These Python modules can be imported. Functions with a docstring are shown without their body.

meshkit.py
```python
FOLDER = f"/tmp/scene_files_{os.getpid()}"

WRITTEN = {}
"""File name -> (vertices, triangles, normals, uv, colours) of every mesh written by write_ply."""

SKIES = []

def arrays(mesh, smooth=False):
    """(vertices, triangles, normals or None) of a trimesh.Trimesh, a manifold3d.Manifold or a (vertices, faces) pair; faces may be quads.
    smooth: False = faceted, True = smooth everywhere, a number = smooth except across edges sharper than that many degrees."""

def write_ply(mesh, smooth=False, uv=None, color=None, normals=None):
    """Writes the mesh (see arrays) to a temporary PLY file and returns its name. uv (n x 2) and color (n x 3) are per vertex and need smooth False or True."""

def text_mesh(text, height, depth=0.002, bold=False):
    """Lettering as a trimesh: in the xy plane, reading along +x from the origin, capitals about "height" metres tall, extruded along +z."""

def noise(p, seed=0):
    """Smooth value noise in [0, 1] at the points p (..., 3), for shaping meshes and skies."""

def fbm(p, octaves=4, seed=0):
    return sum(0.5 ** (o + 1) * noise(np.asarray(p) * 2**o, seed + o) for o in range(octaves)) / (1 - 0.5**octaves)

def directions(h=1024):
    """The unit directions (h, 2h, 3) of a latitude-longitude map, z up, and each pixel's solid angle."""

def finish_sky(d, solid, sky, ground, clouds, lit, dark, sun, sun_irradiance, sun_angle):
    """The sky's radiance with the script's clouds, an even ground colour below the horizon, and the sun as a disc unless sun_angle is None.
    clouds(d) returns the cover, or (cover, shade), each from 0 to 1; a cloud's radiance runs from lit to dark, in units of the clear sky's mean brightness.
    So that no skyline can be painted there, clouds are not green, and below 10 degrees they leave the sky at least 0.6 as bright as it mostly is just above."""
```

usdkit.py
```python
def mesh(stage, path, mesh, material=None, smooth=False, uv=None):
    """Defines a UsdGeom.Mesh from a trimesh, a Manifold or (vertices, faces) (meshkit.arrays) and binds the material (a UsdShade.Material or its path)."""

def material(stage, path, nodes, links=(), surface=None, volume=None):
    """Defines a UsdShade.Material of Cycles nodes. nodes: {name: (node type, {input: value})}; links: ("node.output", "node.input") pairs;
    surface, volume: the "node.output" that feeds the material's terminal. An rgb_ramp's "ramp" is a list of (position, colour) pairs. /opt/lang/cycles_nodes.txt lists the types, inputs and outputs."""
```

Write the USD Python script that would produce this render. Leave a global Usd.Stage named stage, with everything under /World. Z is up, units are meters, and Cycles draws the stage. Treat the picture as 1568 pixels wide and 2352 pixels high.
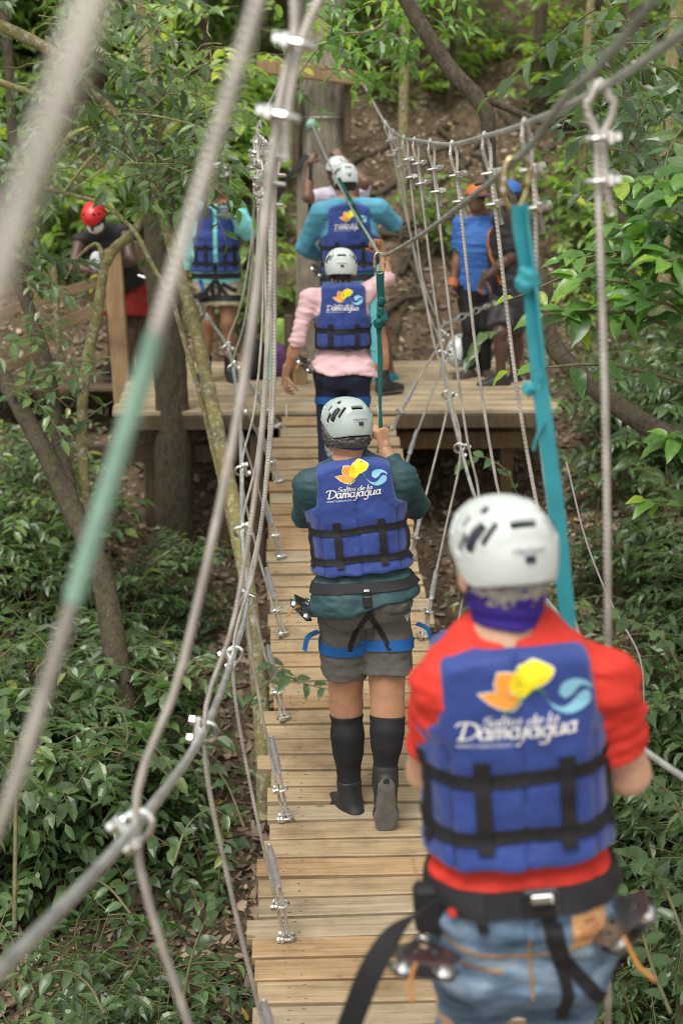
import math, random
import numpy as np, trimesh, shapely
from shapely import affinity
from shapely.geometry import Polygon, LineString
import meshkit, usdkit
from pxr import Usd, UsdGeom, UsdLux, UsdShade, Gf, Sdf, Vt

stage = Usd.Stage.CreateInMemory()
UsdGeom.SetStageUpAxis(stage, UsdGeom.Tokens.z)
UsdGeom.SetStageMetersPerUnit(stage, 1.0)
world = UsdGeom.Xform.Define(stage, "/World")
stage.SetDefaultPrim(world.GetPrim())

# ---------------------------------------------------------------- camera, sky, sun, exposure
EYE = np.array([-0.38, 0.0, 0.0])
PITCH, YAW, FPX = math.radians(13.0), math.radians(2.52), 3267.0      # FPX: focal length in units of 1/1568 of the picture's width
FWD = np.array([math.sin(YAW) * math.cos(PITCH), math.cos(YAW) * math.cos(PITCH), -math.sin(PITCH)])
RGT = np.array([math.cos(YAW), -math.sin(YAW), 0.0])
UPV = np.cross(RGT, FWD)
cam = UsdGeom.Camera.Define(stage, "/World/camera")
m = np.eye(4)
m[0, :3], m[1, :3], m[2, :3], m[3, :3] = RGT, UPV, -FWD, EYE
cam.AddTransformOp().Set(Gf.Matrix4d(m.tolist()))
cam.CreateFocalLengthAttr(50.0)
cam.CreateHorizontalApertureAttr(24.0)
cam.CreateVerticalApertureAttr(36.0)
cam.CreateFStopAttr(2.3)
cam.CreateFocusDistanceAttr(5.75)
cam.CreateClippingRangeAttr(Gf.Vec2f(0.05, 500))
cam.CreateExposureAttr(1.17)

SUN_DIR = np.array([-0.22, -0.42, 0.88]); SUN_DIR /= np.linalg.norm(SUN_DIR)      # towards the brightest part of the overcast sky
sun = UsdLux.DistantLight.Define(stage, "/World/sun")
sun.CreateIntensityAttr(0.4)
sun.CreateAngleAttr(28.0)
sun.CreateNormalizeAttr(True)
sun.CreateColorAttr(Gf.Vec3f(1.0, 0.96, 0.88))
zx = -SUN_DIR; xx = np.cross([0, 1, 0], -zx); xx /= np.linalg.norm(xx); yx = np.cross(-zx, xx)
ml = np.eye(4); ml[0, :3], ml[1, :3], ml[2, :3] = xx, yx, -zx
sun.AddTransformOp().Set(Gf.Matrix4d(ml.tolist()))
sky = UsdLux.DomeLight.Define(stage, "/World/sky")
sky_mat = usdkit.material(stage, "/World/Looks/sky", {
    "s": ("sky_texture", {"sky_type": "single_scattering", "sun_disc": False, "sun_elevation": math.asin(SUN_DIR[2]), "sun_rotation": math.atan2(SUN_DIR[0], SUN_DIR[1])}),
    "t": ("texture_coordinate", {}),
    "n": ("noise_texture", {"scale": 2.2, "detail": 5.0, "roughness": 0.55}),
    "r": ("rgb_ramp", {"ramp": [(0.25, (0.72, 0.72, 0.72)), (0.5, (0.95, 0.95, 0.95))]}),
    "bw": ("rgb_to_bw", {}),
    "cl": ("mix", {"mix_type": "multiply", "fac": 1.0, "color2": (1.55, 1.5, 1.36)}),
    "mx": ("mix", {}),
    "b": ("background_shader", {"strength": 0.12})},
    [("t.generated", "n.vector"), ("n.fac", "r.fac"), ("s.color", "bw.color"), ("bw.val", "cl.color1"), ("r.color", "mx.fac"),
     ("s.color", "mx.color1"), ("cl.color", "mx.color2"), ("mx.color", "b.color")], surface="b.background")
UsdShade.MaterialBindingAPI.Apply(sky.GetPrim()).Bind(sky_mat)

# ---------------------------------------------------------------- helpers
def W(u, v, Y):
    """The point at distance Y along the bridge on the sight line of photo pixel (u, v) of a 1568 x 2352 picture."""
    d = FWD + RGT * (u - 784.0) / FPX - UPV * (v - 1176.0) / FPX
    return EYE + d * (Y / d[1])
def PX(p):
    q = np.asarray(p) - EYE
    D = q @ FWD
    return 784 + FPX * (q @ RGT) / D, 1176 - FPX * (q @ UPV) / D, D
used = {}
def path(name, parent=None):
    base = (str(parent.GetPath()) if parent is not None else "/World") + "/" + name
    n = used.get(base, 0); used[base] = n + 1
    return base if n == 0 else "%s_%03d" % (base, n)
def tag(p, label=None, cat=None, group=None, kind=None):
    p = p.GetPrim() if hasattr(p, "GetPrim") else p
    for k, v in (("label", label), ("category", cat), ("group", group), ("kind", kind)):
        if v: p.SetCustomDataByKey(k, v)
    return p
def thing(name, label, cat, loc=(0, 0, 0), rotz=0.0, group=None, parent=None):
    x = UsdGeom.Xform.Define(stage, path(name, parent))
    x.AddTranslateOp().Set(Gf.Vec3d(*map(float, loc)))
    if rotz: x.AddRotateZOp().Set(math.degrees(rotz))
    return tag(x, label, cat, group)
def obj(name, mesh, mat, parent=None, smooth=False, tint=None, kind=None):
    p = usdkit.mesh(stage, path(name, parent), mesh, mat, smooth)
    if tint is not None:
        UsdGeom.PrimvarsAPI(p).CreatePrimvar("tint", Sdf.ValueTypeNames.FloatArray, "vertex").Set(Vt.FloatArray.FromNumpy(np.asarray(tint, np.float32)))
    pr = p.GetPrim()
    if kind: pr.SetCustomDataByKey("kind", kind)
    return pr
def cat(meshes):
    vs, fs, n = [], [], 0
    for v, f in meshes:
        v = np.asarray(v, float); f = np.asarray(f, int)
        if f.shape[1] == 4: f = np.vstack([f[:, [0, 1, 2]], f[:, [0, 2, 3]]])
        vs.append(v); fs.append(f + n); n += len(v)
    return np.vstack(vs), np.vstack(fs)
def tm(t): return np.asarray(t.vertices), np.asarray(t.faces)
def rotm(axis, a): return trimesh.transformations.rotation_matrix(a, axis)[:3, :3]
def frame_from(z, hint=(0, 0, 1)):
    z = np.asarray(z, float) / np.linalg.norm(z)
    x = np.cross(hint, z)
    if np.linalg.norm(x) < 1e-4: x = np.cross((1, 0.01, 0), z)
    x /= np.linalg.norm(x)
    return np.stack([x, np.cross(z, x), z], 1)      # columns
def xf(mesh, R=None, t=(0, 0, 0), s=1.0):
    v, f = mesh
    v = np.asarray(v) * s
    if R is not None: v = v @ np.asarray(R).T
    return v + np.asarray(t), f
def tube(pts, r, n=8, cap=True):
    pts = np.asarray(pts, float)
    r = np.broadcast_to(np.asarray(r, float), (len(pts),))
    t = np.gradient(pts, axis=0); t /= np.maximum(np.linalg.norm(t, axis=1, keepdims=True), 1e-9)
    u = np.cross(t[0], (0, 0, 1.0))
    if np.linalg.norm(u) < 0.05: u = np.cross(t[0], (1.0, 0, 0))
    a = np.arange(n) * 2 * np.pi / n
    rows = []
    for i in range(len(pts)):
        u = u - t[i] * (u @ t[i]); u /= np.linalg.norm(u)
        w = np.cross(t[i], u)
        rows.append(pts[i] + r[i] * (np.cos(a)[:, None] * u + np.sin(a)[:, None] * w))
    v = np.vstack(rows)
    k, j = np.meshgrid(np.arange(len(pts) - 1), np.arange(n), indexing="ij")
    k, j = k.ravel(), j.ravel(); jn = (j + 1) % n
    q = np.stack([k * n + j, (k + 1) * n + j, (k + 1) * n + jn, k * n + jn], 1)[:, ::-1]
    f = np.vstack([q[:, [0, 1, 2]], q[:, [0, 2, 3]]])
    if cap:
        b = len(v); v = np.vstack([v, pts[0], pts[-1]])
        i = np.arange(n); j2 = (i + 1) % n; o = (len(pts) - 1) * n
        f = np.vstack([f, np.stack([np.full(n, b), j2, i], 1)[:, ::-1] * 1, np.stack([np.full(n, b + 1), o + i, o + j2], 1)[:, ::-1] * 1])
    return v, f
def spline(pts, n=8):
    """Catmull-Rom through the points, n steps a span."""
    p = np.asarray(pts, float)
    if len(p) < 3: return np.linspace(p[0], p[-1], n + 1)
    p = np.vstack([2 * p[0] - p[1], p, 2 * p[-1] - p[-2]])
    out = []
    for i in range(1, len(p) - 2):
        t = (np.arange(n) / n)[:, None]
        a, b, c, d = p[i - 1:i + 3]
        out.append(0.5 * (2 * b + (c - a) * t + (2 * a - 5 * b + 4 * c - d) * t**2 + (3 * b - a - 3 * c + d) * t**3))
    return np.vstack(out + [p[-2][None]])
def box(size, c=(0, 0, 0), R=None, bev=0.0):
    """A box with its edges chamfered by bev."""
    h = np.asarray(size, float) / 2
    if bev <= 0:
        v, f = tm(trimesh.creation.box(size))
    else:
        P = []
        for sx in (-1, 1):
            for sy in (-1, 1):
                for sz in (-1, 1):
                    for k in range(3):
                        q = h - bev; q[k] = h[k]
                        P.append(q * (sx, sy, sz))
        v, f = tm(trimesh.convex.convex_hull(np.array(P)))
    return xf((v, f), R, c)
def ribbon(pts, side, width, thick=0.003):
    """A flat strap along pts; side: the direction across it, one for all or one per point."""
    pts = np.asarray(pts, float)
    t = np.gradient(pts, axis=0); t /= np.linalg.norm(t, axis=1, keepdims=True)
    s = np.broadcast_to(np.asarray(side, float), pts.shape)
    s = s - t * (s * t).sum(1, keepdims=True); s /= np.linalg.norm(s, axis=1, keepdims=True)
    nrm = np.cross(t, s)
    w = np.broadcast_to(np.asarray(width, float), (len(pts),))[:, None] / 2
    c = [pts - s * w - nrm * thick / 2, pts + s * w - nrm * thick / 2, pts + s * w + nrm * thick / 2, pts - s * w + nrm * thick / 2]
    n = len(pts); v = np.vstack(c); f = []
    for a in range(4):
        b = (a + 1) % 4
        i = np.arange(n - 1)
        f.append(np.stack([a * n + i, a * n + i + 1, b * n + i + 1, b * n + i], 1))
    f.append(np.array([[0, n, 2 * n, 3 * n], [n - 1, 4 * n - 1, 3 * n - 1, 2 * n - 1]]))
    return v, np.vstack(f)

# ---- signed distances and surface nets
def rc(P, a, b, r1, r2):
    ab = (np.asarray(b) - a).astype(np.float32); a = np.asarray(a, np.float32)
    q = P - a
    t = np.clip(q @ ab / max(float(ab @ ab), 1e-9), 0, 1)
    d = q - t[:, None] * ab
    return np.sqrt((d * d).sum(1)) - (r1 + (r2 - r1) * t)
def ell(P, c, r, R=None):
    q = P - np.asarray(c, np.float32)
    if R is not None: q = q @ np.asarray(R, np.float32)
    r = np.asarray(r, np.float32)
    return (np.sqrt(((q / r) ** 2).sum(1)) - 1) * r.min()
def smin(a, b, k):
    h = np.maximum(k - np.abs(a - b), 0) / k
    return np.minimum(a, b) - h * h * k * 0.25
def smax(a, b, k): return -smin(-a, -b, k)
def nets(F, o, h):
    s = F < 0
    n = np.array(F.shape) - 1
    off = [(i, j, k) for i in (0, 1) for j in (0, 1) for k in (0, 1)]
    cnt = sum(s[i:i + n[0], j:j + n[1], k:k + n[2]].astype(np.int8) for i, j, k in off)
    c = np.argwhere((cnt > 0) & (cnt < 8))
    idx = np.full(n, -1, np.int64); idx[tuple(c.T)] = np.arange(len(c))
    V = np.stack([F[c[:, 0] + i, c[:, 1] + j, c[:, 2] + k] for i, j, k in off], 1)
    O = np.array(off, float)
    acc, num = np.zeros((len(c), 3)), np.zeros(len(c))
    for a in range(8):
        for b in range(a + 1, 8):
            if np.abs(O[a] - O[b]).sum() != 1: continue
            x = (V[:, a] < 0) != (V[:, b] < 0)
            t = np.where(x, V[:, a] / np.where(x, V[:, a] - V[:, b], 1), 0)
            acc += x[:, None] * (O[a] + t[:, None] * (O[b] - O[a])); num += x
    v = o + h * (c + acc / num[:, None])
    faces = []
    for ax in range(3):
        b, d = (ax + 1) % 3, (ax + 2) % 3
        sl0 = [slice(1, -1)] * 3; sl1 = [slice(1, -1)] * 3
        sl0[ax], sl1[ax] = slice(0, -1), slice(1, None)
        s0, s1 = s[tuple(sl0)], s[tuple(sl1)]
        e = np.argwhere(s0 != s1)
        flip = s0[tuple(e.T)]
        e = e + 1; e[:, ax] -= 1
        def cell(db, dd):
            q = e.copy(); q[:, b] -= db; q[:, d] -= dd
            return idx[tuple(q.T)]
        quad = np.stack([cell(1, 1), cell(0, 1), cell(0, 0), cell(1, 0)], 1)
        quad[~flip] = quad[~flip][:, ::-1]
        faces.append(quad)
    q = np.vstack(faces); q = q[(q >= 0).all(1)]
    return v, np.vstack([q[:, [0, 1, 2]], q[:, [0, 2, 3]]])
def solid(fn, lo, hi, h, B=5):
    """The surface fn = 0 in the box lo..hi on a grid of h metres; only blocks near the surface are evaluated."""
    lo, hi = np.asarray(lo, float), np.asarray(hi, float)
    nb = np.maximum(np.ceil((hi - lo) / (h * B)).astype(int), 1)
    g = np.stack(np.meshgrid(*[np.arange(k) for k in nb], indexing="ij"), -1).reshape(-1, 3)
    cd = fn((lo + (g * B + (B - 1) / 2) * h).astype(np.float32))
    F = np.repeat(np.repeat(np.repeat(cd.reshape(nb), B, 0), B, 1), B, 2).astype(np.float32)
    near = np.abs(cd) < B * h * 1.15 + 0.006
    g = g[near]
    l = np.stack(np.meshgrid(*[np.arange(B)] * 3, indexing="ij"), -1).reshape(-1, 3)
    ii = (g[:, None] * B + l[None]).reshape(-1, 3)
    F[tuple(ii.T)] = fn((lo + ii * h).astype(np.float32))
    F = np.pad(F, 1, constant_values=1.0)
    return nets(F, lo - h, h)
def noise(P, s, seed=0): return meshkit.noise(np.asarray(P) * np.asarray(s), seed).astype(np.float32)

# ---------------------------------------------------------------- materials
def mat(name, color, rough=0.6, spec=0.5, metal=0.0, var=0.25, scale=30.0, bump=0.0, bscale=None, stretch=None, color2=None, extra=None, detail=4.0):
    """A principled surface whose colour drifts between color and color2 with noise in the object's space, with fine relief."""
    c = np.asarray(color, float)
    c2 = np.asarray(color2, float) if color2 is not None else c * (1 - var)
    nodes = {"t": ("texture_coordinate", {}), "mp": ("mapping", {"scale": stretch or (1, 1, 1)}),
             "n": ("noise_texture", {"scale": scale, "detail": detail, "roughness": 0.6}),
             "r": ("rgb_ramp", {"ramp": [(0.3, tuple(c2)), (0.7, tuple(c))]}),
             "p": ("principled_bsdf", {"roughness": rough, "specular_ior_level": spec, "metallic": metal, **(extra or {})})}
    links = [("t.object", "mp.vector"), ("mp.vector", "n.vector"), ("n.fac", "r.fac"), ("r.color", "p.base_color")]
    if bump:
        nodes["n2"] = ("noise_texture", {"scale": bscale or scale * 6, "detail": 3.0})
        nodes["b"] = ("bump", {"strength": 0.6, "distance": bump})
        links += [("mp.vector", "n2.vector"), ("n2.fac", "b.height"), ("b.normal", "p.normal")]
    return usdkit.material(stage, "/World/Looks/" + name, nodes, links, surface="p.BSDF")
def weave(name, color, rough=0.75, var=0.15, sheen=0.0, bump=0.0008):
    """Cloth: colour with faint mottling and a fine woven relief."""
    c = np.asarray(color, float)
    nodes = {"t": ("texture_coordinate", {}), "n": ("noise_texture", {"scale": 14.0, "detail": 5.0}),
             "r": ("rgb_ramp", {"ramp": [(0.3, tuple(c * (1 - var))), (0.7, tuple(c * (1 + var * 0.5)))]}),
             "w": ("noise_texture", {"scale": 420.0, "detail": 2.0}), "b": ("bump", {"strength": 0.5, "distance": bump}),
             "p": ("principled_bsdf", {"roughness": rough, "specular_ior_level": 0.3, "sheen_weight": sheen})}
    return usdkit.material(stage, "/World/Looks/" + name, nodes,
        [("t.object", "n.vector"), ("t.object", "w.vector"), ("n.fac", "r.fac"), ("r.color", "p.base_color"), ("w.fac", "b.height"), ("b.normal", "p.normal")], surface="p.BSDF")
def wood(name, c1, c2, c3, rough=0.6, sc=(1.6, 34, 34)):
    """Sawn boards with the grain along x in world space, knots, and weathering."""
    return usdkit.material(stage, "/World/Looks/" + name, {
        "g": ("geometry", {}), "mp": ("mapping", {"scale": sc}),
        "n": ("noise_texture", {"scale": 1.6, "detail": 6.0, "roughness": 0.65, "distortion": 0.8}),
        "r": ("rgb_ramp", {"ramp": [(0.25, c1), (0.5, c2), (0.75, c3)]}),
        "n3": ("noise_texture", {"scale": 3.2, "detail": 7.0, "roughness": 0.65}),
        "r3": ("rgb_ramp", {"ramp": [(0.32, (0.55, 0.52, 0.48)), (0.5, (0.9, 0.89, 0.87)), (0.68, (1.08, 1.08, 1.08))]}),
        "k": ("voronoi_texture", {"scale": 3.3, "feature": "f1"}),
        "kr": ("rgb_ramp", {"ramp": [(0.0, (0.35, 0.25, 0.18)), (0.055, (0.55, 0.42, 0.32)), (0.09, (1, 1, 1))]}),
        "m1": ("mix", {"mix_type": "multiply", "fac": 1.0}), "m2": ("mix", {"mix_type": "multiply", "fac": 0.8}),
        "mk": ("mapping", {"scale": (1.0, 2.2, 2.2)}),
        "b": ("bump", {"strength": 0.5, "distance": 0.002}),
        "p": ("principled_bsdf", {"roughness": rough, "specular_ior_level": 0.35})},
        [("g.position", "mp.vector"), ("mp.vector", "n.vector"), ("n.fac", "r.fac"), ("g.position", "n3.vector"), ("n3.fac", "r3.fac"),
         ("g.position", "mk.vector"), ("mk.vector", "k.vector"), ("k.distance", "kr.fac"), ("r.color", "m1.color1"), ("r3.color", "m1.color2"),
         ("m1.color", "m2.color1"), ("kr.color", "m2.color2"), ("m2.color", "p.base_color"), ("n.fac", "b.height"), ("b.normal", "p.normal")], surface="p.BSDF")
def leafmat(name, dark, mid, light, gloss=0.38, trans=0.35, spec=0.5):
    """Leaves: colour by the leaf's own tint, a paler midrib side, gloss and some light let through."""
    return usdkit.material(stage, "/World/Looks/" + name, {
        "a": ("attribute", {"attribute": "tint"}),
        "r": ("rgb_ramp", {"ramp": [(0.0, dark), (0.5, mid), (0.93, light), (0.985, light), (1.0, tuple(np.array(light) * (1.5, 1.15, 0.6)))]}),
        "g": ("geometry", {}), "n": ("noise_texture", {"scale": 60.0, "detail": 2.0}),
        "r2": ("rgb_ramp", {"ramp": [(0.3, (0.8, 0.8, 0.8)), (0.7, (1.1, 1.1, 1.1))]}),
        "m": ("mix", {"mix_type": "multiply", "fac": 1.0}),
        "p": ("principled_bsdf", {"roughness": gloss, "specular_ior_level": spec}),
        "tc": ("mix", {"mix_type": "multiply", "fac": 1.0, "color2": (1.5, 1.75, 0.55)}),
        "tr": ("translucent_bsdf", {}), "mx": ("mix_closure", {"fac": trans})},
        [("a.fac", "r.fac"), ("g.position", "n.vector"), ("n.fac", "r2.fac"), ("r.color", "m.color1"), ("r2.color", "m.color2"), ("m.color", "p.base_color"),
         ("m.color", "tc.color1"), ("tc.color", "tr.color"), ("p.BSDF", "mx.closure1"), ("tr.BSDF", "mx.closure2")], surface="mx.closure")

M = {}
M["leaf"] = leafmat("leaf_green", (0.034, 0.066, 0.028), (0.072, 0.132, 0.050), (0.15, 0.24, 0.08), gloss=0.38, spec=0.7)
M["leaf_far"] = leafmat("leaf_far", (0.095, 0.155, 0.05), (0.18, 0.28, 0.075), (0.31, 0.43, 0.10), gloss=0.42, trans=0.5, spec=0.7)
M["leaf_bright"] = leafmat("leaf_bright", (0.036, 0.085, 0.028), (0.078, 0.175, 0.045), (0.16, 0.31, 0.055), gloss=0.33, trans=0.4, spec=0.55)
M["litter"] = usdkit.material(stage, "/World/Looks/leaf_litter", {
    "a": ("attribute", {"attribute": "tint"}),
    "r": ("rgb_ramp", {"ramp": [(0.0, (0.06, 0.042, 0.03)), (0.35, (0.15, 0.105, 0.072)), (0.7, (0.27, 0.20, 0.145)), (0.93, (0.40, 0.32, 0.25)), (0.97, (0.36, 0.19, 0.05)), (1.0, (0.42, 0.30, 0.06))]}),
    "p": ("principled_bsdf", {"roughness": 0.6, "specular_ior_level": 0.4})}, [("a.fac", "r.fac"), ("r.color", "p.base_color")], surface="p.BSDF")
M["soil"] = usdkit.material(stage, "/World/Looks/forest_soil", {
    "g": ("geometry", {}), "n": ("noise_texture", {"scale": 7.0, "detail": 8.0, "roughness": 0.7}), "n2": ("noise_texture", {"scale": 55.0, "detail": 5.0, "roughness": 0.7}),
    "r": ("rgb_ramp", {"ramp": [(0.3, (0.06, 0.045, 0.032)), (0.5, (0.18, 0.135, 0.096)), (0.72, (0.31, 0.24, 0.175))]}),
    "r2": ("rgb_ramp", {"ramp": [(0.3, (0.5, 0.5, 0.5)), (0.65, (1.15, 1.1, 1.0))]}), "m": ("mix", {"mix_type": "multiply", "fac": 1.0}),
    "b": ("bump", {"strength": 1.0, "distance": 0.05}), "p": ("principled_bsdf", {"roughness": 0.9, "specular_ior_level": 0.2})},
    [("g.position", "n.vector"), ("g.position", "n2.vector"), ("n.fac", "r.fac"), ("n2.fac", "r2.fac"), ("r.color", "m.color1"), ("r2.color", "m.color2"), ("m.color", "p.base_color"), ("n2.fac", "b.height"), ("b.normal", "p.normal")], surface="p.BSDF")
def barkmat(name, c, moss, lichen, sc=9.0, f1=0.5, f2=0.62):
    return usdkit.material(stage, "/World/Looks/" + name, {
        "g": ("geometry", {}), "mp": ("mapping", {"scale": (1, 1, 0.35)}), "n": ("noise_texture", {"scale": sc * 4, "detail": 6.0, "roughness": 0.7}),
        "r": ("rgb_ramp", {"ramp": [(0.3, tuple(np.array(c) * 0.4)), (0.55, c), (0.75, tuple(np.array(c) * 1.5))]}),
        "n2": ("noise_texture", {"scale": sc, "detail": 5.0, "roughness": 0.6}), "r2": ("rgb_ramp", {"ramp": [(f1 - 0.06, (0, 0, 0)), (f1 + 0.1, (1, 1, 1))]}),
        "n3": ("noise_texture", {"scale": sc * 3.1, "detail": 9.0, "roughness": 0.72}), "r3": ("rgb_ramp", {"ramp": [(f2 - 0.05, (0, 0, 0)), (f2 + 0.10, (0.9, 0.9, 0.9))]}),
        "of": ("mapping", {"location": (7.3, 2.1, 4.4)}),
        "m1": ("mix", {"color2": moss}), "m2": ("mix", {"color2": lichen}),
        "b": ("bump", {"strength": 0.9, "distance": 0.03}), "p": ("principled_bsdf", {"roughness": 0.85, "specular_ior_level": 0.25})},
        [("g.position", "mp.vector"), ("mp.vector", "n.vector"), ("n.fac", "r.fac"), ("g.position", "n2.vector"), ("n2.fac", "r2.fac"), ("g.position", "of.vector"), ("of.vector", "n3.vector"), ("n3.fac", "r3.fac"),
         ("r.color", "m1.color1"), ("r2.color", "m1.fac"), ("m1.color", "m2.color1"), ("r3.color", "m2.fac"), ("m2.color", "p.base_color"), ("n.fac", "b.height"), ("b.normal", "p.normal")], surface="p.BSDF")
M["bark_brown"] = barkmat("bark_brown", (0.080, 0.064, 0.046), (0.075, 0.070, 0.036), (0.22, 0.20, 0.16), f1=0.56, f2=0.64)
M["bark_lichen"] = barkmat("bark_lichen", (0.20, 0.17, 0.10), (0.22, 0.20, 0.075), (0.46, 0.44, 0.38), f1=0.46, f2=0.56)
M["bark_post"] = barkmat("bark_post", (0.25, 0.22, 0.18), (0.22, 0.195, 0.145), (0.34, 0.315, 0.275), sc=4.0, f1=0.55, f2=0.66)
M["stem"] = mat("plant_stem", (0.13, 0.12, 0.055), 0.7, var=0.5)
M["plank_a"] = wood("plank_wood_tan", (0.19, 0.135, 0.08), (0.31, 0.23, 0.14), (0.40, 0.31, 0.20))
M["plank_b"] = wood("plank_wood_orange", (0.18, 0.115, 0.06), (0.315, 0.21, 0.115), (0.41, 0.29, 0.17))
M["plank_c"] = wood("plank_wood_grey", (0.18, 0.14, 0.095), (0.29, 0.235, 0.16), (0.385, 0.32, 0.23))
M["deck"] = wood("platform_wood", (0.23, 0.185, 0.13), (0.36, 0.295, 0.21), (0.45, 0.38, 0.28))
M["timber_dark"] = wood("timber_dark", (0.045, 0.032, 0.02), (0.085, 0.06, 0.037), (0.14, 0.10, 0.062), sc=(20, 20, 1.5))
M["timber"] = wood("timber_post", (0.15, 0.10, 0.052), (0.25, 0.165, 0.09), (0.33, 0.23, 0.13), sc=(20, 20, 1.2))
M["rail_wood"] = wood("rail_wood", (0.10, 0.07, 0.042), (0.16, 0.115, 0.068), (0.21, 0.155, 0.095))
M["steel"] = mat("galvanised_steel", (0.72, 0.74, 0.76), 0.28, metal=1.0, var=0.25, scale=60)
M["bolt"] = mat("bright_zinc", (0.85, 0.87, 0.88), 0.2, metal=1.0, var=0.2, scale=90)
def ropemat(name, c, metal=0.75, rough=0.42):
    c = np.asarray(c, float)
    return usdkit.material(stage, "/World/Looks/" + name, {
        "g": ("geometry", {}), "mp": ("mapping", {"scale": (1, 1, 1)}), "w": ("wave_texture", {"wave_type": "bands", "bands_direction": "diagonal", "scale": 55.0, "distortion": 0.4}),
        "n": ("noise_texture", {"scale": 12.0, "detail": 4.0}), "r": ("rgb_ramp", {"ramp": [(0.3, tuple(c * 0.55)), (0.68, tuple(c))]}),
        "b": ("bump", {"strength": 0.7, "distance": 0.002}), "p": ("principled_bsdf", {"roughness": rough, "metallic": metal})},
        [("g.position", "w.vector"), ("g.position", "n.vector"), ("n.fac", "r.fac"), ("r.color", "p.base_color"), ("w.fac", "b.height"), ("b.normal", "p.normal")], surface="p.BSDF")
M["rope"] = ropemat("wire_rope", (0.56, 0.53, 0.50), 0.5, 0.46)
M["cable"] = ropemat("main_cable", (0.74, 0.76, 0.78), 0.85, 0.32)
M["cable_green"] = ropemat("safety_cable", (0.42, 0.44, 0.43), 0.6, 0.42)
M["tape"] = mat("duct_tape", (0.50, 0.51, 0.56), 0.3, metal=0.6, var=0.2, scale=40, bump=0.004, bscale=50)
M["tape_green"] = mat("green_tape", (0.22, 0.37, 0.30), 0.5, var=0.3, scale=20)
# ---------------------------------------------------------------- terrain
def gh(x, y, rough=True):
    """Height of the forest floor."""
    x = np.asarray(x, float); y = np.asarray(y, float)
    z = np.interp(y, [-30, -6, -2, 0, 2, 4, 6.3, 9, 11, 13, 14.5, 16, 20, 30, 60, 90], [-1, -1.6, -1.75, -2.8, -3.75, -4.0, -3.8, -3.2, -2.65, -1.95, -0.75, 0.35, 2.9, 8.4, 21, 30])
    L = np.maximum(-x - 1.6, 0); R = np.maximum(x - 0.9, 0)
    near = np.clip((14 - y) / 4, 0, 1)
    z = z + near * (0.16 * np.minimum(L, 3) + 0.35 * np.maximum(L - 3, 0) * 0.8) + near * (0.52 * np.minimum(R, 6) + 0.3 * np.maximum(R - 6, 0))
    z = z + np.clip((y - 12) / 3, 0, 1) * 0.10 * np.maximum(np.abs(x) - 2.0, 0) * np.where(x > 0, 1.4, -0.6)
    if rough:
        p = np.stack([x, y, np.zeros_like(x)], -1)
        z = z + (meshkit.fbm(p * 0.8, 4, 3) - 0.5) * 0.55 + (meshkit.fbm(p * 4.0, 3, 9) - 0.5) * 0.16 * np.clip((y - 11) / 3, 0.5, 1.4)
    return z
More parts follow.
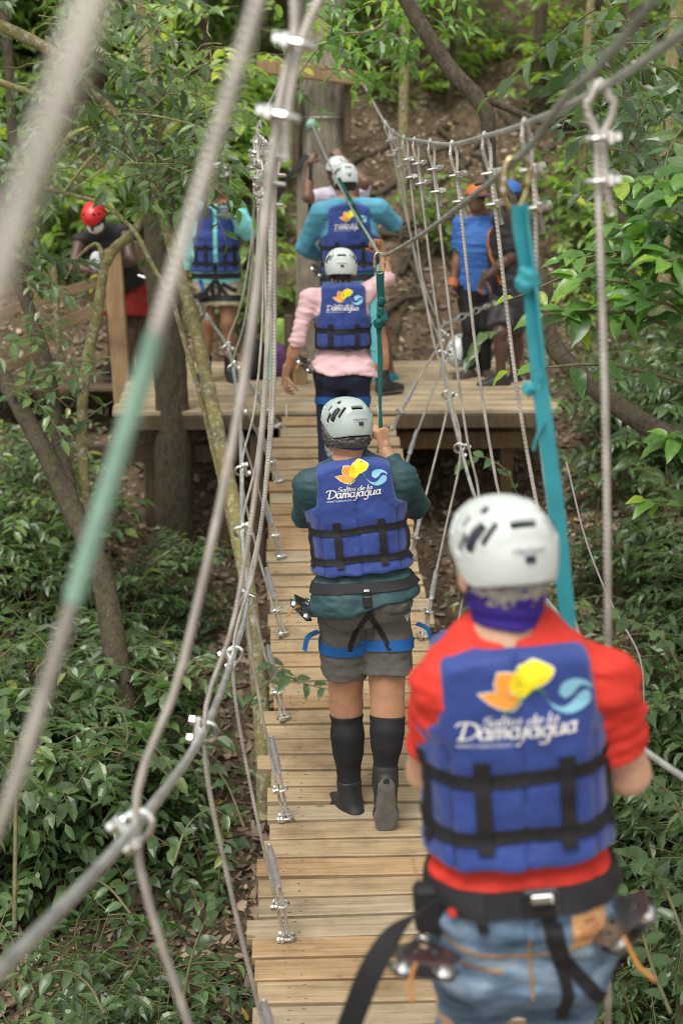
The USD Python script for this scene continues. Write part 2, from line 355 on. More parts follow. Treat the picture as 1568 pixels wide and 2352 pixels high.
def terrain():
    xs = np.unique(np.concatenate([np.linspace(-60, -7, 36), np.linspace(-7, 7, 176), np.linspace(7, 60, 36)]))
    ys = np.unique(np.concatenate([np.linspace(-30, 0, 20), np.linspace(0, 20, 230), np.linspace(20, 90, 70)]))
    X, Y = np.meshgrid(xs, ys, indexing="ij")
    Z = gh(X, Y)
    v = np.stack([X, Y, Z], -1).reshape(-1, 3)
    i, j = np.meshgrid(np.arange(len(xs) - 1), np.arange(len(ys) - 1), indexing="ij")
    a = (i * len(ys) + j).ravel(); n = len(ys)
    return v, np.stack([a, a + n, a + n + 1, a + 1], 1)
tag(obj("ground", terrain(), M["soil"], smooth=True), "brown forest floor of the gully and the steep bank behind the platform", kind="structure")

# ---------------------------------------------------------------- the footbridge
def dz(Y):
    Y = np.asarray(Y, float)
    a = -2.63 + 0.116 * (Y - 6) + 0.0353 * (Y - 6) ** 2
    b = -2.721 + 0.11 * (4.4 - Y) ** 2
    return np.where(Y > 4.4, a, b)
PLAT = -1.62           # top of the far platform
rng = np.random.default_rng(11)
bridge = thing("footbridge", "hanging plank footbridge of sawn boards and wire ropes leading to the platform", "bridge")
PITCH_P = 0.145
Yk, planks = 9.93, []
while Yk > 0.75:
    sl = float(dz(Yk + 0.01) - dz(Yk - 0.01)) / 0.02
    planks.append((Yk, math.atan(sl)))
    Yk -= PITCH_P / math.sqrt(1 + sl * sl)
nailv = []
for k, (y, a) in enumerate(planks):
    w = 0.1225 + rng.uniform(-0.006, 0.005); t = 0.028
    x0 = -0.45 + rng.normal(0, 0.012) - (0.035 if rng.random() < 0.12 else 0); x1 = 0.45 + rng.normal(0, 0.012); x0 -= 0.03 * (y < 5.45)
    if k < 2: x0 += 0.07
    R = rotm((1, 0, 0), a + rng.normal(0, 0.012)) @ rotm((0, 0, 1), rng.normal(0, 0.006)) @ rotm((0, 1, 0), rng.normal(0, 0.006))
    c = np.array([(x0 + x1) / 2, y, float(dz(y)) - t / 2 + rng.normal(0, 0.0022)])
    nx = 9
    # a board with slightly waney edges and chamfers
    xs = np.linspace(-(x1 - x0) / 2, (x1 - x0) / 2, nx)
    prof = np.array([(-w / 2, -t / 2), (w / 2, -t / 2), (w / 2, t / 2 - 0.004), (w / 2 - 0.005, t / 2), (-w / 2 + 0.005, t / 2), (-w / 2, t / 2 - 0.004)])
    vv = []
    for i, x in enumerate(xs):
        q = prof.copy(); q[:3, 0][1:] += rng.normal(0, 0.0012); q[:, 1] += 0.0012 * math.sin(i * 0.8 + k)
        vv.append(np.column_stack([np.full(6, x), q]))
    vv = np.vstack(vv); i, j = np.meshgrid(np.arange(nx - 1), np.arange(6), indexing="ij"); i, j = i.ravel(), j.ravel(); jn = (j + 1) % 6
    ff = np.stack([i * 6 + j, (i + 1) * 6 + j, (i + 1) * 6 + jn, i * 6 + jn], 1)[:, ::-1]
    e = (nx - 1) * 6
    ff = np.vstack([ff, [[0, 1, 2, 3], [0, 3, 4, 5], [e + 3, e + 2, e + 1, e], [e + 5, e + 4, e + 3, e]]])
    ff = ff[:, ::-1]
    obj("plank", xf((vv, ff), R, c), M[("plank_a", "plank_b", "plank_c", "plank_a")[int(rng.integers(0, 4)) if y > 5 else int(rng.integers(0, 3))]], bridge)
    if y < 8.5:
        for sx in (-0.36, -0.30, 0.30, 0.36):
            for sy in (-0.035, 0.035):
                p = np.array([sx + rng.normal(0, 0.006), sy + rng.normal(0, 0.006), t / 2 + 0.0006])
                nailv.append(xf(box((0.010, 0.003, 0.0016)), R, c + R @ p))
M["nail"] = mat("nail_rust", (0.11, 0.085, 0.065), 0.6, metal=0.5)
obj("nail", cat(nailv), M["nail"], bridge, kind="stuff")
for x in (-0.33, 0.33):                     # the ropes that carry the boards
    yy = np.linspace(0.4, 10.2, 60)
    obj("deck_cable", tube(np.column_stack([np.full(60, x), yy, dz(yy) - 0.037]), 0.008, 6), M["rope"], bridge, True)

def clip_mesh():
    """A wire rope clip: saddle, U bolt and two nuts. The ropes run along z, the bolt's legs along x."""
    a = np.linspace(-np.pi / 2, np.pi / 2, 9)
    u = np.vstack([[(-0.026, -0.015, 0)], np.column_stack([0.006 + 0.015 * np.cos(a), 0.015 * np.sin(a), 0 * a]), [(-0.026, 0.015, 0)]])
    parts = [tube(u, 0.0042, 8), box((0.012, 0.046, 0.019), (-0.011, 0, 0), bev=0.003)]
    for s in (-1, 1):
        v, f = tm(trimesh.creation.cylinder(0.0085, 0.008, sections=6))
        parts.append(xf((v, f), rotm((0, 1, 0), math.pi / 2), (-0.0215, s * 0.015, 0)))
    return cat(parts)
CLIP = clip_mesh()
def add_clip(parent, at, along, turn, s=1.0):
    F = frame_from(along, (0, 1, 0.02))
    obj("clip", xf(CLIP, F @ rotm((0, 0, 1), turn), at, s), M["bolt"], parent, 35)

# main cables, handrail cables: left (-1) and right (+1)
MAIN = {-1: ([0.2, 0.75, 1.5, 2.5, 3.6, 4.7, 5.6, 6.5, 7.35, 8.2, 9.1, 10.0, 12.2], [-0.03, -0.105, -0.205, -0.30, -0.36, -0.37, -0.40, -0.43, -0.45, -0.47, -0.5, -0.49, -0.34], [1.25, 0.98, 0.72, 0.43, 0.22, 0.155, 0.15, 0.175, 0.215, 0.25, 0.318, 0.42, 0.83]),
        1: ([0.2, 1.0, 2.0, 2.9, 3.8, 4.7, 5.6, 6.5, 7.35, 8.2, 9.1, 10.0, 12.2], [0.24, 0.25, 0.27, 0.27, 0.262, 0.286, 0.29, 0.30, 0.31, 0.33, 0.34, 0.345, 0.345], [0.75, 0.50, 0.285, 0.19, 0.152, 0.149, 0.148, 0.18, 0.215, 0.25, 0.318, 0.42, 0.79])}
RAIL = {-1: ([0.3, 0.75, 1.46, 2.5, 3.6, 4.7, 5.6, 6.5, 7.35, 8.2, 9.1, 10.0, 10.9], [(-0.66, -0.45), (-0.72, -0.62), (-0.71, -0.91), (-0.655, -1.19), None, None, None, None, None, None, None, None, None]),}
def rail_pts(side):
    if side < 0:
        px = [(310, 1900, 2.5), (468, 1680, 3.6), (535, 1505, 4.7), (568, 1378, 5.6), (555, 1220, 6.5), (555, 1080, 7.35), (548, 945, 8.2), (535, 845, 9.1), (518, 788, 10.0), (480, 732, 11.2)]
        return np.vstack([[(-0.74, 0.3, -0.40), (-0.745, 0.75, -0.62), (-0.765, 1.46, -0.93)]] + [W(*p)[None] for p in px])
    px = [(1405, 1660, 3.8), (1300, 1440, 4.7), (1180, 1290, 5.6), (1100, 1165, 6.5), (1058, 1030, 7.35), (1029, 908, 8.2), (1016, 815, 9.1), (1012, 755, 10.0), (1035, 738, 10.8)]
    return np.vstack([[(0.98, 0.3, -1.0), (0.92, 1.5, -1.35), (0.80, 2.9, -1.49)]] + [W(*p)[None] for p in px])
RP = {s: rail_pts(s) for s in (-1, 1)}
def main_at(s, Y):
    a = MAIN[s]; return np.array([np.interp(Y, a[0], a[1]), Y, np.interp(Y, a[0], a[2])])
def rail_at(s, Y):
    p = RP[s]; return np.array([np.interp(Y, p[:, 1], p[:, 0]), Y, np.interp(Y, p[:, 1], p[:, 2])])
for s in (-1, 1):
    a = MAIN[s]
    obj("main_cable", tube(spline(np.column_stack([a[1], a[0], a[2]]), 5), 0.0085 if s > 0 else 0.0075, 8), M["cable"], bridge, True)
    obj("handrail_cable", tube(spline(RP[s], 5), 0.0115 if s < 0 else 0.0095, 10), M["cable"], bridge, True)

def hanger(s, Y, Yd=None, Xd=0.372, r=0.0075, tape=True, rail=True, green=False, loop=0.13, clip2=0.22, inward=0.035):
    """A rope from the main cable past the handrail to the boards: loop, clips, tape over the lower eye."""
    Yd = Yd or Y
    top = main_at(s, Y)
    low = np.array([s * Xd, Yd, float(dz(Yd)) - 0.03])
    mid = rail_at(s, Y) if rail else (top + low) / 2 + np.array([s * 0.01, 0, 0])
    d1 = (mid - top); L1 = np.linalg.norm(d1); d1 /= L1
    d2 = (low - mid); L2 = np.linalg.norm(d2); d2 /= L2
    h = UsdGeom.Xform.Define(stage, path("hanger", bridge)).GetPrim()
    side = np.array([0.55 * s, 0.83, 0.0]) if Y > 3 else np.array([1.0, 0.1, 0])
    side = side - d1 * (side @ d1); side /= np.linalg.norm(side)
    ap = top + np.array([0, 0, 0.012])
    w = 0.028
    one = [top + d1 * (loop + 0.004) + side * 0.006, top + d1 * loop * 0.62 + side * w * 0.8, top + d1 * loop * 0.3 + side * w, top + d1 * 0.02 + side * w * 0.7, ap,
           top + d1 * 0.02 - side * w * 0.7, top + d1 * loop * 0.3 - side * w, top + d1 * loop * 0.62 - side * w * 0.8, top + d1 * (loop + 0.004) - side * 0.006]
    tail = [top + d1 * (clip2 + 0.07) + side * 0.022, top + d1 * clip2 + side * 0.0085]
    bow = np.array([rng.normal(0, 0.006) - s * inward, rng.normal(0, 0.006), 0])
    body = [top + d1 * clip2 - side * 0.007, top + d1 * L1 * 0.5 + bow, top + d1 * L1 * 0.8 + bow * 0.85, mid, mid + d2 * L2 * 0.4 - bow * 0.4, low]
    obj("rope", tube(spline(tail + one + body, 5), r, 8), M["rope"], h, True)
    turn = rng.uniform(-0.5, 0.5) + (0 if s > 0 else math.pi)
    for q in (loop + 0.006, clip2):
        add_clip(h, top + d1 * q, d1, turn + rng.uniform(-0.25, 0.25), 1.4)
    if rail: add_clip(h, mid, rail_at(s, Y + 0.05) - rail_at(s, Y - 0.05), rng.uniform(2.6, 3.6), 1.65)
    # lower eye: the rope's end doubled back, two clips, duct tape above them
    sd = np.array([0.3 * s, -0.9, 0.2]); sd -= d2 * (sd @ d2); sd /= np.linalg.norm(sd)
    sx = np.array([1.0, 0, 0]) - d2 * d2[0]; sx /= np.linalg.norm(sx)
    dub = [low - d2 * 0.36 + sx * 0.010, low - d2 * 0.2 + sx * 0.016, low - d2 * 0.06 + sx * 0.018, low + sx * 0.04 - d2 * 0.005]
    obj("rope_end", tube(spline(dub, 4), r * 0.95, 7), M["rope"], h, True)
    for q in (0.05, 0.185):
        add_clip(h, low - d2 * q + sx * 0.009, d2, rng.uniform(2.7, 3.4), 1.3)
    if tape:
        p = [low - d2 * (0.43 - 0.028 * i) + sx * (0.004 + 0.0010 * i) for i in range(7)]
        obj("tape_sleeve", tube(p, np.array([0.009, 0.0125, 0.0145, 0.013, 0.0155, 0.015, 0.0135]) * (1 + rng.normal(0, 0.05, 7)), 9), M["tape"], h, True)
    if green:
        for f0, f1 in green:
            g = [top + d1 * L1 * (f0 + (f1 - f0) * i / 6) + bow * 0.9 for i in range(7)]
            obj("green_tape_sleeve", tube(g, r * 1.25, 8), M["tape_green"], h, True)
    return h
for k, Y in enumerate([0.75, 1.46, 2.5, 3.6, 4.7, 5.6, 6.5, 7.35, 8.2, 9.1, 9.8]):
    hanger(-1, Y, Yd=Y + (0.05 if Y > 3 else 0.0), tape=True, green=[(0.53, 0.70)] if k == 1 else [(0.42, 0.5), (0.3, 0.34)] if k == 5 else False, loop=0.20 if Y == 2.5 else 0.15 if Y < 4 else 0.12, clip2=0.325 if Y == 2.5 else 0.22, r=0.0082 if Y < 3 else 0.0066, inward=0.0 if Y < 2 else 0.025 if Y < 3 else 0.05)
for k, Y in enumerate([1.6, 2.95, 3.8, 4.7, 5.6, 6.5, 7.35, 8.2, 9.1, 9.8]):
    hanger(1, Y, rail=Y > 3.0, Xd=0.40 if Y < 3 else 0.372, loop=0.11 if Y > 3 else 0.092, clip2=0.215 if Y > 3 else 0.182, r=0.0085 if Y < 3 else 0.0066, inward=0.0 if Y < 3 else 0.085 if Y < 4 else 0.03)

# handrail anchors: shackles and turnbuckles at the far ends
def chain(a, b, n):
    ms = []
    for i in range(n):
        c = a + (b - a) * (i + 0.5) / n
        F = frame_from(b - a)
        t = np.linspace(0, 2 * np.pi, 15)
        l = np.linalg.norm(b - a) / n * 0.62
        ms.append(xf(tube(np.column_stack([0.022 * np.cos(t), 0 * t, l * np.sin(t)]), 0.0065, 7), F @ rotm((0, 0, 1), (i % 2) * 1.5), c))
    return cat(ms)
for a, b in ((RP[-1][-1], W(448, 690, 11.7)), (RP[1][-1], W(1190, 672, 11.9))):
    obj("shackle_chain", chain(a, a + (b - a) * 0.5, 5), M["steel"], bridge, 40)
    obj("turnbuckle", cat([tube([a + (b - a) * 0.5, b], 0.009, 8)] + [tube([a + (b - a) * q, a + (b - a) * (q + 0.05)], 0.024, 8) for q in (0.5, 0.62, 0.8, 0.92)]), M["steel"], bridge, 40)
tie = np.vstack([W(448, 690, 11.7)[None], W(380, 655, 12.0)[None], W(318, 632, 12.1)[None]])
obj("anchor_rope", tube(spline(tie, 5), 0.011, 8), M["cable"], bridge, True)

# the overhead safety cable
sc = [(0.25, 0.3, 0.78), W(1500, 0, 1.9), W(1300, 220, 2.5), W(1186, 366, 2.98), W(1000, 515, 4.6), W(915, 570, 5.7), W(874, 583, 6.12), W(845, 540, 7.3), W(800, 465, 9.0), W(760, 385, 10.8), W(717, 288, 12.28)]
safety = obj("safety_cable", tube(spline(sc, 6), 0.0075, 9), M["cable_green"], smooth=True)
tag(safety, "overhead steel safety cable dipping to the green strap and ending at the big post", "cable")

# ---------------------------------------------------------------- platform
plat = thing("platform", "wooden boarded platform at the far end of the footbridge", "platform")
y = 10.32; k = 0
while y < 13.25:
    w = 0.142
    x0, x1 = -1.60 + rng.normal(0, 0.012) - 0.03 * (y - 10.3), 1.72 + rng.normal(0, 0.02)
    obj("board", box((x1 - x0, w - 0.006, 0.034), ((x0 + x1) / 2, y + w / 2, PLAT - 0.017 + rng.normal(0, 0.0018)), rotm((0, 0, 1), rng.normal(0, 0.002)), 0.004), M[("deck", "plank_a", "deck", "plank_c")[k % 4]] if k else M["deck"], plat)
    y += w; k += 1
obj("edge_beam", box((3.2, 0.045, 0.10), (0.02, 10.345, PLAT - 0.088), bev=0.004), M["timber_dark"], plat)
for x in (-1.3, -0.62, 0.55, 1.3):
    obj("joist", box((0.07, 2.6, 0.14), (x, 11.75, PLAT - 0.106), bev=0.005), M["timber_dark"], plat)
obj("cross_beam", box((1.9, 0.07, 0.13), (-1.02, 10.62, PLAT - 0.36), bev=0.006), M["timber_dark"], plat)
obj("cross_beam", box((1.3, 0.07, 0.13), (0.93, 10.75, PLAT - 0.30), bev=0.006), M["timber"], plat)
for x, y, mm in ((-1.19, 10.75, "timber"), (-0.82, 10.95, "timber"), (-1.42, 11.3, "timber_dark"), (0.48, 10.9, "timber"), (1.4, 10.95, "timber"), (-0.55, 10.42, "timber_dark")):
    b = float(gh(x, y)) - 0.3
    obj("support_post", box((0.10, 0.10, PLAT - 0.18 - b), (x, y, (PLAT - 0.18 + b) / 2), bev=0.008), M[mm], plat)
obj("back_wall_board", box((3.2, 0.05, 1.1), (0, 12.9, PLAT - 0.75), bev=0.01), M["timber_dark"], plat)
obj("cleat", box((0.085, 0.05, 0.13), (-0.86, 10.33, PLAT - 0.16), bev=0.006), M["timber"], plat)
obj("cleat", box((0.06, 0.05, 0.16), (-0.355, 10.3, PLAT - 0.17), bev=0.006), M["timber"], plat)
obj("cleat", box((0.07, 0.05, 0.2), (0.42, 10.3, PLAT - 0.18), bev=0.006), M["timber"], plat)

def trunk(pts, r, n=14, lump=0.06, seed=0, steps=10):
    """A bark covered stem through the points, with swellings."""
    p = spline(pts, steps)
    rr = np.interp(np.linspace(0, 1, len(p)), np.linspace(0, 1, len(np.atleast_1d(r))), np.atleast_1d(r))
    v, f = tube(p, rr, n)
    c = np.vstack([np.repeat(p, n, 0), p[:1], p[-1:]])
    k = 1 + lump * 2 * (meshkit.fbm(v * np.array([7, 7, 4]), 3, seed) - 0.5) + lump * (meshkit.noise(v * 28, seed + 5) - 0.5)
    return c + (v - c) * k[:, None], f

post = thing("anchor_post", "thick weathered tree trunk post with a cross beam that holds the bridge cables", "post", (0, 12.62, PLAT))
pb = np.array([0, 12.62, PLAT])
def loc(mesh, base): return np.asarray(mesh[0]) - base, mesh[1]
obj("trunk", loc(trunk([(-0.03, 12.62, PLAT - 0.9), (-0.02, 12.62, -0.5), (0.0, 12.64, 0.4), (0.02, 12.66, 1.5), (0.05, 12.7, 4.2)], [0.215, 0.20, 0.195, 0.19, 0.17], 22, 0.05, 3), pb), M["bark_post"], post, True)
cb = [W(598, 150, 12.36), W(845, 180, 12.30)]
ctr = (cb[0] + cb[1]) / 2; dd = cb[1] - cb[0]
obj("cross_beam", box((np.linalg.norm(dd) + 0.06, 0.09, 0.12), ctr - pb, rotm((0, 1, 0), -math.atan2(dd[2], dd[0])), 0.008), M["timber"], post)
for u, v0, v1 in ((677, 185, 390), (798, 195, 330)):
    a, b = W(u, v0, 12.5), W(u, v1, 12.5)
    obj("side_board", box((0.055, 0.16, abs(a[2] - b[2])), (a + b) / 2 - pb, bev=0.006), M["timber_dark"], post)
t = np.linspace(0, 2 * np.pi, 25)
zc = W(740, 268, 12.42)[2]
obj("wire_wrap", tube(np.column_stack([-0.0 + 0.212 * np.cos(t), 0.02 + 0.212 * np.sin(t), np.full(25, zc - PLAT)]), 0.006, 6), M["cable"], post, True)
obj("green_knot", xf(tm(trimesh.creation.icosphere(2, 0.05)), None, W(716, 285, 12.30) - pb), M["tape_green"], post, True)

stump = thing("wooden_block", "short sawn wooden post stub standing on the platform by the big post", "wooden block", W(689, 882, 11.75) * (1, 1, 0) + (0, 0, PLAT))
obj("block", box((0.115, 0.10, 0.26), (0, 0, 0.13), bev=0.006), M["timber"], stump)
obj("upright_board", box((0.085, 0.05, 0.56), (-0.085, 0.12, 0.28), bev=0.005), M["timber_dark"], stump)

# ---------------------------------------------------------------- stair railing at the left
rb = W(275, 872, 12.06); rb[2] = PLAT
fence = thing("stair_railing", "wooden stair railing with square newel post and sloping boards left of the platform", "railing", rb)
ptop = W(266, 572, 12.06)
obj("newel_post", box((0.145, 0.12, ptop[2] - PLAT + 0.4), ((ptop[0] - rb[0]) * 0.5, 0, (ptop[2] - PLAT - 0.4) / 2), rotm((0, 1, 0), -0.035), 0.008), M["timber"], fence)
obj("post_cap", box((0.16, 0.15, 0.03), ((ptop[0] - rb[0]), 0, ptop[2] - PLAT + 0.008), rotm((0, 1, 0), -0.22), 0.005), M["timber"], fence)
def board_between(a, b, w, t):
    d = b - a; F = frame_from(d, (0, 1, 0))      # x up-ish, y across
    return box((w, t, np.linalg.norm(d)), (a + b) / 2, F, 0.005)
for (u0, v0, Y0), (u1, v1, Y1), w in (((-60, 690, 12.9), (122, 628, 12.75), 0.085), ((-60, 740, 12.3), (262, 634, 12.1), 0.085), ((-60, 838, 12.3), (262, 690, 12.1), 0.10), ((-60, 872, 12.9), (110, 806, 12.75), 0.09)):
    obj("rail_board", loc(board_between(W(u0, v0, Y0), W(u1, v1, Y1), w, 0.04), rb), M["rail_wood"], fence)
p2 = W(322, 610, 12.9); p2[2] = 0
obj("newel_post", box((0.11, 0.11, 1.15), (p2[0] - rb[0], p2[1] - rb[1], 0.55), bev=0.008), M["timber_dark"], fence)
landing = thing("stair_landing", "grey boarded stair landing below the railing beside the platform", "stair", (-2.35, 12.55, PLAT - 0.06))
for k in range(6):
    obj("board", box((1.5, 0.14, 0.034), (0.02, -0.42 + 0.146 * k, -0.02), None, 0.004), M["timber_dark"], landing)
for k in range(3):
    obj("stair_tread", box((0.30, 0.85, 0.04), (-0.95 - 0.32 * k, -0.05, -0.20 - 0.19 * k), None, 0.005), M["timber_dark"], landing)
# ---------------------------------------------------------------- leaves, shrubs, trees
def unit(a): return a / np.maximum(np.linalg.norm(a, axis=-1, keepdims=True), 1e-9)
def leaves(base, d, nrm, L, w, tint, droop=0.25, fold=0.25):
    """N leaves of 8 triangles: folded along the midrib, drooping towards a pointed tip."""
    N = len(base); base, d, nrm = map(lambda a: np.asarray(a, float), (base, d, nrm))
    d = unit(d); s = unit(np.cross(d, nrm)); n = np.cross(s, d)
    L = np.broadcast_to(L, (N,)); w = np.broadcast_to(w, (N,)); droop = np.broadcast_to(droop, (N,))
    V = np.zeros((N, 8, 3)); k = 0
    for t, ww in ((0, 0), (0.30, 0.92), (0.66, 0.80), (1.0, 0)):
        c = base + d * (L * t)[:, None] * (1 - 0.15 * droop * t)[:, None] - n * (L * droop * t * t)[:, None]
        if ww == 0: V[:, k] = c; k += 1
        else:
            e = s * (w * ww / 2)[:, None]; u = n * (w * ww * fold)[:, None]
            V[:, k], V[:, k + 1], V[:, k + 2] = c - e + u, c, c + e + u; k += 3
    T = np.array([[0, 2, 1], [0, 3, 2], [1, 2, 5], [1, 5, 4], [2, 3, 6], [2, 6, 5], [4, 5, 7], [5, 6, 7]])[:, ::-1]
    F = (np.arange(N)[:, None, None] * 8 + T).reshape(-1, 3)
    return V.reshape(-1, 3), F, np.repeat(tint, 8)
def lf_join(ls): 
    v, f, t, n = [], [], [], 0
    for a, b, c in ls: v.append(a); f.append(b + n); t.append(c); n += len(a)
    return np.vstack(v), np.vstack(f), np.concatenate(t)
def spray(rg, p0, d, length, n, L, ratio=0.42, tint=0.5, up=(0, 0, 1), sag=0.25, r=0.004):
    """A twig with n leaves in two rows. Returns (twig tube, leaves)."""
    d = unit(np.asarray(d, float)); t = np.linspace(0, 1, 7)
    side = unit(np.cross(d, np.asarray(up, float) + 1e-3)); 
    p = np.asarray(p0, float) + d * (t * length)[:, None] - np.array([0, 0, 1.0]) * (sag * length * t * t)[:, None] + side * (0.05 * length * np.sin(t * 5 + rg.uniform(0, 6)))[:, None]
    tw = tube(p, np.linspace(r, r * 0.45, 7), 5, False)
    a = np.linspace(0.18, 1.0, n); b = np.column_stack([np.interp(a, t, p[:, i]) for i in range(3)])
    tg = unit(np.gradient(p, axis=0)); tg = np.column_stack([np.interp(a, t, tg[:, i]) for i in range(3)])
    sg = np.where(np.arange(n) % 2, 1, -1)[:, None] * np.where(a > 0.97, 0.1, 1.0)[:, None]
    dr = tg * rg.uniform(0.35, 0.8, (n, 1)) + side * sg * rg.uniform(0.6, 1.0, (n, 1)) + rg.normal(0, 0.18, (n, 3))
    nn = np.asarray(up, float) + rg.normal(0, 0.32, (n, 3))
    LL = L * rg.uniform(0.7, 1.15, n) * (0.75 + 0.35 * np.sin(a * 2.6))
    return tw, leaves(b, dr, nn, LL, LL * ratio * rg.uniform(0.85, 1.15, n), np.clip(tint + rg.normal(0, 0.2, n), 0, 1), rg.uniform(0.1, 0.5, n), rg.uniform(0.08, 0.3))
def shrub(seed, height=0.9, stems=5, spread=0.5, L=0.10, ratio=0.42, tint=0.45, nspray=6, nleaf=9):
    rg = np.random.default_rng(seed); st, lv = [], []
    for i in range(stems):
        az = rg.uniform(0, 2 * np.pi); out = np.array([math.cos(az), math.sin(az), 0]) * spread * rg.uniform(0.3, 1)
        h = height * rg.uniform(0.6, 1.1)
        p = spline([rg.normal(0, 0.04, 3) * (1, 1, 0) + (0, 0, -0.15), out * 0.35 + (0, 0, h * 0.5), out + (0, 0, h)], 6)
        st.append(tube(p, np.linspace(0.0065, 0.0025, len(p)), 5))
        for k in range(nspray):
            q = p[int(rg.uniform(0.2, 1.0) * (len(p) - 1))]
            a2 = rg.uniform(0, 2 * np.pi)
            dd = np.array([math.cos(a2), math.sin(a2), rg.uniform(-0.1, 0.5)]) + out * 0.5
            tw, l = spray(rg, q, dd, rg.uniform(0.22, 0.5), nleaf, L, ratio, np.clip(tint + rg.normal(0, 0.12), 0, 1), up=(rg.normal(0, 0.25), -0.25 + rg.normal(0, 0.25), 1))
            st.append(tw); lv.append(l)
    return cat(st), lf_join(lv)
rgp = np.random.default_rng(77)
def plant(name, sh, label, cat_, loc_, rotz=0, scale=1.0, group=None, mat_=None):
    t = thing(name, label, cat_, loc_, rotz, group)
    if scale != 1.0: UsdGeom.Xformable(t).AddScaleOp().Set(Gf.Vec3f(scale))
    obj("stem", sh[0], M["stem"], t, True)
    v, f, tt = sh[1]
    obj("foliage", (v, f), mat_ or M["leaf"], t, tint=tt, kind="stuff")
    return t
def copies(first, spots, name, group):
    for (x, y, z, rz, s) in spots:
        u = UsdGeom.Xform.Define(stage, path(name))
        u.GetPrim().GetReferences().AddInternalReference(first.GetPath())
        u.ClearXformOpOrder()
        u.AddTranslateOp().Set(Gf.Vec3d(float(x), float(y), float(z))); u.AddRotateZOp().Set(math.degrees(rz))
        u.AddScaleOp().Set(Gf.Vec3f(float(s)))
        u.GetPrim().SetInstanceable(True)

def scatter_shrubs(protos, spots, name, zones, m):
    """zones: (nearest distance, farthest, label, group)."""
    for lo, hi, label, group in zones:
        scatter_zone(protos, [s for s in spots if lo <= s[1] < hi], name, label, group, m)
def scatter_zone(protos, spots, name, label, group, m):
    """spots: x, y, turn, size; the first of each kind is built, the rest refer to it."""
    firsts = {}
    for i, (x, y, rz, s) in enumerate(spots):
        k = i % len(protos); z = float(gh(x, y)) - 0.04
        if k not in firsts:
            firsts[k] = plant(name, protos[k], label, "shrub", (x, y, z), rz, 1.0001 * s, group, m)
        else:
            copies(firsts[k], [(x, y, z, rz, s)], name, group)
def keepout(x, y): return (abs(x - 0.0) < 0.72 and y < 10.4) or (-1.75 < x < 1.85 and 9.9 < y < 13.6)

PL = [shrub(100 + i, 0.95, 6, 0.55, (0.098, 0.088, 0.108, 0.095, 0.08, 0.10)[i], (0.46, 0.40, 0.50, 0.44, 0.36, 0.48)[i], 0.32 + 0.10 * (i % 4), 8, 9) for i in range(6)]
spots = []
while len(spots) < 64:
    y = rgp.uniform(3.6, 11.5); x = -0.75 - 0.34 * y * rgp.random()
    if keepout(x, y): continue
    if y < 7.0 and x > -2.8 and rgp.random() < 0.88: continue
    if x > -1.15 and y > 6.6 and rgp.random() < 0.5: continue
    spots.append((x, y, rgp.uniform(0, 6.28), rgp.uniform(0.6, 1.15)))
PLow = [shrub(150 + i, 0.42, 5, 0.38, (0.085, 0.075, 0.09)[i], (0.46, 0.40, 0.5)[i], 0.3 + 0.12 * i, 5, 7) for i in range(3)]
low = []
while len(low) < 20:
    y = rgp.uniform(4.6, 7.4); x = rgp.uniform(-0.75, -3.0)if False else -0.75 - 2.2 * rgp.random()
    low.append((x, y, rgp.uniform(0, 6.28), rgp.uniform(0.7, 1.3)))
for q in ((-1.42, 7.0), (-1.75, 7.25), (-1.2, 7.35), (-1.95, 6.9)): spots.append((q[0], q[1], rgp.uniform(0, 6.28), 1.25))
scatter_zone(PLow, low, "seedling", "small seedling with green leaves on the brown litter at lower left", "seedlings on the litter at lower left", M["leaf"])
scatter_shrubs(PL, spots, "understory_shrub", [(0, 6.6, "low leafy shrub on the littered ground below the nearest left hanger ropes", "shrubs below the near left ropes"), (6.6, 8.6, "leafy green shrub on the left slope between rope crossing and leaning trunk", "shrubs on the left slope"), (8.6, 20, "leafy green shrub beside the platform's left supports and stair railing", "shrubs by the left supports")], M["leaf"])
PR = [shrub(200 + i, 0.95, 6, 0.5, (0.092, 0.105, 0.085, 0.10, 0.095, 0.11)[i], (0.40, 0.44, 0.34, 0.46, 0.38, 0.42)[i], 0.28 + 0.10 * (i % 4), 8, 9) for i in range(6)]
spots = []
while len(spots) < 84:
    y = rgp.uniform(3.8, 12.5); x = rgp.uniform(0.85, 1.0 + 0.30 * y)
    if keepout(x, y): continue
    u, v, D = PX((x, y, float(gh(x, y)) + 0.3))
    if u < 1150 and v < 1480 and rgp.random() < 0.85: continue
    if 1230 < u < 1420 and 1150 < v < 1600 and rgp.random() < 0.6: continue
    spots.append((x, y, rgp.uniform(0, 6.28), rgp.uniform(0.55, 1.15)))
scatter_shrubs(PR, spots, "slope_shrub", [(0, 6.2, "dark green shrub on the right slope behind the man in the red t-shirt", "shrubs behind the red t-shirt"), (6.2, 8.8, "narrow leaved green shrub on the right slope under the crooked limb", "shrubs under the crooked limb"), (8.8, 20, "narrow leaved green shrub beside the right end of the platform", "shrubs right of the platform")], M["leaf"])

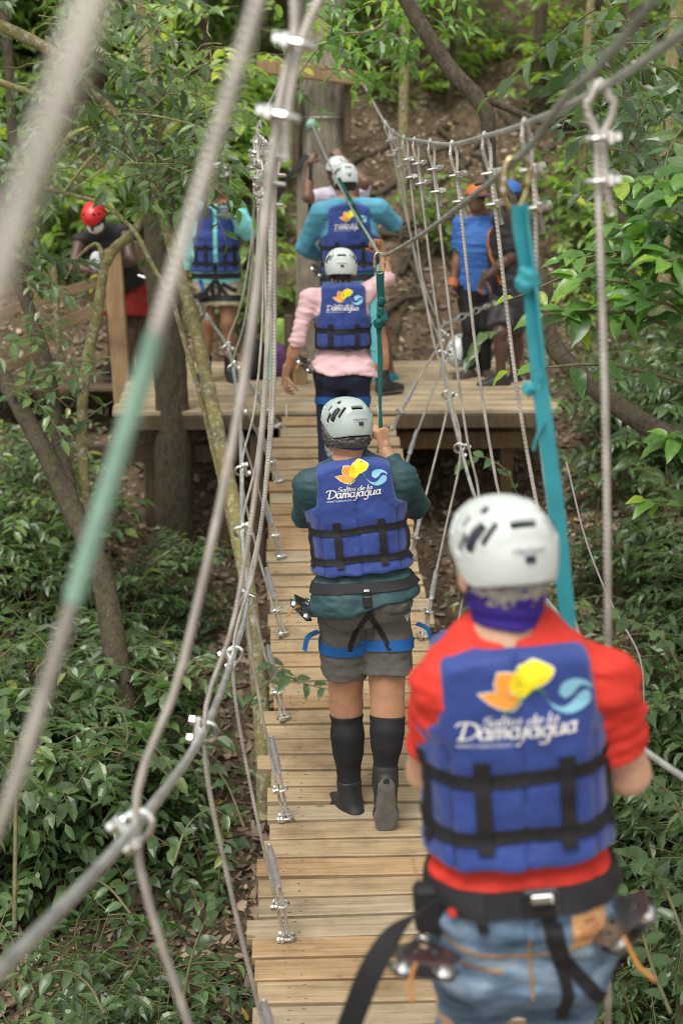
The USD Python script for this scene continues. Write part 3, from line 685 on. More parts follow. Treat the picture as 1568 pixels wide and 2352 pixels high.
# far undergrowth on the bank behind the platform: one mass
def instancer(name, protos, pos, yaw, scale, idx, m, label):
    pi = UsdGeom.PointInstancer.Define(stage, path(name))
    tag(pi, label, "undergrowth", None, "stuff")
    rel = []
    for k, (st, (v, f, t)) in enumerate(protos):
        x = UsdGeom.Xform.Define(stage, path("clump", pi.GetPrim()))
        obj("foliage", (v, f), m, x.GetPrim(), tint=t); obj("twig", st, M["stem"], x.GetPrim(), True)
        rel.append(x.GetPath())
    pi.CreatePrototypesRel().SetTargets(rel)
    pi.CreateProtoIndicesAttr(Vt.IntArray.FromNumpy(np.asarray(idx, np.int32)))
    pi.CreatePositionsAttr(Vt.Vec3fArray.FromNumpy(np.asarray(pos, np.float32)))
    q = [Gf.Quath(float(math.cos(a / 2)), 0.0, 0.0, float(math.sin(a / 2))) for a in yaw]
    pi.CreateOrientationsAttr(Vt.QuathArray(q))
    pi.CreateScalesAttr(Vt.Vec3fArray.FromNumpy(np.repeat(np.asarray(scale, np.float32)[:, None], 3, 1)))
FP = [shrub(300 + i, 1.2, 4, 0.75, 0.15, 0.46, 0.35 + 0.08 * i, 7, 8) for i in range(5)]
pos, sc_ = [], []
while len(pos) < 1000:
    y = 13.9 + 30 * rgp.random() ** 1.6; x = rgp.uniform(-0.42, 0.42) * (y + 6)
    z = float(gh(x, y)); u, v, D = PX((x, y, z + 0.4))
    keep = 1.0
    if 640 < u < 1320 and v > 250: keep = 0.07
    elif 820 < u < 1400: keep = 0.55 if v > 120 else 0.6
    elif u < 640 and v > 560: keep = 0.12
    elif u >= 1320 and v > 420: keep = 0.3
    if rgp.random() > keep: continue
    pos.append((x, y, z - 0.05)); sc_.append(rgp.uniform(0.6, 1.3) * (1.0 if y < 22 else 1.5))
pos = np.array(pos)
instancer("undergrowth", FP, pos, rgp.uniform(0, 6.28, len(pos)), sc_, rgp.integers(0, 5, len(pos)), M["leaf_far"], "green undergrowth covering the bank behind the platform")
# taller saplings' foliage up in the far background
pos, sc_ = [], []
while len(pos) < 230:
    y = rgp.uniform(16, 36); x = rgp.uniform(-0.42, 0.42) * (y + 6)
    z = float(gh(x, y)) + rgp.uniform(0.8, 4.5)
    u, v, D = PX((x, y, z))
    if v > 430 or v < -260: continue
    if 640 < u < 1050 and v > 100: continue
    if u > 640 and rgp.random() < 0.86: continue
    pos.append((x, y, z)); sc_.append(rgp.uniform(0.7, 1.5))
pos = np.array(pos)
instancer("sapling_foliage", FP, pos, rgp.uniform(0, 6.28, len(pos)), sc_, rgp.integers(0, 5, len(pos)), M["leaf_far"], "bright green sapling foliage deep in the background forest")

# leaf litter
rgl = np.random.default_rng(31)
N = 78000
y = 2.5 + 16 * rgl.random(N) ** 1.15; x = rgl.uniform(-1, 1, N) * (1.2 + 0.33 * y)
z = gh(x, y); e = 0.03
nr = np.stack([-(gh(x + e, y) - z) / e, -(gh(x, y + e) - z) / e, np.ones(N)], 1)
a = rgl.uniform(0, 6.28, N); dr = np.stack([np.cos(a), np.sin(a), rgl.normal(0, 0.25, N)], 1)
dr = dr - nr * ((dr * nr).sum(1) / (nr * nr).sum(1))[:, None] + rgl.normal(0, 0.30, (N, 3))
LL = 0.025 + 0.075 * rgl.random(N) ** 1.6
lv = leaves(np.stack([x, y, z + rgl.uniform(0.004, 0.03, N)], 1) - unit(dr) * LL[:, None] * 0.5, dr, nr + rgl.normal(0, 0.55, (N, 3)), LL, LL * rgl.uniform(0.3, 0.75, N), np.clip(rgl.beta(1.6, 2.0, N) * 0.9 + (rgl.random(N) < 0.03) * 0.5, 0, 1), rgl.uniform(-0.7, 0.7, N), rgl.uniform(-0.45, 0.5))
tag(obj("leaf_litter", (lv[0], lv[1]), M["litter"], tint=lv[2], kind="stuff"), "dry brown leaf litter over the forest floor")

# ---- trees
def tree_px(name, label, parts, m, cat_="tree", seed=0):
    """parts: (part name, [(u, v, Y) ...], radii, sides)"""
    p0 = W(*parts[0][1][0]); t = thing(name, label, cat_, p0)
    for k, (pn, px, r, n) in enumerate(parts):
        pts = [W(*q) if not isinstance(q, np.ndarray) else q for q in px]
        obj(pn, loc(trunk(pts, r, n, 0.09, seed + k), p0), m, t, True)
    return t, p0
def crown(t, p0, lvs, tws, m, name="crown"):
    v, f, tt = lf_join(lvs)
    obj(name, (v - p0, f), m, t, tint=tt, kind="stuff")
    tv, tf = cat(tws); obj("twig", (tv - p0, tf), M["stem"], t, True, kind="stuff")
def crown_px(rg, poly, n, Yr, L, tint, nleaf=9, ln=(0.25, 0.5), ratio=0.42, down=0.15, up=(0, -0.45, 1), r=0.004):
    lv, tw = [], []; P = Polygon(poly); b = P.bounds
    while len(lv) < n:
        u, v = rg.uniform(b[0], b[2]), rg.uniform(b[1], b[3])
        if not P.contains(shapely.Point(u, v)): continue
        p = W(u, v, rg.uniform(*Yr)); a = rg.uniform(0, 6.28)
        d = np.array([math.cos(a), math.sin(a) * 0.7, rg.normal(-down, 0.22)])
        q, l = spray(rg, p - unit(d) * 0.15, d, rg.uniform(*ln), nleaf, L, ratio, np.clip(tint + rg.normal(0, 0.18), 0, 1), up=np.array(up) + rg.normal(0, 0.25, 3), r=r)
        lv.append(l); tw.append(q)
    return lv, tw
rgt = np.random.default_rng(8)
# trunk that rises through the platform's front edge
g0 = W(398, 1210, 10.45)
t, p0 = tree_px("platform_tree", "brown tree trunk rising through the front edge of the platform", [("trunk", [W(402, 1260, 10.5), (398, 1100, 10.42), (396, 944, 10.42), (378, 720, 10.45), (366, 500, 10.5), (350, 300, 10.55), (330, 80, 10.6), (320, -120, 10.6)], [0.15, 0.135, 0.125, 0.12, 0.115, 0.11, 0.10], 18)], M["bark_brown"], seed=1)
lv, tw = crown_px(rgt, [(180, -60), (640, -60), (640, 60), (560, 300), (420, 330), (250, 200)], 44, (9.3, 11.0), 0.13, 0.62, up=(0, -0.7, 1))
crown(t, p0, lv, tw, M["leaf_far"])
# slanting pale trunk
t, p0 = tree_px("slanting_tree", "slanting pale lichen spotted trunk in front of the platform, with a cut stub", [
    ("trunk", [W(612, 1880, 7.1), (604, 1700, 7.2), (585, 1480, 7.4), (560, 1290, 7.6), (528, 1120, 7.9), (494, 960, 8.1), (466, 830, 8.3), (440, 720, 8.45), (404, 600, 8.6), (370, 480, 8.7), (345, 405, 8.8)], [0.050, 0.046, 0.042, 0.042, 0.040, 0.037, 0.033, 0.024], 16),
    ("cut_stub", [(455, 742, 8.42), (465, 720, 8.4), (470, 700, 8.38)], [0.017, 0.014, 0.014], 9),
    ("branch", [(372, 330, 8.8), (362, 250, 8.85), (345, 150, 8.9), (325, 40, 9.0), (318, -60, 9.0)], [0.028, 0.03, 0.03, 0.028], 12),
    ("branch", [(345, 405, 8.8), (358, 365, 8.8), (372, 330, 8.8)], [0.024, 0.026, 0.028], 10),
    ("branch", [(345, 405, 8.8), (320, 385, 8.75), (290, 350, 8.7), (270, 300, 8.6)], [0.013, 0.010, 0.007, 0.005], 8)], M["bark_lichen"], seed=20)
lv, tw = crown_px(rgt, [(230, 240), (520, 240), (520, 420), (420, 500), (330, 460), (230, 380)], 30, (8.2, 9.0), 0.115, 0.45, 8)
l2, t2 = crown_px(rgt, [(250, -40), (420, -40), (430, 240), (290, 240)], 20, (8.0, 9.2), 0.12, 0.4, 8)
crown(t, p0, lv + l2, tw + t2, M["leaf"])
# thin whip
t, p0 = tree_px("thin_stem", "thin knobbly pale stem arching parallel to the slanting trunk", [("trunk", [(566, 1400, 7.9), (540, 1260, 8.0), (510, 1120, 8.1), (482, 1000, 8.2), (455, 890, 8.25), (425, 790, 8.3), (395, 690, 8.35), (360, 640, 8.4) if False else (352, 612, 8.4), (318, 545, 8.45), (285, 505, 8.5), (240, 470, 8.5), (195, 455, 8.55), (148, 442, 8.6), (100, 430, 8.6)], [0.015, 0.016, 0.015, 0.014, 0.013, 0.012, 0.010], 9)], M["bark_lichen"], seed=30)
# left: branch across the top corner with its twigs
t, p0 = tree_px("leaning_branch", "mottled tree branch slanting down across the upper left corner", [
    ("branch", [(-60, 30, 7.6), (0, 58, 7.6), (105, 108, 7.6), (165, 155, 7.65), (220, 215, 7.7), (262, 258, 7.7), (285, 275, 7.75)], [0.032, 0.031, 0.028, 0.025, 0.022, 0.016], 12),
    ("twig", [(255, 258, 7.7), (225, 285, 7.65), (175, 305, 7.6), (125, 345, 7.55), (105, 400, 7.5)], [0.007, 0.006, 0.005, 0.003], 7),
    ("twig", [(272, 262, 7.7), (330, 262, 7.65), (380, 270, 7.6), (440, 285, 7.6), (490, 305, 7.6)], [0.007, 0.006, 0.004], 7),
    ("twig", [(268, 265, 7.7), (290, 320, 7.6), (310, 360, 7.6), (322, 385, 7.6)], [0.006, 0.005, 0.003], 7),
    ("twig", [(262, 310, 7.7), (200, 372, 7.6), (147, 440, 7.6)], [0.011, 0.010, 0.008], 8),
    ("twig", [(260, 370, 7.5), (215, 405, 7.5), (170, 432, 7.5)], [0.005, 0.004, 0.003], 6),
    ("twig", [(-40, 175, 8.2), (20, 195, 8.2), (80, 215, 8.2)], [0.022, 0.02, 0.015], 9)], M["bark_lichen"], seed=40)
lv, tw = crown_px(rgt, [(-60, -40), (260, -40), (260, 180), (60, 330), (-60, 330)], 40, (7.0, 9.6), 0.105, 0.45)
l2, t2 = crown_px(rgt, [(180, 250), (480, 270), (500, 420), (380, 440), (200, 330)], 22, (7.2, 8.0), 0.10, 0.45, 7)
crown(t, p0, lv + l2, tw + t2, M["leaf"])
# loose wiry twigs hanging among the leaves at the upper left
wt = []
for k in range(34):
    u, v, Yq = rgt.uniform(40, 560), rgt.uniform(-20, 430), rgt.uniform(7.2, 8.4); au = rgt.uniform(0, 6.28); pts = []
    for i in range(7):
        pts.append(W(u, v, Yq)); au += rgt.normal(0, 0.45); st_ = rgt.uniform(14, 34)
        u += math.cos(au) * st_; v += abs(math.sin(au)) * st_ * 0.9 - 3; Yq += rgt.normal(0, 0.03)
    wt.append(tube(spline(pts, 3), np.linspace(0.0038, 0.0014, 19), 5))
wm = cat(wt)
tag(obj("wiry_twigs", wm, M["bark_lichen"], smooth=True, kind="stuff"), "thin pale wiry twigs among the leaves at the upper left")
# left trunks
t, p0 = tree_px("leaning_tree", "grey brown leaning trunk at far left below the stair railing", [("trunk", [(310, 1760, 7.2), (275, 1560, 7.4), (235, 1330, 7.7), (165, 1170, 8.0), (115, 1060, 8.2), (60, 960, 8.5), (0, 860, 8.8), (-80, 760, 9.0)], [0.07, 0.068, 0.062, 0.057, 0.053, 0.05], 16), ("trunk", [(165, 1160, 8.0), (130, 980, 8.4), (110, 850, 8.6), (70, 720, 8.8), (40, 640, 9.0), (15, 540, 9.1), (0, 440, 9.2)], [0.048, 0.042, 0.04, 0.036, 0.033], 14)], M["bark_brown"], seed=50)
lv, tw = crown_px(rgt, [(-60, 330), (140, 330), (190, 420), (100, 640), (-60, 640)], 26, (8.2, 10.0), 0.11, 0.42)
crown(t, p0, lv, tw, M["leaf"])
t, p0 = tree_px("forked_tree", "slim mossy trunk forking in front of the newel post", [("trunk", [(205, 1330, 8.0), (196, 1180, 8.2), (188, 1000, 8.4), (192, 880, 8.5), (205, 800, 8.6), (222, 730, 8.65), (232, 660, 8.7), (240, 605, 8.75)], [0.038, 0.034, 0.033, 0.034, 0.032, 0.030], 13), ("branch", [(240, 612, 8.75), (262, 572, 8.8), (290, 548, 8.85), (315, 520, 8.9), (332, 470, 9.0)], [0.030, 0.032, 0.028, 0.022], 12), ("branch", [(240, 608, 8.75), (222, 560, 8.8), (180, 590, 8.8), (150, 640, 8.8)], [0.02, 0.012, 0.010, 0.006], 8), ("branch", [(123, 600, 9.3), (130, 720, 9.2), (140, 850, 9.1)], [0.02, 0.02, 0.02], 8)], M["bark_lichen"], seed=60)
lv, tw = crown_px(rgt, [(40, 620), (140, 640), (260, 800), (300, 930), (180, 1040), (20, 900)], 22, (7.8, 8.5), 0.10, 0.5, 6)
crown(t, p0, lv, tw, M["leaf"])
t, p0 = tree_px("sapling", "straight thin sapling stem near the bottom left edge", [("trunk", [(32, 2300, 5.4), (34, 2050, 5.6), (36, 1880, 5.8), (38, 1700, 6.0)], [0.011, 0.010, 0.009], 8)], M["stem"], seed=70)
lv, tw = crown_px(rgt, [(0, 1560), (90, 1560), (90, 1760), (0, 1760)], 7, (5.7, 6.2), 0.10, 0.6, 7)
crown(t, p0, lv, tw, M["leaf"])
# right: the big crooked limb
t, p0 = tree_px("crooked_tree", "crooked mossy limb winding down from the top centre to the right edge", [
    ("trunk", [(1640, 1040, 6.6), (1568, 1012, 6.7), (1500, 985, 6.8), (1405, 922, 6.95), (1320, 850, 7.1), (1272, 795, 7.2), (1250, 735, 7.25), (1245, 650, 7.3), (1205, 555, 7.4), (1172, 470, 7.5), (1128, 400, 7.6), (1122, 330, 7.6), (1118, 262, 7.6), (1085, 212, 7.65), (1040, 165, 7.7), (985, 85, 7.75), (935, 5, 7.8), (905, -60, 7.8)], [0.056, 0.055, 0.05, 0.048, 0.05, 0.046, 0.043, 0.038, 0.042, 0.042, 0.040, 0.036], 16),
    ("branch", [(1112, 225, 7.6), (1160, 245, 7.6), (1215, 268, 7.55), (1280, 288, 7.5), (1360, 292, 7.45), (1440, 315, 7.4), (1500, 360, 7.4), (1580, 410, 7.3)], [0.018, 0.02, 0.019, 0.02, 0.02], 10),
    ("branch", [(1168, 455, 7.48), (1140, 432, 7.4), (1112, 420, 7.35), (1092, 424, 7.3)], [0.012, 0.010, 0.007], 8)], M["bark_brown"], seed=80)
lv, tw = crown_px(rgt, [(1280, 60), (1600, -60), (1600, 430), (1420, 420), (1300, 250)], 50, (5.4, 8.0), 0.115, 0.33, 9, up=(0, -0.5, 1))
crown(t, p0, lv, tw, M["leaf"])
# spray hanging in front of the post
t, p0 = tree_px("hanging_branch", "pale leaved branch hanging in front of the big post's cross beam", [("branch", [(1010, -60, 8.6), (960, 10, 8.6), (900, 40, 8.6), (850, 70, 8.6), (790, 75, 8.6)], [0.012, 0.010, 0.008, 0.004], 8), ("branch", [(900, 75, 8.7), (860, 110, 8.7), (830, 130, 8.7), (780, 160, 8.7), (725, 200, 8.7)], [0.007, 0.006, 0.004], 7)], M["bark_lichen"], seed=90)
lv, tw = crown_px(rgt, [(690, -40), (1010, -40), (960, 110), (880, 190), (800, 170), (700, 60)], 38, (8.3, 9.2), 0.105, 0.6, 9, ratio=0.36, up=(0, -0.6, 1))
l2, t2 = crown_px(rgt, [(690, 170), (745, 180), (740, 290), (700, 280)], 3, (8.6, 8.8), 0.09, 0.6, 5, ln=(0.12, 0.2))
l3, t3 = crown_px(rgt, [(820, 150), (880, 150), (870, 235), (830, 215)], 5, (8.5, 8.8), 0.10, 0.75, 6, ln=(0.12, 0.25))
crown(t, p0, lv + l2 + l3, tw + t2 + t3, M["leaf_bright"])
# leaves in front of the turquoise sleeved figure
t, p0 = tree_px("leafy_twig", "twig of broad bright leaves in front of the person in turquoise", [("twig", [(470, 380, 9.0), (530, 390, 9.0), (590, 400, 9.0), (630, 440, 9.0)], [0.006, 0.005, 0.003], 7)], M["bark_lichen"], seed=95)
B = [(512, 405, 1), (540, 438, 0), (560, 398, 1), (575, 455, 1), (600, 380, 0), (548, 475, 0), (520, 465, 1), (582, 505, 0), (565, 420, 1), (530, 380, 1), (500, 432, 0), (590, 470, 1)]
bl = leaves([W(u, v, 8.95) for u, v, _ in B], [np.array([rgt.normal(0, 0.7), -0.25, -0.55 + 0.5 * k]) for _, _, k in B], [np.array([rgt.normal(0, 0.3), -1.0, 0.8]) for _ in B], rgt.uniform(0.11, 0.16, len(B)), 0.075, rgt.uniform(0.45, 1.0, len(B)), 0.25, 0.12)
for i in range(len(B)):
    obj("leaf", (bl[0][i * 8:i * 8 + 8] - p0, bl[1][:8]), M["leaf_bright"], t, True, tint=bl[2][i * 8:i * 8 + 8])
# background trunks
BT = [(22, 300, 14.5, 0.05), (585, 120, 17, 0.10), (470, 100, 16, 0.055), (905, 300, 15.5, 0.05), (1240, 150, 16.5, 0.07), (1345, 250, 15.0, 0.045), (1430, 400, 13.2, 0.085), (1530, 500, 12.4, 0.06), (880, 120, 19, 0.09), (1130, 60, 20, 0.11), (1030, 200, 17, 0.04), (130, 120, 17, 0.08), (250, 60, 18, 0.10), (1395, 80, 18, 0.06)]
LB = ["leftmost", "thickest", "second", "pale", "tall", "slim", "stout", "right edge", "far", "broad far", "thin", "left background", "left far", "upper right"]
LBT = ["slim grey trunk at the left edge of the background forest", "thick pale trunk in the background just left of the big post", "thin straight trunk behind the turquoise sleeved person's leaves", "thin brown trunk on the bank right of the big post", "pale straight trunk on the bank right of the crooked limb", "thin dark trunk on the bank above the navy cap", "stout mottled trunk behind the right hand hanger rope", "grey trunk at the right edge behind bright leaves", "far trunk half hidden by pale leaves beside the cross beam", "broad far trunk behind the crooked limb at the top", "very thin stem on the bank between post and crooked limb", "far dark trunk behind the mottled corner branch", "far wide trunk above the red helmet", "far slender trunk near the upper right corner"]
for i, (u, v, Y, r) in enumerate(BT):
    q = W(u, v, Y); z0 = float(gh(q[0], q[1])); lean = rgt.normal(0, 0.06)
    base = np.array([q[0] - lean, q[1], z0 - 0.3])
    tt = thing("forest_tree", LBT[i], "tree", base)
    ht = max(q[2] - z0, 0) + 4.5
    pts = [(0, 0, 0), (lean * 0.5 + rgt.normal(0, 0.04), 0, ht * 0.35), (lean + rgt.normal(0, 0.06), 0, ht * 0.7), (lean * 1.6, 0, ht)]
    obj("trunk", trunk(pts, [r * 1.15, r, r * 0.9, r * 0.75], 12, 0.07, 300 + i), M[("bark_brown", "bark_lichen")[i % 2]], tt, True)
    ll, tw = [], []
    for k in range(7):
        a = rgt.uniform(0, 6.28); pz = np.array([lean * 1.5 + math.cos(a) * 0.2, math.sin(a) * 0.2, ht * rgt.uniform(0.75, 1.0)])
        s_, l_ = spray(rgt, pz, (math.cos(a), math.sin(a), 0.2), rgt.uniform(0.5, 1.0), 12, 0.14, 0.42, 0.6); ll.append(l_); tw.append(s_)
    v_, f_, t_ = lf_join(ll); obj("crown", (v_, f_), M["leaf_far"], tt, tint=t_, kind="stuff"); obj("twig", cat(tw), M["stem"], tt, True, kind="stuff")
# roots on the bank
rt = []
for k in range(26):
    u, v = rgt.uniform(860, 1330), rgt.uniform(180, 640)
    Y0 = 13.6 + (700 - v) / 700 * 4.2; x = W(u, v, Y0)[0]; pts = []
    for i in range(6):
        yy = Y0 - i * rgt.uniform(0.10, 0.3); x += rgt.normal(0.0, 0.16)
        pts.append((x, yy, float(gh(x, yy)) + 0.03 + 0.05 * (i % 2)))
    rt.append(trunk(pts, [0.035 * rgt.uniform(0.5, 1.2), 0.025, 0.012], 8, 0.1, 400 + k, 5))
tag(obj("tree_roots", cat(rt), M["bark_brown"], smooth=True, kind="stuff"), "tangle of brown tree roots on the bank behind the platform", "roots")

# ---- the bright bush at the right, leaf by leaf
rgb_ = np.random.default_rng(21)
def big_leaf(base, d, nrm, L, w, droop, seed):
    """A broad pointed leaf with a folded midrib and rippled edge, 30 triangles."""
    d = unit(np.asarray(d, float)); s = unit(np.cross(d, nrm)); n = np.cross(s, d)
    ts = [0.0, 0.12, 0.28, 0.46, 0.64, 0.80, 0.92, 1.0]; ws = [0, 0.62, 0.95, 1.0, 0.85, 0.52, 0.2, 0]
    V, F = [], []
    for t, ww in zip(ts, ws):
        c = base + d * L * t * (1 - 0.12 * droop * t) - n * L * droop * t * t
        if ww == 0: V.append([c])
        else:
            rp = 0.03 * L * math.sin(t * 14 + seed)
            V.append([c - s * w * ww / 2 + n * (w * ww * 0.20 + rp), c, c + s * w * ww / 2 + n * (w * ww * 0.20 - rp)])
    idx, k = [], 0
    for r in V: idx.append(list(range(k, k + len(r)))); k += len(r)
    for a, b in zip(idx[:-1], idx[1:]):
        if len(a) == 1: F += [[a[0], b[0], b[1]], [a[0], b[1], b[2]]]
        elif len(b) == 1: F += [[a[0], b[0], a[1]], [a[1], b[0], a[2]]]
        else:
            for j in (0, 1): F += [[a[j], b[j], b[j + 1]], [a[j], b[j + 1], a[j + 1]]]
    return np.array([p for r in V for p in r]), np.array(F)
bush0 = W(1640, 1000, 5.0); bush0[2] = float(gh(bush0[0], bush0[1]))
bb = thing("broadleaf_bush", "bush with big glossy bright green pointed leaves at the right edge", "bush", bush0)
RS = [((1660, 640, 5.0), (1480, 500, 4.7)), ((1660, 700, 5.0), (1400, 520, 4.9)), ((1640, 760, 4.8), (1330, 640, 4.75)), ((1640, 800, 4.8), (1260, 720, 4.75)), ((1640, 800, 4.7), (1440, 690, 4.55)), ((1650, 560, 4.8), (1540, 450, 4.6)), ((1660, 680, 4.7), (1520, 600, 4.5)), ((1660, 580, 4.9), (1450, 560, 4.8)), ((1660, 700, 4.9), (1380, 610, 4.9)), ((1650, 620, 5.4), (1300, 600, 5.3)), ((1650, 560, 5.5), (1410, 470, 5.3)), ((1650, 1080, 4.8), (1540, 1010, 4.6)), ((1650, 520, 5.2), (1470, 420, 5.1)), ((1650, 720, 5.3), (1400, 660, 5.2)), ((1650, 1250, 4.9), (1490, 1150, 4.8)), ((1660, 560, 5.6), (1190, 680, 5.7)), ((1640, 900, 5.2), (1180, 850, 5.6))]
bush_st, cnt = [], 0
for k, (a, b) in enumerate(RS):
    A, Bq = W(*a), W(*b); mid = (A + Bq) / 2 + np.array([0, 0, 0.06])
    p = spline([A, mid, Bq], 8); bush_st.append(tube(p - bush0, np.linspace(0.010, 0.0035, len(p)), 7))
    n = 16 if k < 14 else 7
    for i in range(n):
        t_ = 1.0 - 0.75 * (i / n) ** 1.1; q = np.array([np.interp(t_, np.linspace(0, 1, len(p)), p[:, j]) for j in range(3)])
        td = unit(Bq - A); az = rgb_.uniform(0, 6.28) if i < 5 else rgb_.uniform(0, 6.28)
        sd = np.array([math.cos(az), math.sin(az) * 0.8 - 0.25, rgb_.uniform(-0.55, 0.35)])
        d = td * 0.45 + sd
        L = rgb_.uniform(0.092, 0.148) * (0.75 if i < 2 else 1.0)
        pet = unit(d) * 0.02
        lm = big_leaf(q + pet, d, np.array([rgb_.normal(0, 0.3), -0.55 + rgb_.normal(0, 0.3), 1.0]), L, L * rgb_.uniform(0.42, 0.55), rgb_.uniform(0.15, 0.6), k * 7 + i)
        tn = np.clip((0.85 if i < 3 else 0.42) + rgb_.normal(0, 0.17), 0, 1)
        obj("leaf", (lm[0] - bush0, lm[1]), M["leaf_bright"], bb, True, tint=np.full(len(lm[0]), tn))
        bush_st.append(tube(np.array([q - bush0, q + pet - bush0]), 0.002, 5)); cnt += 1
obj("stem", cat(bush_st + [tube(spline([np.array([0, 0, -0.2]), W(1650, 900, 5.0) - bush0, W(1660, 560, 5.2) - bush0], 8), np.linspace(0.02, 0.01, 17), 8)]), M["stem"], bb, True)
# lower plants beside the bridge that the eye can pick out, each built of single leaves
def sprig(name, label, px, n, L, tint, seed, m="leaf", ratio=0.45):
    rg = np.random.default_rng(seed); P_ = [W(*q) for q in px]; p0 = P_[0]
    t = thing(name, label, "plant", p0); p = spline(P_, 8)
    obj("stem", tube(p - p0, np.linspace(0.007, 0.002, len(p)), 6), M["stem"], t, True)
    for i in range(n):
        f_ = 0.12 + 0.88 * i / (n - 1); q = np.array([np.interp(f_, np.linspace(0, 1, len(p)), p[:, j]) for j in range(3)])
        td = unit(p[min(int(f_ * (len(p) - 1)) + 1, len(p) - 1)] - p[max(int(f_ * (len(p) - 1)) - 1, 0)])
        sd = unit(np.cross(td, (0, 0, 1))) * (1 if i % 2 else -1)
        d = td * 0.5 + sd * 0.9 + rg.normal(0, 0.2, 3)
        l_ = L * rg.uniform(0.75, 1.15)
        lm = big_leaf(q, d, np.array([rg.normal(0, 0.3), -0.5 + rg.normal(0, 0.2), 1]), l_, l_ * ratio * rg.uniform(0.9, 1.1), rg.uniform(0.1, 0.45), i + seed)
        obj("leaf", (lm[0] - p0, lm[1]), M[m], t, True, tint=np.full(len(lm[0]), np.clip(tint + rg.normal(0, 0.12), 0, 1)))
SP = [([(600, 1500, 6.7), (640, 1540, 6.45), (700, 1570, 6.35), (760, 1585, 6.3)], 9, 0.10, 0.35, "leafy shoot lying over the left edge of the footbridge boards"),
      ([(560, 1640, 6.3), (590, 1590, 6.2), (630, 1560, 6.2), (660, 1560, 6.2)], 7, 0.095, 0.3, "shoot of dark leaves just left of the boards beside the black socks"),
      ([(420, 2300, 4.9), (440, 2200, 4.95), (470, 2120, 5.0), (500, 2080, 5.0)], 9, 0.085, 0.25, "low shoot at bottom left between the two nearest hanger ropes"),
      ([(300, 2100, 5.4), (250, 2040, 5.5), (200, 2020, 5.5), (150, 2050, 5.5)], 9, 0.09, 0.4, "shoot with drooping leaves above the big silver rope clip"),
      ([(420, 1820, 5.9), (350, 1750, 5.9), (270, 1720, 5.9), (210, 1700, 5.9)], 10, 0.095, 0.4, "arching leafy shoot on the left slope near the rope crossing"),
      ([(560, 1900, 5.8), (520, 1800, 5.9), (480, 1760, 5.9), (420, 1740, 5.9)], 9, 0.09, 0.3, "leafy shoot between the left hanger ropes at board height"),
      ([(400, 1980, 5.3), (430, 1900, 5.4), (480, 1860, 5.4), (530, 1880, 5.4)], 9, 0.085, 0.3, "leafy shoot over brown litter right of the nearest left hanger"),
      ([(240, 2330, 4.8), (200, 2260, 4.9), (140, 2230, 4.9), (70, 2260, 4.9)], 9, 0.09, 0.3, "dark leafy shoot in the bottom left corner"),
      ([(1540, 2330, 3.6), (1500, 2230, 3.7), (1470, 2130, 3.8), (1440, 2060, 3.8)], 12, 0.085, 0.3, "dark shoot in the bottom right corner beside the hip pulley"),
      ([(1568, 2150, 3.9), (1530, 2050, 4.0), (1490, 1990, 4.0), (1450, 1960, 4.0)], 11, 0.085, 0.35, "leafy shoot at right edge level with the vest straps"),
      ([(1580, 1900, 4.3), (1540, 1830, 4.3), (1500, 1790, 4.3), (1460, 1800, 4.3)], 9, 0.085, 0.3, "leafy shoot right of the red sleeve below the silver cable"),
      ([(1570, 1560, 4.6), (1530, 1480, 4.6), (1480, 1440, 4.6), (1420, 1420, 4.6)], 10, 0.09, 0.3, "dark leafy shoot at right edge above the red sleeve"),
      ([(1190, 1140, 7.6), (1160, 1080, 7.6), (1110, 1050, 7.6), (1070, 1060, 7.6)], 9, 0.11, 0.4, "leafy shoot beside the right end of the platform, above the white helmet"),
      ([(1150, 760, 8.2), (1110, 770, 8.2), (1080, 820, 8.2)], 7, 0.12, 0.5, "pale leafy shoot in front of the black trousers")]
for k, (px, n, L, tn, lb) in enumerate(SP): sprig("leafy_shoot", lb, px, n, L, tn, 500 + k)
# a pale rope hanging in the right hand slope
tag(obj("white_rope", tube(spline([W(1300, 1060, 7.0), W(1345, 1240, 6.8), W(1405, 1390, 6.6), W(1465, 1500, 6.4), W(1478, 1600, 6.3), W(1470, 1720, 6.3), W(1500, 1800, 6.2)], 8), 0.0045, 8), mat("white_cord", (0.30, 0.26, 0.27), 0.7), smooth=True), "pale slack rope hanging down the slope right of the teal strap", "rope")
# ---------------------------------------------------------------- people
M["helmet"] = mat("helmet_shell", (0.36, 0.425, 0.425), 0.3, var=0.06, scale=8)
M["helmet_white"] = mat("helmet_shell_white", (0.50, 0.55, 0.555), 0.26, var=0.05, scale=8)
M["helmet_red"] = mat("helmet_shell_red", (0.50, 0.018, 0.022), 0.35, var=0.15, scale=8)
M["black"] = mat("black_plastic", (0.012, 0.012, 0.015), 0.5, var=0.3)
M["navy_plastic"] = mat("navy_plastic", (0.018, 0.022, 0.045), 0.45, var=0.2)
M["web_black"] = weave("webbing_black", (0.014, 0.014, 0.017), 0.7, bump=0.0015)
M["web_blue"] = weave("webbing_blue", (0.012, 0.10, 0.33), 0.55, bump=0.0012)
M["web_teal"] = weave("webbing_teal", (0.035, 0.26, 0.32), 0.5, bump=0.0012)
M["web_green"] = weave("webbing_green", (0.004, 0.075, 0.068), 0.55, bump=0.0012)
M["web_cyan"] = weave("webbing_cyan", (0.12, 0.48, 0.55), 0.6)
M["vest"] = weave("vest_blue", (0.024, 0.050, 0.225), 0.62, sheen=0.15)
M["vest_dark"] = weave("vest_lining", (0.02, 0.035, 0.15), 0.7)
M["buff"] = weave("buff_purple", (0.030, 0.015, 0.20), 0.7)
M["ink_white"] = mat("print_white", (0.78, 0.78, 0.76), 0.5, var=0.05)
M["ink_orange"] = mat("print_orange", (0.80, 0.33, 0.055), 0.5, var=0.05)
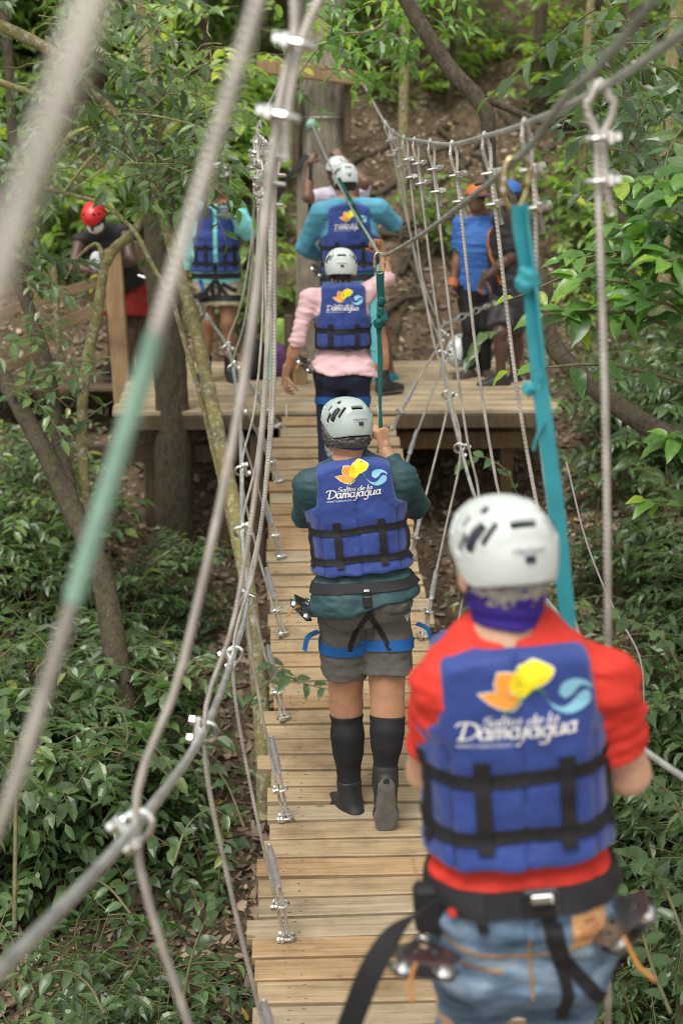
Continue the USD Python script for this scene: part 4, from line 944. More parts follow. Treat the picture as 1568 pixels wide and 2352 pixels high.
M["ink_yellow"] = mat("print_yellow", (0.83, 0.70, 0.02), 0.5, var=0.04)
M["ink_green"] = mat("print_green", (0.07, 0.27, 0.09), 0.5)
M["ink_blue"] = mat("print_light_blue", (0.24, 0.52, 0.70), 0.5, var=0.05)
M["ink_grey"] = mat("print_dark_grey", (0.07, 0.08, 0.085), 0.5)
M["brass"] = mat("brass_steel", (0.50, 0.43, 0.24), 0.3, metal=1.0, var=0.3, scale=40)
M["eye"] = mat("eye", (0.03, 0.02, 0.015), 0.2)
def skin(name, c):
    return mat("skin_" + name, c, 0.48, spec=0.4, var=0.2, scale=9, color2=tuple(np.array(c) * (0.84, 0.76, 0.72)), bump=0.0006, bscale=300, extra={"subsurface_weight": 0.12, "subsurface_radius": (1.0, 0.35, 0.2), "subsurface_scale": 0.008})
SK = {"tan": skin("tan", (0.40, 0.225, 0.14)), "fair": skin("fair", (0.52, 0.32, 0.23)), "mid": skin("mid", (0.24, 0.125, 0.075)), "dark": skin("dark", (0.075, 0.042, 0.032)), "brown": skin("brown", (0.14, 0.075, 0.05))}
HAIR = {"black": mat("hair_black", (0.018, 0.014, 0.013), 0.45, var=0.5, scale=60), "grey": mat("hair_grey", (0.10, 0.095, 0.09), 0.5, color2=(0.02, 0.018, 0.017), scale=70), "silver": mat("hair_silver", (0.42, 0.40, 0.38), 0.5, color2=(0.10, 0.09, 0.085), scale=60), "brown": mat("hair_brown", (0.035, 0.019, 0.015), 0.4, var=0.6, scale=60)}
C = {}
for n, c in {"teal_dark": (0.022, 0.058, 0.072), "red": (0.54, 0.034, 0.022), "pink": (0.62, 0.41, 0.44), "sky": (0.085, 0.30, 0.44), "turquoise": (0.19, 0.55, 0.56), "lavender": (0.55, 0.50, 0.62), "royal": (0.035, 0.115, 0.36), "charcoal": (0.02, 0.02, 0.022), "khaki": (0.30, 0.27, 0.19), "grey": (0.105, 0.10, 0.096), "navy": (0.018, 0.022, 0.05), "slate": (0.075, 0.085, 0.13), "dark_red": (0.24, 0.018, 0.016), "black": (0.012, 0.012, 0.014), "grey_dark": (0.05, 0.05, 0.055), "white": (0.7, 0.7, 0.7), "light_grey": (0.4, 0.42, 0.45)}.items():
    C[n] = weave("cloth_" + n, c, 0.75 if n != "teal_dark" else 0.6)
M["boot"] = mat("boot_rubber", (0.013, 0.013, 0.015), 0.6, var=0.3, bump=0.001)
M["sole"] = mat("boot_sole", (0.13, 0.125, 0.12), 0.65, var=0.35, scale=20, bump=0.0015)
M["shoe_teal"] = weave("shoe_teal", (0.008, 0.19, 0.26), 0.6)
M["shoe_brown"] = mat("shoe_brown", (0.05, 0.035, 0.028), 0.6)
M["leather"] = mat("leather_patch", (0.52, 0.30, 0.14), 0.6, color2=(0.42, 0.22, 0.09), scale=60)
M["leather_print"] = mat("leather_print", (0.36, 0.12, 0.05), 0.6)
M["stitch"] = mat("denim_stitch", (0.35, 0.20, 0.08), 0.7)
M["denim"] = usdkit.material(stage, "/World/Looks/denim", {
    "t": ("texture_coordinate", {}), "n": ("noise_texture", {"scale": 7.0, "detail": 6.0, "roughness": 0.6}), "mp": ("mapping", {"scale": (1.0, 1.0, 2.6)}),
    "r": ("rgb_ramp", {"ramp": [(0.32, (0.035, 0.062, 0.115)), (0.52, (0.11, 0.175, 0.27)), (0.72, (0.32, 0.41, 0.52))]}),
    "w": ("noise_texture", {"scale": 500.0}), "b": ("bump", {"strength": 0.5, "distance": 0.001}), "p": ("principled_bsdf", {"roughness": 0.8, "specular_ior_level": 0.25})},
    [("t.object", "mp.vector"), ("mp.vector", "n.vector"), ("t.object", "w.vector"), ("n.fac", "r.fac"), ("r.color", "p.base_color"), ("w.fac", "b.height"), ("b.normal", "p.normal")], surface="p.BSDF")

# ---- the helmet, in its own frame: x right, y forward, z up, origin at the head's centre
HC, HR = np.array([0, -0.004, 0.022], np.float32), np.array([0.0965, 0.126, 0.111], np.float32)
def helm_shape(P, grow=0.0):
    q = (P - HC) / (HR + grow)
    n = (np.abs(q) ** 2.25).sum(1) ** (1 / 2.25)
    return (n - 1) * (HR.min() + grow)
def on_helm(az, el):
    d = np.array([math.sin(az) * math.cos(el), -math.cos(az) * math.cos(el), math.sin(el)])
    t = np.linspace(0.05, 0.2, 400)
    p = HC + d * t[:, None]
    p = p[np.argmin(np.abs(helm_shape(p.astype(np.float32))))]
    e = 1e-3
    g = np.array([float(helm_shape((p + e * np.eye(3)[i])[None].astype(np.float32))[0] - helm_shape((p - e * np.eye(3)[i])[None].astype(np.float32))[0]) for i in range(3)])
    return p, g / np.linalg.norm(g)
VENTS = [(0, 0.64, 0.026, 0.0075, 0)] + [x for s in (-1, 1) for x in ((s * 0.95, 0.46, 0.0135, 0.029, s * 0.45), (s * 0.64, 0.52, 0.0060, 0.024, s * 0.45), (s * 1.32, 0.34, 0.0095, 0.021, s * 0.45), (s * 0.95, 1.0, 0.013, 0.0075, s * 0.3),
         (s * 1.45, 0.72, 0.0075, 0.014, s * 0.3), (s * 2.1, 0.6, 0.008, 0.022, -s * 0.3), (s * 2.6, 0.75, 0.008, 0.018, -s * 0.2))]
VF = []
for az, el, w, hh, roll in VENTS:
    p, n = on_helm(az, el)
    F = frame_from(n, (0, 0, 1)) @ rotm((0, 0, 1), roll)
    VF.append((p, F, w, hh))
def rim(P):
    y = P[:, 1]; x = P[:, 0]
    return -0.012 + 0.050 * np.clip((y + 0.055) / 0.10, 0, 1) - 0.012 * np.clip((y - 0.07) / 0.05, 0, 1) - 0.016 * np.clip(np.abs(x) / 0.09, 0, 1) ** 3 * np.clip((-y - 0.0) / 0.04, 0, 1)
def helm_sdf(P):
    d = helm_shape(P)
    ridge = np.abs(P[:, 0]) - (0.052 + 0.25 * np.maximum(P[:, 1] + 0.05, 0))
    top = P[:, 2] - 0.07 - 0.9 * np.maximum(-P[:, 1] - 0.11, 0)
    d = d - 0.0035 / (1 + np.exp(np.clip(np.maximum(ridge * 300, -top * 250), -30, 30)))
    for p, F, w, hh in VF:
        q = np.abs((P - p.astype(np.float32)) @ F.astype(np.float32))
        b = np.maximum(np.maximum(q[:, 0] - w, q[:, 1] - hh), q[:, 2] - 0.03)
        d = d - 0.0025 * np.clip(1 - np.abs(b - 0.003) / 0.006, 0, 1)
        d = smax(d, -b, 0.003)
    d = np.maximum(d, -helm_shape(P, -0.007))
    return smax(d, rim(P) - P[:, 2], 0.004)
HELM = solid(helm_sdf, (-0.115, -0.15, -0.05), (0.115, 0.145, 0.175), 0.0036)
LINER = solid(lambda P: smax(smax(helm_shape(P, -0.0135), rim(P) + 0.008 - P[:, 2], 0.004), -helm_shape(P, -0.024), 0.003), (-0.11, -0.145, -0.05), (0.11, 0.14, 0.17), 0.006)
_p, _n = on_helm(0.02, 0.12)
HELM_CLIP = xf(box((0.020, 0.014, 0.008), bev=0.002), frame_from(_n), _p)
HELM_PADS = [xf((tm(trimesh.creation.icosphere(2, 1.0))[0] * (w * 0.95, hh * 0.95, 0.0055), tm(trimesh.creation.icosphere(2, 1.0))[1]), F, p - F[:, 2] * 0.001 - F[:, 0] * (w * 0.25 * (1 if i == 0 else -1))) for i, (p, F, w, hh) in enumerate([VF[1], VF[8]])]
def poly_mesh(poly, edge=0.008):
    """(vertices in the plane, triangles) of a shapely shape, cut up finely enough to drape."""
    vs, fs, n = [], [], 0
    for g in getattr(poly, "geoms", [poly]):
        if g.is_empty or g.geom_type != "Polygon" or g.area < 1e-9: continue
        v, f = trimesh.creation.triangulate_polygon(g, engine="earcut")
        v3 = np.column_stack([v, np.zeros(len(v))])
        v3, f = trimesh.remesh.subdivide_to_size(v3, f, edge, max_iter=12)
        vs.append(v3[:, :2]); fs.append(f + n); n += len(v3)
    return np.vstack(vs), np.vstack(fs)
def text_poly(text, h, bold=True, shear=0.0):
    t = meshkit.text_mesh(text, h, bold=bold)
    v, f = np.asarray(t.vertices), np.asarray(t.faces)
    nz = t.face_normals[:, 2] > 0.5
    P = shapely.union_all([Polygon(v[k][:, :2]) for k in f[nz]])
    return affinity.affine_transform(P, [1, shear, 0, 1, 0, 0])
def trace(fn, o, d, far=0.7):
    """Sphere-traces from o along d to the surface of fn."""
    o = np.asarray(o, float).copy(); d = np.asarray(d, float)
    s = np.zeros(len(o))
    for _ in range(70):
        e = fn((o + d * s[:, None]).astype(np.float32))
        s += np.clip(e * 0.8, -0.02, 0.05)
    return o + d * np.minimum(s, far)[:, None]

# ---- calligraphic letters for the vests: strokes in units of the x height, drawn with a slanted nib
def arc(cx, cy, rx, ry, a0, a1, n=14):
    a = np.radians(np.linspace(a0, a1, n)); return np.column_stack([cx + rx * np.cos(a), cy + ry * np.sin(a)])
GL = {"a": ([arc(0.42, 0.48, 0.40, 0.47, 40, 320), [(0.80, 0.95), (0.78, 0.2), (0.86, 0.02), (1.02, 0.12)]], 1.08),
      "o": ([arc(0.42, 0.48, 0.40, 0.47, 0, 360)], 0.98),
      "d": ([arc(0.42, 0.48, 0.40, 0.47, 40, 320), [(0.84, 1.75), (0.78, 0.2), (0.86, 0.02), (1.02, 0.12)]], 1.08),
      "l": ([[(0.16, 1.75), (0.10, 0.2), (0.18, 0.02), (0.34, 0.12)]], 0.46),
      "t": ([[(0.22, 1.45), (0.16, 0.2), (0.26, 0.02), (0.44, 0.12)], [(-0.04, 0.95), (0.48, 0.98)]], 0.56),
      "e": ([np.vstack([[(0.10, 0.46), (0.74, 0.55)], arc(0.42, 0.48, 0.38, 0.47, 15, 315)])], 0.90),
      "s": ([np.vstack([arc(0.36, 0.72, 0.24, 0.22, 50, 250, 9), arc(0.33, 0.26, 0.28, 0.25, 70, -150, 9)])], 0.72),
      "S": ([np.vstack([arc(0.55, 1.28, 0.42, 0.36, 35, 250, 12), arc(0.48, 0.48, 0.48, 0.47, 70, -160, 12)])], 1.12),
      "m": ([[(0.08, 0.95), (0.06, 0.0)], np.vstack([[(0.06, 0.55)], arc(0.34, 0.60, 0.26, 0.34, 150, 0, 8), [(0.60, 0.0)]]), np.vstack([[(0.60, 0.55)], arc(0.88, 0.60, 0.26, 0.34, 150, 0, 8), [(1.12, 0.1), (1.28, 0.1)]])], 1.38),
      "j": ([[(0.24, 0.95), (0.20, -0.45), (0.0, -0.72), (-0.30, -0.62)]], 0.42),
      "g": ([arc(0.42, 0.48, 0.40, 0.47, 40, 320), [(0.80, 0.95), (0.76, -0.40), (0.50, -0.72), (0.06, -0.58)]], 1.0),
      "u": ([[(0.08, 0.95), (0.06, 0.28), (0.25, 0.0), (0.55, 0.06), (0.76, 0.34)], [(0.80, 0.95), (0.78, 0.2), (0.86, 0.02), (1.02, 0.12)]], 1.06),
      "D": ([[(0.42, 1.62), (0.30, 0.02)], np.vstack([[(-0.35, 1.30), (-0.1, 1.62)], arc(0.45, 0.82, 1.20, 0.82, 95, -90, 18), [(0.05, 0.04)]])], 1.72), " ": ([], 0.42)}
def script(text, xh, nib=0.17, slant=0.26):
    x, out = 0.0, []
    N = [1.15, 0.0, 0.22, 0.62]              # the nib: an ellipse that makes thick and thin strokes
    Ni = np.linalg.inv(np.array([[N[0], N[1]], [N[2], N[3]]]))
    for ch in text:
        for st in GL[ch][0]:
            p = np.asarray(st, float)
            p = spline(p, 4)[:, :2] if len(p) < 8 else p
            q = (p + (x, 0)) @ Ni.T
            out.append(affinity.affine_transform(LineString(q).buffer(nib / 2, quad_segs=3), [N[0], N[1], N[2], N[3], 0, 0]))
        x += GL[ch][1] + 0.10
    P = shapely.union_all(out).simplify(0.012)
    return affinity.affine_transform(P, [xh, slant * xh, 0, xh, 0, 0])
def spl2(pts, n=6): 
    p = np.asarray(pts + pts[:1], float); return spline(np.column_stack([p, 0 * p[:, 0]]), n)[:, :2]
def zp(pts): return [((x - 705) * 3.72e-4, (1000 - y) * 3.72e-4) for x, y in pts]
pet1 = Polygon(zp([(600, 843), (645, 843), (692, 853), (672, 900), (662, 940), (592, 936), (583, 900)]))
pet2 = Polygon(zp([(508, 945), (560, 938), (640, 937), (690, 965), (708, 1000), (690, 1020), (655, 1035), (600, 1020), (555, 992)]))
yel = Polygon(spl2(zp([(652, 905), (662, 872), (705, 825), (745, 802), (782, 797), (858, 838), (858, 868), (830, 905), (770, 934), (712, 980), (675, 960)])))
yel_l = yel.intersection(shapely.box(-1, -1, -0.0045, 1))
outl = shapely.union_all([pet1, pet2, yel]).buffer(0.0016).difference(shapely.union_all([pet1, pet2, yel]))
grn = LineString(zp([(620, 1045), (690, 1010), (765, 935), (800, 940), (818, 972)])).buffer(0.0016)
sw1 = Polygon(spl2(zp([(886, 975), (898, 930), (940, 912), (990, 916), (1035, 945), (1056, 980), (1015, 952), (985, 955), (958, 985), (920, 1002)])))
sw2 = Polygon(spl2(zp([(812, 975), (850, 1018), (895, 1042), (945, 1030), (985, 990), (1020, 978), (1042, 998), (1036, 1040), (990, 1070), (930, 1079), (870, 1050), (838, 1012)])))
def place(P, width, x, y):
    a = P.bounds; k = width / (a[2] - a[0])
    return affinity.affine_transform(P, [k, 0, 0, k, x - a[0] * k, y])
W1 = affinity.scale(place(script("Saltos de la", 0.013, 0.21), 0.136, *zp([(516, 1108)])[0]), 1.0, 0.8, origin=(0, zp([(512, 1108)])[0][1]))
W2 = place(script("Damajagua", 0.02, 0.23), 0.215, *zp([(392, 1172)])[0])
W3 = place(text_poly("IMBERT·PUERTO PLATA", 0.0066, False), 0.097, *zp([(392, 1212)])[0])
LOGO = [("ink_white", shapely.union_all([outl, W1, W2]), 0.0014), ("ink_white", W3, 0.0013), ("ink_orange", shapely.union_all([pet1, pet2]).difference(yel), 0.0010), ("ink_yellow", yel, 0.0010), ("ink_green", grn, 0.0018), ("ink_blue", shapely.union_all([sw1, sw2]), 0.0010)]
LOGO_M = [(a, poly_mesh(p, 0.012), o) for a, p, o in LOGO]
def trunc(fn, n):
    return fn

class Person:
    """A figure from joints (local metres: x the person's right, y where it faces, z up), a smooth body and clothes offset from it."""
    def __init__(self, label, base, yaw, H=1.75, bulk=1.0, skn="tan", pelvis=None, J={}, lean=(0, 0), headrot=(0, 0, 0), h=0.010, group=None, female=False, turn=0.0):
        self.base, self.yaw, self.k, self.h = np.asarray(base, float), yaw, H / 1.75, h
        self.has_helmet = False
        self.prim = thing("person", label, "person", base, yaw, group)
        self.skin = SK[skn]
        k, b = self.k, bulk
        self.bulk = b
        Rz = rotm((0, 0, 1), yaw)
        self.to = lambda p: (np.asarray(p, float) - self.base) @ Rz            # world -> local
        pel = np.array([0, 0, 0.93 * k]) if pelvis is None else self.to(pelvis)
        self.pel = pel
        R = rotm((0, 0, 1), turn) @ rotm((0, 1, 0), lean[0]) @ rotm((1, 0, 0), -lean[1])       # lean: to the right, forward
        self.R = R
        T = lambda x, y, z: pel + R @ (np.array([x, y, z]) * k)
        self.T = T
        wb = 0.5 + 0.5 * b
        sh = 0.178 * wb * (0.9 if female else 1)
        j = {"neck": T(0, -0.015, 0.555), "shL": T(-sh, -0.01, 0.487), "shR": T(sh, -0.01, 0.487),
             "hipL": T(-0.092 * wb, 0, -0.02), "hipR": T(0.092 * wb, 0, -0.02)}
        for s, x in (("L", -1), ("R", 1)):
            j["el" + s] = j["sh" + s] + R @ (np.array([x * 0.05, -0.02, -0.29]) * k)
            j["wr" + s] = j["el" + s] + R @ (np.array([x * 0.0, 0.05, -0.245]) * k)
            j["kn" + s] = np.array([j["hip" + s][0] * 1.05, j["hip" + s][1] + 0.015, 0.49 * k])
            j["an" + s] = np.array([j["hip" + s][0] * 1.08, j["hip" + s][1] - 0.01, 0.085 * k])
            j["fd" + s] = None
        for key, p in J.items():
            j[key] = np.asarray(p[1], float) if isinstance(p, tuple) and isinstance(p[0], str) else self.to(p)
        for s, x in (("L", -1), ("R", 1)):
            if "hd" + s not in j:
                d = j["wr" + s] - j["el" + s]; j["hd" + s] = j["wr" + s] + d / np.linalg.norm(d) * 0.1
            if j["fd" + s] is None: j["fd" + s] = np.array([x * 0.22, 1.0, 0.0])       # where the foot points
        hr = rotm((0, 0, 1), headrot[2]) @ rotm((0, 1, 0), headrot[0]) @ rotm((1, 0, 0), -headrot[1])   # roll right, nod, turn left
        self.Rh = R @ hr
        j["head"] = j.get("head", j["neck"] + self.Rh @ (np.array([0, 0.018, 0.150]) * k))
        self.J = {a: np.asarray(v, np.float32) for a, v in j.items()}
        z = np.array([-0.12, -0.05, 0.03, 0.13, 0.25, 0.36, 0.44, 0.50, 0.56]) * k
        fa = np.array([0.13, 0.168, 0.172, 0.152, 0.158, 0.172, 0.168, 0.125, 0.060]) * k
        fb = np.array([0.085, 0.115, 0.115, 0.103, 0.112, 0.120, 0.108, 0.080, 0.055]) * k
        if female: fa = fa * np.array([1.02, 1.04, 1.0, 0.88, 0.88, 0.88, 0.88, 0.88, 0.9])
        self.zt, self.fa, self.fb = z, fa * b, fb * (0.4 + 0.6 * b)
        self.cy = np.array([-0.005, -0.018, -0.008, 0.004, 0.006, 0.004, -0.004, -0.012, -0.015]) * k
        ar, lr = 0.5 + 0.5 * b, 0.5 + 0.5 * b
        f = 0.9 if female else 1.0
        self.ar = np.array([0.055, 0.043, 0.044, 0.029]) * k * ar * f
        self.lr = np.array([0.088, 0.058, 0.052, 0.038]) * k * lr
    def tq(self, P): return (P - self.pel.astype(np.float32)) @ self.R.astype(np.float32)
    def torso(self, P, off=0.0):
        q = self.tq(P)
        a = np.interp(q[:, 2], self.zt, self.fa).astype(np.float32) + off; b = np.interp(q[:, 2], self.zt, self.fb).astype(np.float32) + off
        y = q[:, 1] - np.interp(q[:, 2], self.zt, self.cy).astype(np.float32)
        n = ((np.abs(q[:, 0]) / a) ** 2.4 + (np.abs(y) / b) ** 2.4 + 1e-9) ** (1 / 2.4)
        d = (n - 1) * np.minimum(a, b)
        return smax(smax(d, q[:, 2] - self.zt[-1] - off, 0.03), self.zt[0] - q[:, 2] - off, 0.03)
    def hips(self, P, off=0.0):
        J = self.J; k = self.k
        d = self.torso(P, off)
        for s in (-1, 1):
            d = smin(d, np.sqrt(((P - (self.T(s * 0.078 * self.bulk, -0.062, -0.045)).astype(np.float32)) ** 2).sum(1)) - (0.083 * k + off), 0.05)
        return d
    def arm(self, P, s, off=0.0, upto=None, r=None):
        """upto: where the sleeve ends: 0..1 upper arm, 1..2 forearm."""
        J = self.J; r = self.ar if r is None else r
        a, b, c = J["sh" + s], J["el" + s], J["wr" + s]
        if upto is None or upto >= 2: upto = 2.0
        if upto <= 1:
            m = a + (b - a) * upto; d = rc(P, a, m, r[0] + off, r[0] + (r[1] - r[0]) * upto + off)
            n = (b - a) / np.linalg.norm(b - a); return smax(d, (P - m) @ n, 0.004)
        d = rc(P, a, b, r[0] + off, r[1] + off)
        u = upto - 1; m = b + (c - b) * u
        n = (c - b) / np.linalg.norm(c - b)
        e = rc(P, b, m, r[2] + off, r[2] + (r[3] - r[2]) * u + off)
        bl = b + (c - b) * 0.25
        e = smin(e, rc(P, bl, bl + (c - b) * 0.15, r[2] * 1.06 + off, r[2] * 1.03 + off), 0.02)
        e = smax(e, (P - m) @ n, 0.004) if upto < 2 else e
        return smin(d, e, 0.02)
    def leg(self, P, s, off=0.0, upto=2.0, flare=0.0, frm=0.0):
        J, r = self.J, self.lr
        a, b, c = J["hip" + s], J["kn" + s], J["an" + s]
        if upto <= 1:
            m = a + (b - a) * upto; n = (b - a) / np.linalg.norm(b - a)
            return smax(rc(P, a, m, r[0] + off, r[0] + (r[1] - r[0]) * upto + off + flare), (P - m) @ n, 0.005)
        d = rc(P, a, b, r[0] + off, r[1] + off)
        u = upto - 1; m = b + (c - b) * u; n = (c - b) / np.linalg.norm(c - b)
        e = rc(P, b, m, r[2] + off + flare * 0.3, r[2] + (r[3] - r[2]) * u + off + flare)
        back = np.cross(n, np.array([1.0, 0, 0], np.float32)); back = back * (-1 if back[1] > 0 else 1)
        cf = b + (c - b) * 0.30 + back * 0.024 * self.k
        if u > 0.3: e = smin(e, rc(P, cf, cf + (c - b) * 0.16, 0.054 * self.lr[2] / 0.056 + off, 0.047 * self.lr[2] / 0.056 + off), 0.04)
        if upto < 2: e = smax(e, (P - m) @ n, 0.005)
        d = smin(d, e, 0.03)
        if frm: d = smax(d, -((P - (b + (c - b) * (frm - 1))) @ n), 0.004)
        return d
    def foot(self, P, s, off=0.0):
        J, k = self.J, self.k
        a = J["an" + s]; f = np.asarray(J["fd" + s], np.float32); f = f / np.linalg.norm(f)
        dn = J["an" + s] - J["kn" + s]; dn = dn / np.linalg.norm(dn)
        up = -(dn - f * (dn @ f)); up /= np.linalg.norm(up)
        if ("up" + s) in J: up = J["up" + s] - f * (J["up" + s] @ f); up /= np.linalg.norm(up)
        h0 = a - up * 0.048 * k - f * 0.042 * k
        ball = a - up * 0.056 * k + f * 0.125 * k
        toe = a - up * 0.060 * k + f * 0.172 * k
        d = rc(P, h0, ball, 0.034 * k + off, 0.036 * k + off)
        sd = np.cross(f, up)
        for q in (-0.015, 0.015):
            d = smin(d, rc(P, ball + sd * q * k, toe + sd * q * 0.8 * k, 0.030 * k + off, 0.023 * k + off), 0.02)
        d = smin(d, rc(P, a, a + f * 0.06 * k - up * 0.03 * k, 0.038 * k + off, 0.032 * k + off), 0.035)
        return smax(d, -((P - a) @ up) - (0.083 * k + off * 0.6), 0.006)
    def soles(self):
        for s in "LR": yield s
    def bounds(self, fnpts, pad):
        p = np.array(fnpts); return p.min(0) - pad, p.max(0) + pad
    def body(self, fingers=True, curl={"L": 0.5, "R": 0.5}, palm={}, barefoot=False, legs=True):
        J, k = self.J, self.k
        def fn(P):
            d = self.hips(P, -0.004)
            for s in "LR":
                d = smin(d, self.arm(P, s), 0.035)
                d = smin(d, smin(self.leg(P, s), self.foot(P, s), 0.03), 0.03)
            d = smin(d, rc(P, J["neck"] - (J["head"] - J["neck"]) * 0.35, J["head"], 0.062 * k, 0.052 * k), 0.05)
            tr = [J["neck"] * 0.6 + J["sh" + s] * 0.4 for s in "LR"]
            for s, t in zip("LR", tr): d = smin(d, rc(P, J["neck"], J["sh" + s], 0.048 * k, 0.045 * k), 0.04)
            return d
        pts = [J[a] for a in ("neck", "head", "hdL", "hdR", "anL", "anR", "shL", "shR", "elL", "elR", "knL", "knR", "hipL", "hipR")] + [self.pel]
        lo, hi = self.bounds(pts, 0.24)
        parts = [solid(fn, lo, hi, self.h * 1.1), self.head_mesh()]
        for s in "LR": parts.append(self.hand(s, curl.get(s, 0.5), palm.get(s)))
        return obj("body", cat(parts), self.skin, self.prim, True)
    def hl(self, p): return self.J["head"].astype(float) + self.Rh @ (np.asarray(p, float) * self.k)
    def head_mesh(self):
        k = self.k; c = self.J["head"]; R = self.Rh.astype(np.float32)
        nk = (self.J["neck"] - c) @ R / k
        def fn(P):
            p = (P - c) @ R / k
            d = ell(p, (0, -0.004, 0.012), (0.074, 0.094, 0.103))
            d = smin(d, ell(p, (0, 0.030, -0.055), (0.055, 0.055, 0.062)), 0.04)
            d = smin(d, rc(p, (0, 0.086, 0.012), (0, 0.108, -0.028), 0.009, 0.014), 0.014)
            for s in (-1, 1):
                d = smin(d, rc(p, (s * 0.012, 0.088, 0.030), (s * 0.044, 0.074, 0.026), 0.010, 0.010), 0.012)
                d = smax(d, -(np.sqrt(((p - np.float32([s * 0.031, 0.098, 0.008])) ** 2).sum(1)) - 0.015), 0.010)
                d = smin(d, ell(p, (s * 0.031, 0.079, 0.008), (0.014, 0.012, 0.009)), 0.004)
                d = smin(d, ell(p, (s * 0.080, -0.008, -0.012), (0.010, 0.019, 0.032)), 0.010)
            d = smin(d, rc(p, (-0.018, 0.083, -0.056), (0.018, 0.083, -0.056), 0.009, 0.009), 0.010)
            d = smax(d, -rc(p, (-0.020, 0.096, -0.056), (0.020, 0.096, -0.056), 0.003, 0.003), 0.006)
            d = smin(d, rc(p, nk * 0.7, np.float32([0, -0.02, -0.03]), 0.058, 0.056), 0.03)
            return d * k
        lo, hi = self.bounds([c, self.J["neck"] * 0.6 + c * 0.4], 0.15)
        return solid(fn, lo, hi, max(self.h * 0.6, 0.005))
    def hand(self, s, curl, palm=None):
        """Palm, thumb and four fingers; palm: the direction the palm faces."""
        J, k = self.J, self.k
        w = J["wr" + s].astype(float); u = J["hd" + s].astype(float) - w; u /= np.linalg.norm(u)
        n = np.asarray(palm if palm is not None else ((1 if s == "L" else -1), 0.25, 0), float)
        n = n - u * (u @ n); n /= np.linalg.norm(n)
        t = np.cross(u, n) * (1 if s == "L" else -1)          # towards the thumb
        K = k * 1.0
        caps = []
        P3 = lambda a, b, c: w + (u * a + n * b + t * c) * K
        caps.append((w - u * 0.05, P3(0.02, 0, 0), 0.027 * K, 0.026 * K))
        for i, off in enumerate((0.029, 0.0095, -0.0105, -0.029)):
            caps.append((P3(0.015, 0.002, off * 0.55), P3(0.088 - abs(i - 1.2) * 0.004, 0, off), 0.015 * K, 0.0125 * K))
            base, a = P3(0.088 - abs(i - 1.2) * 0.004, 0, off), 0.0
            for ln, rr, ca in ((0.042, 0.0090, 1.15), (0.027, 0.0082, 1.45), (0.022, 0.0072, 0.9)):
                a += ca * curl * (1 + 0.06 * i)
                ln2 = ln * K * (0.95, 1.06, 1.0, 0.8)[i]
                nxt = base + (u * math.cos(a) + n * math.sin(a) + t * 0.04 * (1.2 - i)) * ln2
                caps.append((base, nxt, rr * K, rr * 0.9 * K)); base = nxt
        tb = P3(0.022, 0.010, 0.026)
        d = u * 0.62 + t * 0.62 + n * (0.25 + 0.6 * curl)
        for ln, rr in ((0.044, 0.0135), (0.034, 0.0108), (0.026, 0.0092)):
            d /= np.linalg.norm(d); nx = tb + d * ln * K
            caps.append((tb, nx, rr * K, rr * 0.88 * K)); tb = nx; d = d + (n * 0.35 - t * 0.55 + u * 0.15) * curl
        caps = [(np.float32(a), np.float32(b), x, y) for a, b, x, y in caps]
        def fn(P):
            e = None
            for a, b, x, y in caps:
                q = rc(P, a, b, x, y); e = q if e is None else smin(e, q, 0.005)
            return e
        p = np.array([c[i] for c in caps for i in (0, 1)])
        return solid(fn, p.min(0) - 0.025, p.max(0) + 0.025, max(0.0038, self.h * 0.42))
    # ---- clothes
    def wr(self, P, amp, sc=(13, 13, 30), seed=0):
        n = noise(P, sc, seed); m = noise(P, np.array(sc) * 2.1, seed + 3)
        l = noise(P, np.array(sc) * np.array((0.5, 0.5, 0.35)), seed + 8)
        return amp * ((1 - np.abs(2 * l - 1)) * 1.1 - 0.6) + amp * ((1 - np.abs(2 * n - 1)) * 1.2 + 0.5 * (1 - np.abs(2 * m - 1)) - 0.9)
    def shirt(self, m, sleeve=2.0, off=0.010, hem=-0.06, loose=0.0, name="shirt", wamp=0.005, neck=0.60, sl=(None, None), hem_slope=0.0, flare=0.0, collar=0.012):
        J = self.J
        def fn(P):
            q = self.tq(P)
            d = self.torso(P, off + loose)
            if hem < 0.02: d = smin(d, self.hips(P, off + loose), 0.02)
            if flare: d = d - flare * np.clip(0.1 - q[:, 2], 0, 0.2) / 0.15
            for s in "LR":
                d = smin(d, rc(P, J["neck"] * 0.75 + J["sh" + s] * 0.25, J["sh" + s], 0.052 * self.k + off, self.ar[0] + off * 0.8), 0.04)
            d = smax(d, hem * self.k + hem_slope * q[:, 0] + 0.008 * np.sin(q[:, 0] * 23) - q[:, 2], 0.004)
            for s, u in zip("LR", sl):
                d = smin(d, self.arm(P, s, off + 0.004 + loose * 0.4, u if u is not None else sleeve), 0.03)
            nd = np.sqrt(q[:, 0] ** 2 + (q[:, 1] + 0.005) ** 2)
            d = smax(d, np.minimum(q[:, 2] - neck * self.k - 0.25 * np.maximum(-q[:, 1], 0), 0.2) * (nd < 0.11) - 0.2 * (nd >= 0.11), 0.008)
            ndir = (J["head"] - J["neck"]); ndir = ndir / np.linalg.norm(ndir); cpt = J["neck"] + ndir * collar
            d = smin(d, smax(rc(P, J["neck"] - ndir * 0.07, cpt, 0.074 * self.k, 0.064 * self.k), (P - cpt) @ ndir, 0.004), 0.03)
            for s in "LR":      # creases across the sleeves
                a0, b0 = J["sh" + s], J["el" + s]; ax_ = (b0 - a0) / np.linalg.norm(b0 - a0)
                al = (P - a0) @ ax_; away = np.abs(rc(P, a0 + ax_ * 0.06, b0, 0.05, 0.05)) < 0.03
                d = d + away * wamp * 0.28 * np.sin(al * 165 + 7 * noise(P, (9, 9, 9), 21))
            return d + self.wr(P, wamp)
